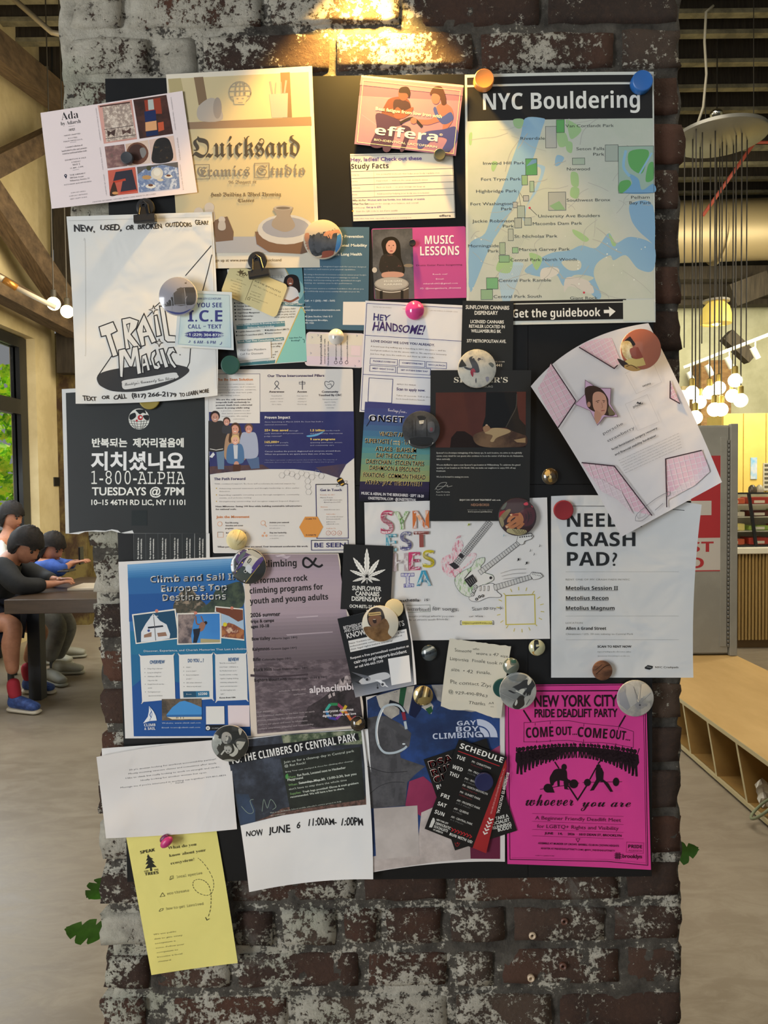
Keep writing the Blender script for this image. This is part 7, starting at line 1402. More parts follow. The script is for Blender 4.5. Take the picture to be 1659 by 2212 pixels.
b.pic([(890,110),(1000,112),(990,190),(930,200)],'a8705e').pic([(820,180),(890,130),(920,180),(900,215),(860,185)],'1d1614').pic([(980,200),(1000,130),(1050,190),(1010,170)],'241c1a').pic([(800,190),(870,180),(900,260),(880,300),(900,330),(850,330),(810,280)],gm('gold_cloth','b09a68','d8cca8',60)).pic([(1000,180),(1060,240),(1040,330),(1000,310),(990,240)],gm('gold_cloth2','9a7c50','d0c09a',60)).pic([(830,340),(920,310),(1000,300),(1030,350),(960,380),(880,380)],'c4ac68').pic([(870,240),(960,230),(990,300),(900,320)],'8a4434').pic([(760,320),(840,350),(900,420),(800,400)],'2e211c').pic([(830,370),(900,375),(960,410),(880,425),(830,400)],'a8844c').line([(840,385),(880,372),(930,400)],5,'3c2818',smooth=True);b.finish()
# pink heart-like magnet and bulldog clips
crop(200,1760,4.879)
c=P(CR[0]+745/CR[2],CR[1]+258/CR[2],YB-.009);t=thing('pebble_magnet','small folded hot pink magnet at the top of the yellow flyer','magnet',(c.x,YB-.0025,c.z))
o=MB().ball((0,0,0),1,18).build('magnet_body',mat('magenta_rubber','a82a68',.35),t)
o.data.transform(Matrix.Rotation(math.radians(-40),4,'Y')@Matrix.Diagonal((.0115,.006,.0068,1)));o.location=(0,-.0058,0);o.data.polygons.foreach_set('use_smooth',[True]*len(o.data.polygons))
o2=MB().ball((0,0,0),1,14).build('fold',mat('magenta_dark','5a1c48',.4),t);o2.data.transform(Matrix.Rotation(math.radians(-40),4,'Y')@Matrix.Diagonal((.0085,.0045,.005,1)));o2.location=(-.003,-.003,.0035);o2.data.polygons.foreach_set('use_smooth',[True]*len(o2.data.polygons))
crop()
MBK=mat('black_enamel','232325',.28,spec=.6)
def clip(label,x,y,r,bx,by,bw,ang,lvl):
 Y=YB-.001;c=P(x,y,Y-.01);R=r/FPX*(Y-.01);t=thing('bulldog_clip',label,'clip',(c.x,Y,c.z))
 MB().lathe((c.x,Y,c.z),(0,-1,0),[(R*.97,0),(R,.001),(R,.006),(R*.93,.0078),(R*.5,.009)],36).build('magnet_disc',MBK,t,smooth='auto')
 MB().lathe((c.x,Y-.0085,c.z),(0,-1,0),[(R*.42,0),(R*.42,.004),(R*.3,.0055),(R*.18,.0055),(R*.14,.003)],24).build('rivet',mat('dark_metal','3a3a3c',.3,metal=.7),t,smooth='auto')
 d=P(bx,by,Y-.016);w=bw/FPX*Y;a=math.radians(ang);ux=Vector((math.cos(a),0,math.sin(a)));uz=Vector((-math.sin(a),0,math.cos(a)))
 th=.0095
 pr=[(-.5,0),(-.5,1),(.5,1),(.5,0)]
 v=[];cc=Vector((d.x,0,d.z))
 for yy,hh,k in((Y-.014,.0,1),(Y-.020,.0,1),(Y-.020,th,1),(Y-.014,th,1)):
  pass
 b=MB();y0,y1=Y-.0215,Y-.006
 for s_,e_ in((-.5,.5),):
  A=cc+ux*w*s_;B=cc+ux*w*e_
  v=[A-uz*th/2,B-uz*th/2,B+uz*th/2,A+uz*th/2]
  b.add([(p.x,y0+(.002 if i>1 else 0),p.z)for i,p in enumerate(v)]+[(p.x,y1,p.z)for p in v],[(0,1,2,3)[::-1],(4,5,6,7),(0,1,5,4),(1,2,6,5),(2,3,7,6),(3,0,4,7)])
 b.build('jaw',MBK,t)
 b=MB().tube([cc+ux*w*.5+Vector((0,y0+.003,0))-uz*th*.5,cc-ux*w*.5+Vector((0,y0+.003,0))-uz*th*.5],.0032,10);b.build('jaw_roll',MBK,t,smooth='auto')
 top=Vector((c.x,0,c.z));b=MB()
 p0=cc-ux*w*.26+uz*th*.5;p1=cc+ux*w*.26+uz*th*.5;q1=top+ux*R*.40+uz*R*.1;q0=top-ux*R*.40+uz*R*.1
 v=[p0,p1,q1,q0];ys=(Y-.019,Y-.019,Y-.0125,Y-.0125)
 b.add([(p.x,yy,p.z)for p,yy in zip(v,ys)]+[(p.x,yy+.0012,p.z)for p,yy in zip(v,ys)],[(3,2,1,0),(4,5,6,7),(0,1,5,4),(1,2,6,5),(2,3,7,6),(3,0,4,7)])
 b.tube([Vector((p.x,yy,p.z))for p,yy in((p0,Y-.0195),(q0,Y-.013),(top+uz*R*.5,Y-.0125),(q1,Y-.013),(p1,Y-.0195))],.0013,8)
 b.build('lever',MBK,t)
clip('black bulldog clip on a round magnet holding the outlined-letter flyer',312,446,20,313,471,44,4,4)
clip('black bulldog clip on a round magnet holding the pale yellow card',555,562,20.5,559,590,43,9,4)
crop()
# ================================================================ RIGHT SIDE OF THE ROOM
# pendant cluster
PY=5.2;dc=P(1555,296,PY);MDK=mat('cord_black','2f2b24',.6)
pc=thing('pendant_cluster','round grey ceiling canopy carrying a cluster of bare globe bulbs on long cords','lamp',dc)
MB().lathe(dc,(0,0,1),[(.302,-.014),(.308,-.01),(.308,.012),(.30,.016)],48).build('canopy',mat('canopy_steel','7d7c74',.35,metal=.3),pc,smooth='auto')
MG=mat('lit_globe','ffffff',.3,emit='ffe0a0',es=9.0);MBR=mat('brass_socket','a08a4a',.35,metal=.7)
bl=[(1495,848,.0),(1533,848,.08),(1553,838,.15),(1588,822,-.05),(1511,869,.12),(1582,855,.1),(1600,865,-.08),(1543,885,-.12),(1558,885,.05),(1502,902,-.15)]
for i,(x,y,dy)in enumerate(bl):
 p=P(x,y,PY+dy);MB().tube([(p.x,p.y,p.z+.1),(p.x,p.y,dc.z-.01)],.0045,6).build('cord',MDK,pc)
 MB().lathe((p.x,p.y,p.z+.04),(0,0,1),[(.017,0),(.019,.01),(.019,.055),(.008,.062)],16).build('socket',MBR,pc,smooth='auto')
 MB().ball(p,.047,20,sc=(1,1,1)).lathe((p.x,p.y,p.z+.035),(0,0,1),[(.03,0),(.017,.012)],16).build('globe_bulb',MG,pc,smooth=True)
for x,dy in((1478,.05),(1516,-.1),(1568,.1),(1612,.02)):
 p=P(x,700,PY+dy);q=P(x,1000,PY+dy)if False else p;MB().tube([(p.x,p.y,2.35),(p.x,p.y,dc.z-.01)],.004,6).build('cord',MDK,pc)
MB().tube([P(1541,12,PY),P(1525,26,PY),P(1522,90,PY),(P(1526,160,PY)),P(1519,232,PY),P(1508,264,PY)],.009,8).build('power_cable',mat('pale_cable','a29c88',.5),pc,smooth=True)
MB().tube([P(1524,150,PY+.02),P(1524,262,PY+.02)],.003,6).tube([P(1628,-80,PY),P(1628,262,PY)],.003,6).build('hanger_wire',MDK,pc)
MB().ball(P(1547,246,PY+.1),.045,14,sc=(1,1,.7)).build('hook',mat('chrome','c0c0b8',.15,metal=1),pc,smooth=True)
l_=bpy.data.lights.new('pendant_glow','POINT');l_.energy=14;l_.color=(1,.78,.45);l_.shadow_soft_size=.2;o=bpy.data.objects.new('pendant_glow',l_);COL.objects.link(o);o.location=P(1545,950,PY)
# two globe bulbs at left
for i,(x,y,r)in enumerate(((116,656,0),(145,673,.15))):
 p=P(x,y,5.6+r);t=thing('hanging_bulb',['left one of two bare globe bulbs hanging before the timber post','right one of two bare globe bulbs, nearer the brick pillar'][i],'lamp',p,'globe bulbs on cords by the timber truss')
 MB().tube([(p.x,p.y,p.z+.1),(p.x,p.y,5.79)],.005,6).build('cord',MDK,t)
 MB().lathe((p.x,p.y,p.z+.04),(0,0,1),[(.018,0),(.02,.01),(.02,.06),(.008,.066)],16).build('socket',MDK,t)
 MB().ball(p,.049,20).build('globe_bulb',MG,t,smooth=True)
# yellow dome pendant
p=P(1547,700,7.2);t=thing('dome_pendant','yellow bell-shaped pendant lamp hanging behind the cord cluster','lamp',p)
R=.142;MB().lathe(p,(0,0,1),[(R,0),(R*1.0,.02),(R*.97,.09),(R*.85,.16),(R*.6,.2),(R*.5,.21)],32).build('shade',mat('yellow_shade','d8c060',.5,emit='e8c860',es=.55),t,smooth='auto')
MB().lathe((p.x,p.y,p.z+.21),(0,0,1),[(R*.86,0),(R*.86,.02),(.02,.03)],24).build('cap',mat('pale_cap','9a9484',.5),t,smooth='auto');MB().tube([(p.x,p.y,p.z+.22),(p.x,p.y,5.79)],.006,6).build('cord',MDK,t)
MB().ball((p.x,p.y,p.z+.03),.05,14).build('bulb',MG,t,smooth=True)
# track light
t=thing('track_light','slanting white track light rail with small spot heads','lamp',P(1570,757,8.4));WHT=mat('white_track','d0d0c4',.4)
a,b_=P(1478,794,8.6),P(1690,712,7.9);MB().beam(a,b_,.04,.035).build('rail',WHT,t)
for x,y in((1493,796),(1536,784),(1580,768),(1635,750)):
 k=(x-1478)/212;q=a.lerp(b_,k);MB().tube([q,q-Vector((0,0,.09))],.008,8).tube([q+Vector((-.03,0,-.08)),q+Vector((.03,0,-.2))],.032,12).build('spot_head',WHT,t,smooth='auto')
MB().beam(P(1568,724,9.5),P(1622,775,9.5),.14,.16).build('diagonal_brace',M_timber2,bm_)
# brick patch and windows beyond
tag(MB().box((P(1508,900,10.6).x,10.5,0),(P(1572,900,10.6).x,10.9,P(1540,778,10.5).z)).build('wall_brick_pier',mott('far_brick','9a7a50','7c5c3c',6,c3='8a6c48',stretch=(1,1,3),rough=.8)),kind='structure')
w2=tag(bpy.data.objects.new('window_2',None),kind='structure');COL.objects.link(w2);a,b_=P(1470,1010,11.1),P(1503,842,11.1)
MB().box((a.x,11.12,a.z),(b_.x,11.18,b_.z)).build('pane',mat('bright_window','ffffff',.5,emit='fff6d8',es=1.4),w2);MB().box((b_.x,11.05,a.z),(b_.x+.05,11.19,b_.z)).box((a.x,11.05,b_.z),(b_.x+.05,11.19,b_.z+.05)).build('window_frame',M_plaster,w2)
# yellow wall panels
yp=thing('yellow_cabinets','tall plain yellow wall cabinets behind the food display','cabinet',P(1620,1000,9))
MY=mott('yellow_laminate','d2b866','c9ae5c',2,rough=.5);xs=[P(x,950,9).x for x in(1562,1606,1655,1706)]
for i in range(3):MB().box((xs[i]+.004,9,.0),(xs[i+1]-.004,9.4,P(1600,893,9).z),bev=.004).build('cabinet_door',MY,yp)
MB().box((xs[0],9.03,.0),(xs[3]+1.5,9.45,P(1600,893,9).z-.01)).build('carcass',MY,yp)
a,b_=P(1623,1035,8.97),P(1637,988,8.97);q=tag(MB().box((a.x,8.985,a.z),(b_.x,8.995,b_.z)).build('wall_print',mott('pale_blue_poster','c9c4c4','6fa8d0',4,rough=.5)),'small pale blue paper print stuck on the yellow cabinets','print')
t=thing('wall_chart','grey chart of small icons on the yellow cabinets at the right edge','chart',P(1655,1030,8.98));a,b_=P(1650,1060,8.97),P(1664,1000,8.97);MB().box((a.x,8.985,a.z),(b_.x,8.995,b_.z)).build('sheet',mat('chart_grey','a8a496',.6),t)
for k in range(6):MB().box((a.x+.015,8.98,b_.z-.04-k*.052),(b_.x-.012,8.986,b_.z-.015-k*.052)).build('icon',mat('chart_ink','4c483c',.6),t)
# counter with vertical slats
CY=6.15;ct=thing('serving_counter','counter faced with vertical pale wood slats under a white top','counter',(3.6,CY,0));x0=P(1500,1200,CY).x;x1=x0+2.6;zt=P(1620,1183,CY-.02).z;zl=P(1620,1196,CY).z
MB().box((x0,CY-.03,zl),(x1,CY+.75,zt),bev=.006).build('counter_top',mat('white_stone','d8d4c4',.35),ct)
MB().box((x0,CY+.03,.09),(x1,CY+.72,zl)).build('carcass',mat('brown_back','5a4426',.7),ct);MB().box((x0,CY+.06,0),(x1,CY+.7,.09)).build('kick_board',mat('kick','6a5230',.6),ct)
sm=MB().box((0,0,0),(.017,.03,zl-.075),bev=.003).build('slat',wood('pale_slat_wood','a58a58','8c7244',(30,30,1.5),5,.55),ct);n=int((x1-x0)/.0285)
for i in range(n):
 o=sm if i==0 else sm.copy()
 if i:COL.objects.link(o)
 o.location=(x0+i*.0285,CY,.075)
# display case
dcz=zt+.001;dt=P(1620,1066,CY).z;t=thing('display_case','glass food display case with black frame on the slatted counter','display case',(3.4,CY+.3,dcz));xa,xb=x0+.05,x1-.1
MGl=mat('case_glass','ffffff',.03,trans=1.0,ior=1.03,spec=.3);MB().box((xa,CY+.06,dcz+.01),(xb,CY+.064,dt)).build('front_glass',MGl,t);MB().box((xa,CY+.06,dt-.006),(xb,CY+.55,dt)).build('top_glass',MGl,t)
xp=P(1626,1130,CY+.05).x;MB().beam((xp+.03,CY+.05,dcz),(xp-.035,CY+.05,dt),.02,.022).build('post',M_black,t)
for x_ in(xp-.55,xp+.9,xp+1.6):MB().box((x_,CY+.04,dcz),(x_+.016,CY+.06,dt)).build('post',M_black,t)
MB().box((xa,CY+.045,dt-.004),(xb,CY+.07,dt+.008)).box((xa,CY+.04,dcz),(xb,CY+.07,dcz+.012)).build('rail',M_black,t)
shz=[dcz+.015,dcz+.135,dcz+.255,dcz+.36]
for z in shz[1:]:MB().box((xa,CY+.1,z-.012),(xb,CY+.5,z-.004)).build('shelf',mat('shelf_white','c4c2b4',.4),t)
MB().box((xa,CY+.56,dcz),(xb,CY+.58,dt)).build('back_panel',mat('case_back','a8a288',.5),t)
ORD='first second third fourth fifth sixth seventh eighth ninth tenth eleventh'.split();rf=random.Random(9);cols_=[('a8382c','red'),('c9c4b4','white'),('8ca84c','green'),('b85a3c','orange'),('5c2c24','brown'),('d8cc80','yellow')]
for s_i,z in enumerate(shz):
 for k in range(11):
  x=xa+.02+k*.225;h,nm=cols_[(k*3+s_i*2+k//3)%6];hh=.05+.012*((k+s_i)%3)
  t=thing('food_pack','%s food pack, %s from the left on the %s shelf of the display case'%(nm,ORD[k],['bottom','second','third','top'][s_i]),'food pack',(x+.1,CY+.2,z),'food packs in the display case')
  MB().box((x,CY+.13,z-.003),(x+.19,CY+.3,z+hh*.75),bev=.008).build('tray',mat('pack_'+h,h,.35),t)
  MB().box((x+.04,CY+.127,z+.005),(x+.13,CY+.13,z+.028)).build('price_label',mat('pack_label','1e1c1a' if(k+s_i)%2 else 'd8d4c4',.5),t)
for i,(x,y)in enumerate(((1625,1060),(1641,1062))):p_=P(x,y,CY+.3);tag(MB().lathe((p_.x,p_.y,dt),(0,0,1),[(.03,0),(.034,.02),(.03,.05),(.012,.07)],14).build('jar',mat(['dark_jar','clear_jar'][i],['4a4438','a8a490'][i],.3),smooth='auto'),['small dark lidded jar on top of the display case','small pale lidded jar on top of the display case'][i],'jar')
# steel cabinet
KY=4.77;kx1=P(1588,1200,KY).x;kx0=kx1-.92;kz0=.282;kz1=P(1580,918,KY).z
MK=mott('grey_painted_steel','8b8a82','7f7e77',2,rough=.42);kb=thing('steel_cabinet','tall grey steel first aid cabinet standing on the wooden bench','cabinet',(kx0,KY,kz0))
MB().box((kx0,KY+.012,kz0),(kx1,KY+.42,kz1),bev=.004).build('body',MK,kb)
xd=P(1572,1200,KY).x;MB().box((kx0+.03,KY-.008,kz0+.012),(xd,KY+.012,kz1-.01),bev=.003).build('door',MK,kb)
MB().box((xd+.004,KY-.03,kz0-.004),(kx1+.002,KY+.01,kz1+.006),bev=.003).build('jamb',MK,kb)
xh0=P(1554,1200,KY).x;xh1=P(1568,1200,KY).x;zh0=P(1560,1396,KY).z;zh1=P(1560,944,KY).z;MB().box((xh0,KY-.013,zh0),(xh1,KY-.006,zh1),bev=.002).build('hinge_leaf',MK,kb)
hk=MB().lathe((0,0,0),(0,0,1),[(.0075,0),(.0085,.002),(.0085,.018),(.0075,.020)],10).build('hinge_knuckle',mat('hinge_steel','6c6b66',.35,metal=.5),kb,smooth='auto');n=int((zh1-zh0)/.0268)
for i in range(n):
 o=hk if i==0 else hk.copy()
 if i:COL.objects.link(o)
 o.location=(xh1+.010,KY-.016,zh0+i*.0268)
def Zk(y):return P(1500,y,KY).z
def Xk(x):return P(x,1150,KY).x
sg=thing('first_aid_sign','red and white first aid sticker with a white cross on the grey steel cabinet','sign',(Xk(1475),KY-.013,Zk(1150)))
ys=KY-.0085
MB().box((Xk(1394),ys-.0015,Zk(1234)),(Xk(1557),ys,Zk(985)),bev=.0006).build('sticker_base',mat('sticker_red_edge','a8383c',.4),sg);MB().box((Xk(1396.5),ys-.0022,Zk(1231.5)),(Xk(1554.5),ys-.001,Zk(1162))).build('white_panel',mat('sticker_white','b4b0aa',.4),sg)
MB().box((Xk(1394),ys-.0024,Zk(1160)),(Xk(1556.5),ys-.001,Zk(985))).build('red_panel',mat('sticker_red','a02c30',.4),sg)
MB().box((Xk(1415),ys-.003,Zk(1113)),(Xk(1535),ys-.002,Zk(1082))).box((Xk(1459),ys-.003,Zk(1142)),(Xk(1491),ys-.002,Zk(1052))).build('white_cross',mat('sticker_white','b4b0aa',.4),sg)
def wtext(t,x0,x1,zb,h,y,m,root,st='B'):
 v,f=glyphs(t,st,3);xx=v[:,0];V=[(x0+(a-xx.min())/(xx.max()-xx.min())*(x1-x0),y,zb+b/caph(st)*h)for a,b in v]
 F=[]
 for q in f:
  a,b,c=[Vector(V[i])for i in q[:3]];F.append(q if(b-a).cross(c-a).y<0 else q[::-1])
 mesh('lettering',V,F,m,root)
wtext('FIRST',Xk(1410),Xk(1540),Zk(1192),Zk(1170)-Zk(1192),ys-.003,mat('sticker_red','a02c30',.4),sg);wtext('AID',Xk(1432),Xk(1519),Zk(1227),Zk(1204)-Zk(1227),ys-.003,mat('sticker_red','a02c30',.4),sg)
# wooden bench with slanted cubbies
bx0,bx1=1.535,2.275;BT=.275;bn=thing('cubby_bench','long low pale plywood bench with open slanted shoe cubbies','bench',(bx0,3.6,0))
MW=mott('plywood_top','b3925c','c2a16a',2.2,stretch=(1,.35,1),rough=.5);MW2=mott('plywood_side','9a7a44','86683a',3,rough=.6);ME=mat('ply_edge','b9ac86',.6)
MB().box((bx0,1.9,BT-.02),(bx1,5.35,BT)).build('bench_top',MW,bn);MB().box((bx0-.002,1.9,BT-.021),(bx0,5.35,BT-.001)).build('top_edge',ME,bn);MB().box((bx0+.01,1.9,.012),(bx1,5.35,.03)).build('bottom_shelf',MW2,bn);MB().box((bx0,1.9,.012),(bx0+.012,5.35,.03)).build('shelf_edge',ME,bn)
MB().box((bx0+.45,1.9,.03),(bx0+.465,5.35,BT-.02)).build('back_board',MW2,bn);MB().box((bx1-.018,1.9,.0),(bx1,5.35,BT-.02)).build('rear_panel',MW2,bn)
for k in range(11):
 y=2.05+k*.29;tl=.10;v=[]
 for x in(bx0+.004,bx0+.45):v+=[(x,y-tl,.03),(x,y-tl+.018,.03),(x,y+.018,BT-.02),(x,y,BT-.02)]
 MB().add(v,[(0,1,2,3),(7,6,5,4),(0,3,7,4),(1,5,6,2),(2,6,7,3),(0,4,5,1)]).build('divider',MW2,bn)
 MB().add([(bx0+.003,a,z)for a,z in((y-tl,.03),(y-tl+.018,.03),(y+.018,BT-.02),(y,BT-.02))]+[(bx0+.005,a,z)for a,z in((y-tl,.03),(y-tl+.018,.03),(y+.018,BT-.02),(y,BT-.02))],[(0,1,2,3)[::-1],(4,5,6,7)]).build('divider_edge',ME,bn)
v=[];f=[];rq=random.Random(2)
for i in range(7):
 for j in range(6):v.append((bx0+.03+j*.012+rq.uniform(-.006,.006),3.06+rq.uniform(-.01,.01)+i*.008,.035+i*.018*(1-.3*abs(j-2.5)/2.5)))
for i in range(6):
 for j in range(5):a=i*6+j;f.append((a,a+1,a+7,a+6))
tag(mesh('crumpled_tissue',v,f,mat('white_tissue','d8d4c8',.7)),'crumpled white tissue tucked in a bench cubby','tissue')
a=P(1650,1762,2.95);tag(MB().tube([(bx0-.02+.05*math.cos(t)*.9,2.93+.06*math.sin(t),.09+.055*math.cos(t*1.0+.6))for t in[k*.35 for k in range(18)]],.006,8).build('strap_loop',mat('sage_strap','7c8468',.6),smooth=True),'grey-green strap loop hanging out of a bench cubby','strap')
# monstera behind the pillar
mt=thing('monstera_plant','potted monstera on the floor behind the pillar with leaves showing at both sides','plant',(.0,2.15,0));MLF=mott('monstera_green','3c6a1c','28500f',9,rough=.35,k=1.3)
MB().lathe((0,2.15,0),(0,0,1),[(.13,0),(.15,.02),(.18,.28),(.19,.30),(.175,.30),(.165,.25)],28).build('pot',mat('clay_pot','8a5a40',.7),mt,smooth='auto');MB().lathe((0,2.15,.24),(0,0,1),[(.165,0),(.165,.012),(.02,.02)],20).build('soil',mat('soil','2c2018',.9),mt)
def leaf(tip,base,w,roll,lobes=3):
 tip=Vector(tip);base=Vector(base);d=tip-base;L=d.length;d.normalize();s_=d.cross(Vector((0,1,0))).normalized();up=s_.cross(d);s_=(s_*math.cos(roll)+up*math.sin(roll));n_=s_.cross(d)
 V=[];F=[];N=lobes*6
 for side in(-1,1):
  c0=len(V)
  for i in range(N+1):
   t=i/N;prof=math.sin(PI*min(1,t*.86+.12))**.75*(1-.35*t);k=(i%6);cut=1 if k in(1,2,3,4)else(.86 if k in(0,5)else.9)
   if t<.08 or t>.97:cut=1
   if k==0 and 0<i<N:cut=.5
   e=base+d*L*(t+.05*(cut-.4))+s_*side*w*prof*cut+n_*(-.12*w*prof*cut);m=base+d*L*t
   V+=[tuple(m),tuple(m.lerp(e,.5)+n_*.03*w),tuple(e)]
  for i in range(N):
   a=c0+i*3;F+=[(a,a+3,a+4,a+1),(a+1,a+4,a+5,a+2)]
 o=mesh('leaf',V,F,MLF,mt,smooth=True);return o
root=Vector((0,2.15,.25))
lv=[(P(143,2005,1.85),P(226,2012,1.9),.055,.2),(P(190,1940,1.95),P(240,1900,1.95),.05,.5),(P(1508,1833,1.9),P(1440,1850,1.9),.035,.1),((-.4,2.3,.62),(-.2,2.2,.55),.09,.4),((.45,2.5,.6),(.25,2.35,.55),.09,-.3),((.05,2.7,.7),(.03,2.45,.62),.1,.2),((-.15,1.85,.75),(-.08,1.98,.66),.08,.1)]
for tip,base,w,rl in lv:
 leaf(tip,base,w,rl);b_=Vector(base);MB().tube([root,root.lerp(b_,.5)+Vector((0,0,.12)),b_],.006,8).build('stem',mat('leaf_stem','5a7a34',.5),mt,smooth=True)
# ================================================================ PEOPLE AT THE TABLE
TZ=.75;tb=thing('long_table','dark wooden table top with a solid dark leg beside the seated people','table',(-1.9,4.7,0));MT=wood('dark_walnut','4a3c30','3a2e25',(1,8,8),4,.35)
tx0=P(8,1298,4.38).x;MB().box((tx0,4.38,TZ-.085),(-.9,5.5,TZ),bev=.004).build('table_top',MT,tb);MB().box((P(62,1400,4.9).x,4.88,0),(P(89,1400,4.9).x,4.97,TZ-.085),bev=.004).build('leg',mat('dark_blue_leg','20242c',.5),tb);MB().box((-1.1,4.62,0),(-1.0,5.3,TZ-.085),bev=.004).build('leg',mat('dark_blue_leg','20242c',.5),tb)
for i,(x,y)in enumerate(((-2.62,4.72),(-2.66,5.42))):
 t=thing('stool',['dark stool under the man in black','dark stool under the person in blue'][i],'stool',(x,y,0));MS=mat('dark_stool','1b1c20',.5)
 MB().box((x-.2,y-.19,.40),(x+.17,y+.19,.43),bev=.01).build('seat',MS,t)
 for a in(-.16,.13):
  for b in(-.15,.15):MB().box((x+a-.015,y+b-.015,0),(x+a+.015,y+b+.015,.40)).build('leg',MS,t)
def skin(name,J,E_,m,parent,levels=2,root=0):
 """J = {key: (point, radius or (rx, ry))}; one continuous surface grown along the joints"""
 ks=list(J);me=bpy.data.meshes.new(name);off=parent_world(parent)
 me.from_pydata([tuple(Vector(J[k][0])-off)for k in ks],[(ks.index(a),ks.index(b))for a,b in E_],[])
 me.materials.append(m);o=link(bpy.data.objects.new(name,me),parent)
 sk=o.modifiers.new('skin','SKIN');sk.use_smooth_shade=True;sk.branch_smoothing=.4
 for i,k in enumerate(ks):
  r=J[k][1];me.skin_vertices[0].data[i].radius=r if isinstance(r,tuple)else(r,r);me.skin_vertices[0].data[i].use_root=(i==root)
 sb=o.modifiers.new('sub','SUBSURF');sb.levels=levels;sb.render_levels=levels
 return o
SKN=mott('skin_tone','a8765c','9a6a52',14,rough=.5)
def W(x,y,Y):return P(x,y,Y)
def hand(J,E_,key,wrist,d,up,side,s=1.0):
 """palm with four bent fingers and a thumb, grown from the wrist"""
 d=Vector(d).normalized();up=Vector(up).normalized();lat=d.cross(up).normalized()*side;w=Vector(wrist)
 J[key+'p']=(w+d*.05*s,(.026,.014));J[key+'q']=(w+d*.085*s,(.03,.013));E_+=[(key+'w',key+'p'),(key+'p',key+'q')]
 for i,(o,L)in enumerate(((-.027,.030),(-.009,.036),(.009,.033),(.026,.026))):
  a=w+d*.09*s+lat*o;b=a+d*L-up*.004;c=b+d*L*.6-up*.02
  J[key+'a%d'%i]=(a+d*.008,.0085);J[key+'b%d'%i]=(b,.008);J[key+'c%d'%i]=(c,.0068);E_+=[(key+'q',key+'a%d'%i),(key+'a%d'%i,key+'b%d'%i),(key+'b%d'%i,key+'c%d'%i)]
 a=w+d*.04*s-lat*.03;J[key+'t0']=(a,.010);J[key+'t1']=(a+d*.03-lat*.012,.0085);E_+=[(key+'p',key+'t0'),(key+'t0',key+'t1')]
def head(root,c,f,tilt,m_hair,r=.1,long_=False):
 """face looks along f, tipped down by tilt; returns nothing, parts are children"""
 c=Vector(c);f=Vector(f).normalized();s_=f.cross(Vector((0,0,1))).normalized();M=Matrix.Rotation(-tilt,4,s_);F=(M@f.to_4d()).to_3d().normalized();U=s_.cross(F).normalized()
 def at(a,b,h):return c+F*a*r+s_*b*r+U*h*r
 V=[];Fc=[];n,m_=24,18
 for i in range(m_+1):
  th=PI*i/m_
  for k in range(n):
   a=2*PI*k/n;x,y,z=math.sin(th)*math.cos(a),math.sin(th)*math.sin(a),math.cos(th)
   ex=1.02 if z>0 else 1.02-.12*z*z;w=.80*(1-.28*max(0,-z)**1.5);X=x*ex+(.10*max(0,-z)if x>0 else-.05*z*0);
   if x>.5:X-=.10*max(0,math.exp(-((z-.08)/.16)**2))*(x-.5)
   if x>.8 and abs(y)<.3:X+=.20*math.exp(-((z+.18)/.17)**2)*(1-abs(y)/.3) # nose
   if x>.6:X+=.05*math.exp(-((z+.52)/.10)**2)*(1-min(1,abs(y)/.45)) # lips
   if x>.5 and z<-.7:X+=.05
   V.append(at(X,y*w,z*1.22));
 for i in range(m_):
  for k in range(n):Fc.append([i*n+k,(i+1)*n+k,(i+1)*n+(k+1)%n,i*n+(k+1)%n])
 mesh('face',V,Fc,SKN,root,smooth=True)
 for sgn in(-1,1):
  MB().ball(at(.86,sgn*.33,.10),r*.10,10).build('eye',mat('eye_dark','1c1614',.2),root,smooth=True)
  MB().ball(at(-.02,sgn*.80,-.05),r*.2,10,sc=(.9,.45,1.2)).build('ear',SKN,root,smooth=True)
  MB().tube([at(.93,sgn*.16,.28),at(.90,sgn*.34,.33),at(.78,sgn*.50,.27)],r*.045,6).build('eyebrow',m_hair,root,smooth=True)
 MB().tube([at(1.00,-.2,-.56),at(1.06,0,-.54),at(1.00,.2,-.56)],r*.045,6).build('mouth',mat('lip','7a4038',.5),root,smooth=True)
 V=[];Fc=[];rr_=random.Random(5)
 for i in range(m_+1):
  th=PI*.80*i/m_
  for k in range(n):
   a=2*PI*k/n;x,y,z=math.sin(th)*math.cos(a),math.sin(th)*math.sin(a),math.cos(th)
   front=max(0,math.cos(a));zz=z
   lim=.26+.10*math.sin(k*2.3)
   if front>.25 and zz<lim:zz=lim;q=math.sqrt(max(0,1-zz*zz));x,y=q*math.cos(a),q*math.sin(a)
   b=1.12+.035*math.sin(k*1.7+i)+.05*rr_.random();V.append(at(x*b*1.02-.04,y*b*.86,zz*1.22*(b-.01)+.04))
 for i in range(m_):
  for k in range(n):Fc.append([i*n+k,(i+1)*n+k,(i+1)*n+(k+1)%n,i*n+(k+1)%n])
 mesh('hair',V,Fc,m_hair,root,smooth=True)
 if long_:
  J={'a':(at(-.5,0,.3),r*.75),'b':(at(-.8,.1,-.5),r*.72),'c':(at(-.85,.1,-1.5),r*.6),'d':(at(-.7,.2,-2.4),r*.35)};skin('hair_length',J,[('a','b'),('b','c'),('c','d')],m_hair,root)
 return at
def bodyset(root,J,E_):skin('body',J,E_,SKN,root)
MJ=mott('black_jacket','16181a','1f2124',12,rough=.75);MHB=mott('dark_brown_hair','0f0d0c','1c1613',60,rough=.8)
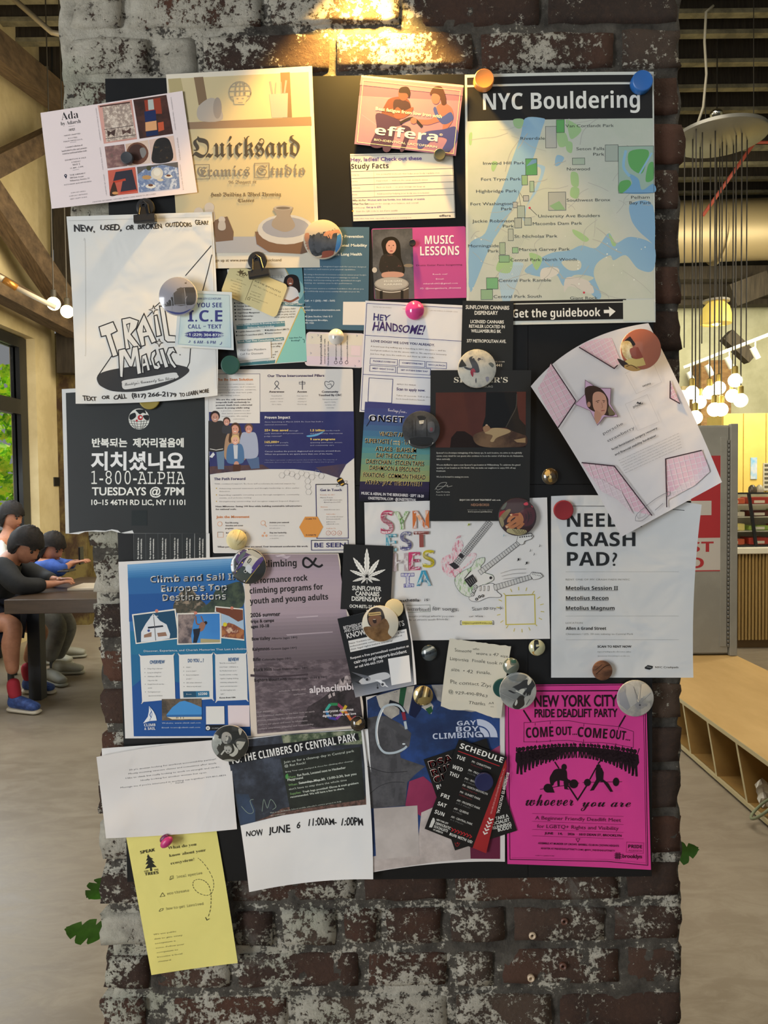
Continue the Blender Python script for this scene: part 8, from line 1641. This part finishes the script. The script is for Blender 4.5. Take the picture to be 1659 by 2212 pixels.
# man in the black jacket
Y=4.78;man=thing('person','man in a black jacket, dark shorts, red socks and blue shoes hunched over a phone','person',(-2.6,Y,0))
pel=Vector((-2.60,Y+.02,.60));chest=W(-2,1238,Y);chest.y=Y+.02;nk=W(30,1198,Y);hd_=W(56,1178,Y)
shl,shr=W(2,1222,Y-.14),W(26,1216,Y+.2);ell,elr=W(40,1284,Y-.2),W(95,1270,Y+.22);ell.z=max(ell.z,.80);elr.z=.80
wrl,wrr=W(112,1262,Y-.06),W(120,1256,Y+.14);wrl.z=max(wrl.z,.795);wrr.z=max(wrr.z,.80)
knl,knr=W(34,1352,Y-.14),W(96,1362,Y+.24);anl,anr=W(28,1458,Y-.14),W(58,1432,Y+.28)
J={'pel':(pel,(.17,.13)),'ab':(pel.lerp(chest,.5),(.16,.12)),'ch':(chest,(.17,.12)),'nk':(nk,.058),'hd':(hd_+Vector((-.01,0,-.01)),.070),'shl':(shl,.062),'shr':(shr,.062),'ell':(ell,.045),'elr':(elr,.045),'lw':(wrl,.027),'rw':(wrr,.027),'hpl':(pel+Vector((.06,-.10,-.02)),.085),'hpr':(pel+Vector((.06,.10,-.02)),.085),'knl':(knl,.064),'knr':(knr,.060),'cfl':(knl.lerp(anl,.32)+Vector((-.03,0,0)),.064),'cfr':(knr.lerp(anr,.32)+Vector((-.02,0,0)),.058),'anl':(anl,.036),'anr':(anr,.036)}
E_=[('pel','ab'),('ab','ch'),('ch','nk'),('nk','hd'),('ch','shl'),('ch','shr'),('shl','ell'),('shr','elr'),('ell','lw'),('elr','rw'),('pel','hpl'),('pel','hpr'),('hpl','knl'),('hpr','knr'),('knl','cfl'),('cfl','anl'),('knr','cfr'),('cfr','anr')]
hand(J,E_,'l',wrl,(1,.35,.15),(0,0,1),1,.9);hand(J,E_,'r',wrr,(1,-.3,.12),(0,0,1),-1,.9);bodyset(man,J,E_)
k=lambda a,s=.016:(J[a][0],tuple(q+s for q in J[a][1])if isinstance(J[a][1],tuple)else J[a][1]+s)
JJ={a:k(a,.022)for a in('pel','ab','ch','shl','shr','ell','elr')};JJ['wl']=(ell.lerp(wrl,.86),.045);JJ['wr']=(elr.lerp(wrr,.86),.045);JJ['co']=(chest.lerp(nk,.72),.085)
skin('jacket',JJ,[('pel','ab'),('ab','ch'),('ch','shl'),('ch','shr'),('shl','ell'),('shr','elr'),('ell','wl'),('elr','wr'),('ch','co')],MJ,man)
JJ={'pel':k('pel',.014),'hpl':k('hpl',.02),'hpr':k('hpr',.02),'tl':(J['hpl'][0].lerp(knl,.62),.098),'tr':(J['hpr'][0].lerp(knr,.66),.092)};skin('shorts',JJ,[('pel','hpl'),('pel','hpr'),('hpl','tl'),('hpr','tr')],mat('navy_shorts','1a2030',.8),man)
MRS=mat('red_sock','9a2434',.8)
def foot(an,d,ms,mso,root,sock=None,L=.26):
 d=Vector(d).normalized();a=Vector((an.x,an.y,0))
 if sock:skin('sock',{'a':(an+Vector((0,0,.06)),.045),'b':(an+Vector((0,0,-.02)),.042),'c':(a+Vector((0,0,.075))+d*.03,.042)},[('a','b'),('b','c')],sock,root)
 skin('shoe',{'h':(a-d*.035+Vector((0,0,.07)),(.044,.05)),'m':(a+d*.07+Vector((0,0,.062)),(.045,.042)),'t':(a+d*.16+Vector((0,0,.048)),(.044,.030)),'e':(a+d*.20+Vector((0,0,.042)),(.034,.022))},[('h','m'),('m','t'),('t','e')],ms,root)
 skin('sole',{'h':(a-d*.045+Vector((0,0,.02)),(.045,.020)),'m':(a+d*.06+Vector((0,0,.016)),(.044,.016)),'t':(a+d*.21+Vector((0,0,.016)),(.042,.016))},[('h','m'),('m','t')],mso,root)
MSB=mott('blue_running_shoe','3a5490','27396a',30,rough=.6);MSO=mat('cream_sole','b8b0a0',.6)
anl.z=.16;anr.z=.16
foot(anl,(1,-.35,0),MSB,MSO,man,MRS);foot(anr,(1,-.15,0),MSB,MSO,man,MRS)
head(man,hd_,(1,-.32,0),.62,MHB,.098)
tag(MB().box(((wrl+wrr).x/2+.05,Y-.02,.868),((wrl+wrr).x/2+.125,Y+.10,.878),bev=.003).build('phone',mat('phone_black','141416',.2)),'dark phone held in both hands by the man in black','phone')
# person in blue
Y=5.42;wo=thing('person','long-haired person in a blue top looking down at a phone, beyond the man in black','person',(-2.6,Y,0))
pel=Vector((-2.58,Y,.59));chest=W(92,1234,Y);nk=W(100,1206,Y);hd_=W(112,1182,Y)
shl,shr=W(104,1220,Y-.13),W(112,1216,Y+.16);ell,elr=W(132,1258,Y-.17),W(146,1250,Y+.2);wrl,wrr=W(152,1243,Y-.05),W(162,1240,Y+.1);ell.z=.82;elr.z=.82;wrl.z=wrr.z=.86
knl,knr=W(128,1352,Y-.1),W(150,1352,Y+.14);anl,anr=W(106,1430,Y-.1),W(122,1424,Y+.14)
J={'pel':(pel,(.15,.12)),'ab':(pel.lerp(chest,.5),(.125,.10)),'ch':(chest,(.135,.10)),'nk':(nk,.046),'hd':(hd_+Vector((-.01,0,-.01)),.062),'shl':(shl,.05),'shr':(shr,.05),'ell':(ell,.036),'elr':(elr,.036),'lw':(wrl,.023),'rw':(wrr,.023),'hpl':(pel+Vector((.05,-.09,-.02)),.08),'hpr':(pel+Vector((.05,.09,-.02)),.08),'knl':(knl,.056),'knr':(knr,.056),'cfl':(knl.lerp(anl,.35),.05),'cfr':(knr.lerp(anr,.35),.05),'anl':(anl,.034),'anr':(anr,.034)}
E_=[('pel','ab'),('ab','ch'),('ch','nk'),('nk','hd'),('ch','shl'),('ch','shr'),('shl','ell'),('shr','elr'),('ell','lw'),('elr','rw'),('pel','hpl'),('pel','hpr'),('hpl','knl'),('hpr','knr'),('knl','cfl'),('cfl','anl'),('knr','cfr'),('cfr','anr')]
hand(J,E_,'l',wrl,(1,.25,.25),(0,0,1),1,.85);hand(J,E_,'r',wrr,(1,-.2,.2),(0,0,1),-1,.85);bodyset(wo,J,E_)
JJ={a:k(a,.018)for a in('pel','ab','ch','shl','shr','ell','elr')};JJ['wl']=(ell.lerp(wrl,.7),.036);JJ['wr']=(elr.lerp(wrr,.7),.036);JJ['co']=(chest.lerp(nk,.7),.062)
skin('blue_top',JJ,[('pel','ab'),('ab','ch'),('ch','shl'),('ch','shr'),('shl','ell'),('shr','elr'),('ell','wl'),('elr','wr'),('ch','co')],mott('cobalt_top','2c4c98','22407f',14,rough=.75),wo)
JJ={a:k(a,.018)for a in('hpl','hpr','knl','knr','cfl','cfr')};JJ['pel']=k('pel',.02);JJ['al']=(anl,.05);JJ['ar']=(anr,.05)
skin('trousers',JJ,[('pel','hpl'),('pel','hpr'),('hpl','knl'),('hpr','knr'),('knl','cfl'),('knr','cfr'),('cfl','al'),('cfr','ar')],mott('grey_trousers','6c6c64','5a5a54',12,rough=.8),wo)
MGS=mat('grey_shoe','8c8c80',.6);anl.z=anr.z=.13;foot(anl,(.8,-.6,0),MGS,MGS,wo);foot(anr,(1,.1,0),MGS,MGS,wo)
head(wo,hd_,(1,-.3,0),.5,MHB,.088,True)
q=(wrl+wrr)/2;tag(MB().box((q.x+.06,q.y-.035,q.z-.01),(q.x+.072,q.y+.035,q.z+.12),bev=.003).build('phone',mat('phone_black','141416',.2)),'phone held upright by the long-haired person in blue','phone')
tag(MB().box((P(160,1268,4.85).x,4.74,TZ),(P(160,1268,4.85).x+.36,5.0,TZ+.018),bev=.004).build('laptop',mat('pale_laptop','b4a894',.4)),'closed pale laptop lying on the dark table','laptop')
# third figure seated by the window
Y=6.0;t3=thing('person','person in a white shirt by the window at the far left edge','person',(-3.06,Y,0));hd_=W(15,1115,Y);hd_.x=-3.03
pel=Vector((-3.1,Y,.62));ch=Vector((-3.08,Y,.93));nk=Vector((-3.05,Y,1.08))
J={'p':(pel,(.14,.12)),'a':(pel.lerp(ch,.5),(.12,.1)),'c':(ch,(.13,.1)),'n':(nk,.048),'h':(hd_,.065),'sl':(ch+Vector((.02,-.17,.05)),.048),'sr':(ch+Vector((.02,.17,.05)),.048),'el':(ch+Vector((.1,-.22,-.16)),.036),'er':(ch+Vector((.1,.22,-.16)),.036),'lw':(ch+Vector((.26,-.1,-.12)),.024),'rw':(ch+Vector((.26,.1,-.12)),.024),'kl':(pel+Vector((.40,-.1,.0)),.06),'kr':(pel+Vector((.40,.1,.0)),.06),'fl':(Vector((-2.7,Y-.1,.1)),.036),'fr':(Vector((-2.7,Y+.1,.1)),.036)}
E_=[('p','a'),('a','c'),('c','n'),('n','h'),('c','sl'),('c','sr'),('sl','el'),('sr','er'),('el','lw'),('er','rw'),('p','kl'),('p','kr'),('kl','fl'),('kr','fr')]
hand(J,E_,'l',J['lw'][0],(1,.2,0),(0,0,1),1,.85);hand(J,E_,'r',J['rw'][0],(1,-.2,0),(0,0,1),-1,.85);bodyset(t3,J,E_)
JJ={a:k(a,.016)for a in('p','a','c','sl','sr','el','er')};skin('shirt',JJ,[('p','a'),('a','c'),('c','sl'),('c','sr'),('sl','el'),('sr','er')],mat('white_shirt','c4c8cc',.8),t3)
JJ={a:k(a,.016)for a in('p','kl','kr','fl','fr')};skin('trousers',JJ,[('p','kl'),('p','kr'),('kl','fl'),('kr','fr')],mat('dark_trousers','22252c',.8),t3)
foot(Vector((-2.7,Y-.1,.1)),(1,-.2,0),MGS,MGS,t3);foot(Vector((-2.7,Y+.1,.1)),(1,.2,0),MGS,MGS,t3);head(t3,hd_,(1,-.2,0),.35,MHB,.092)
t=thing('stool','dark stool under the person in the white shirt','stool',(-3.1,Y,0));MB().box((-3.26,Y-.19,.44),(-2.92,Y+.19,.475),bev=.01).build('seat',MS,t)
for a in(-.13,.14):
 for b in(-.15,.15):MB().box((-3.1+a-.015,Y+b-.015,0),(-3.1+a+.015,Y+b+.015,.44)).build('leg',MS,t)
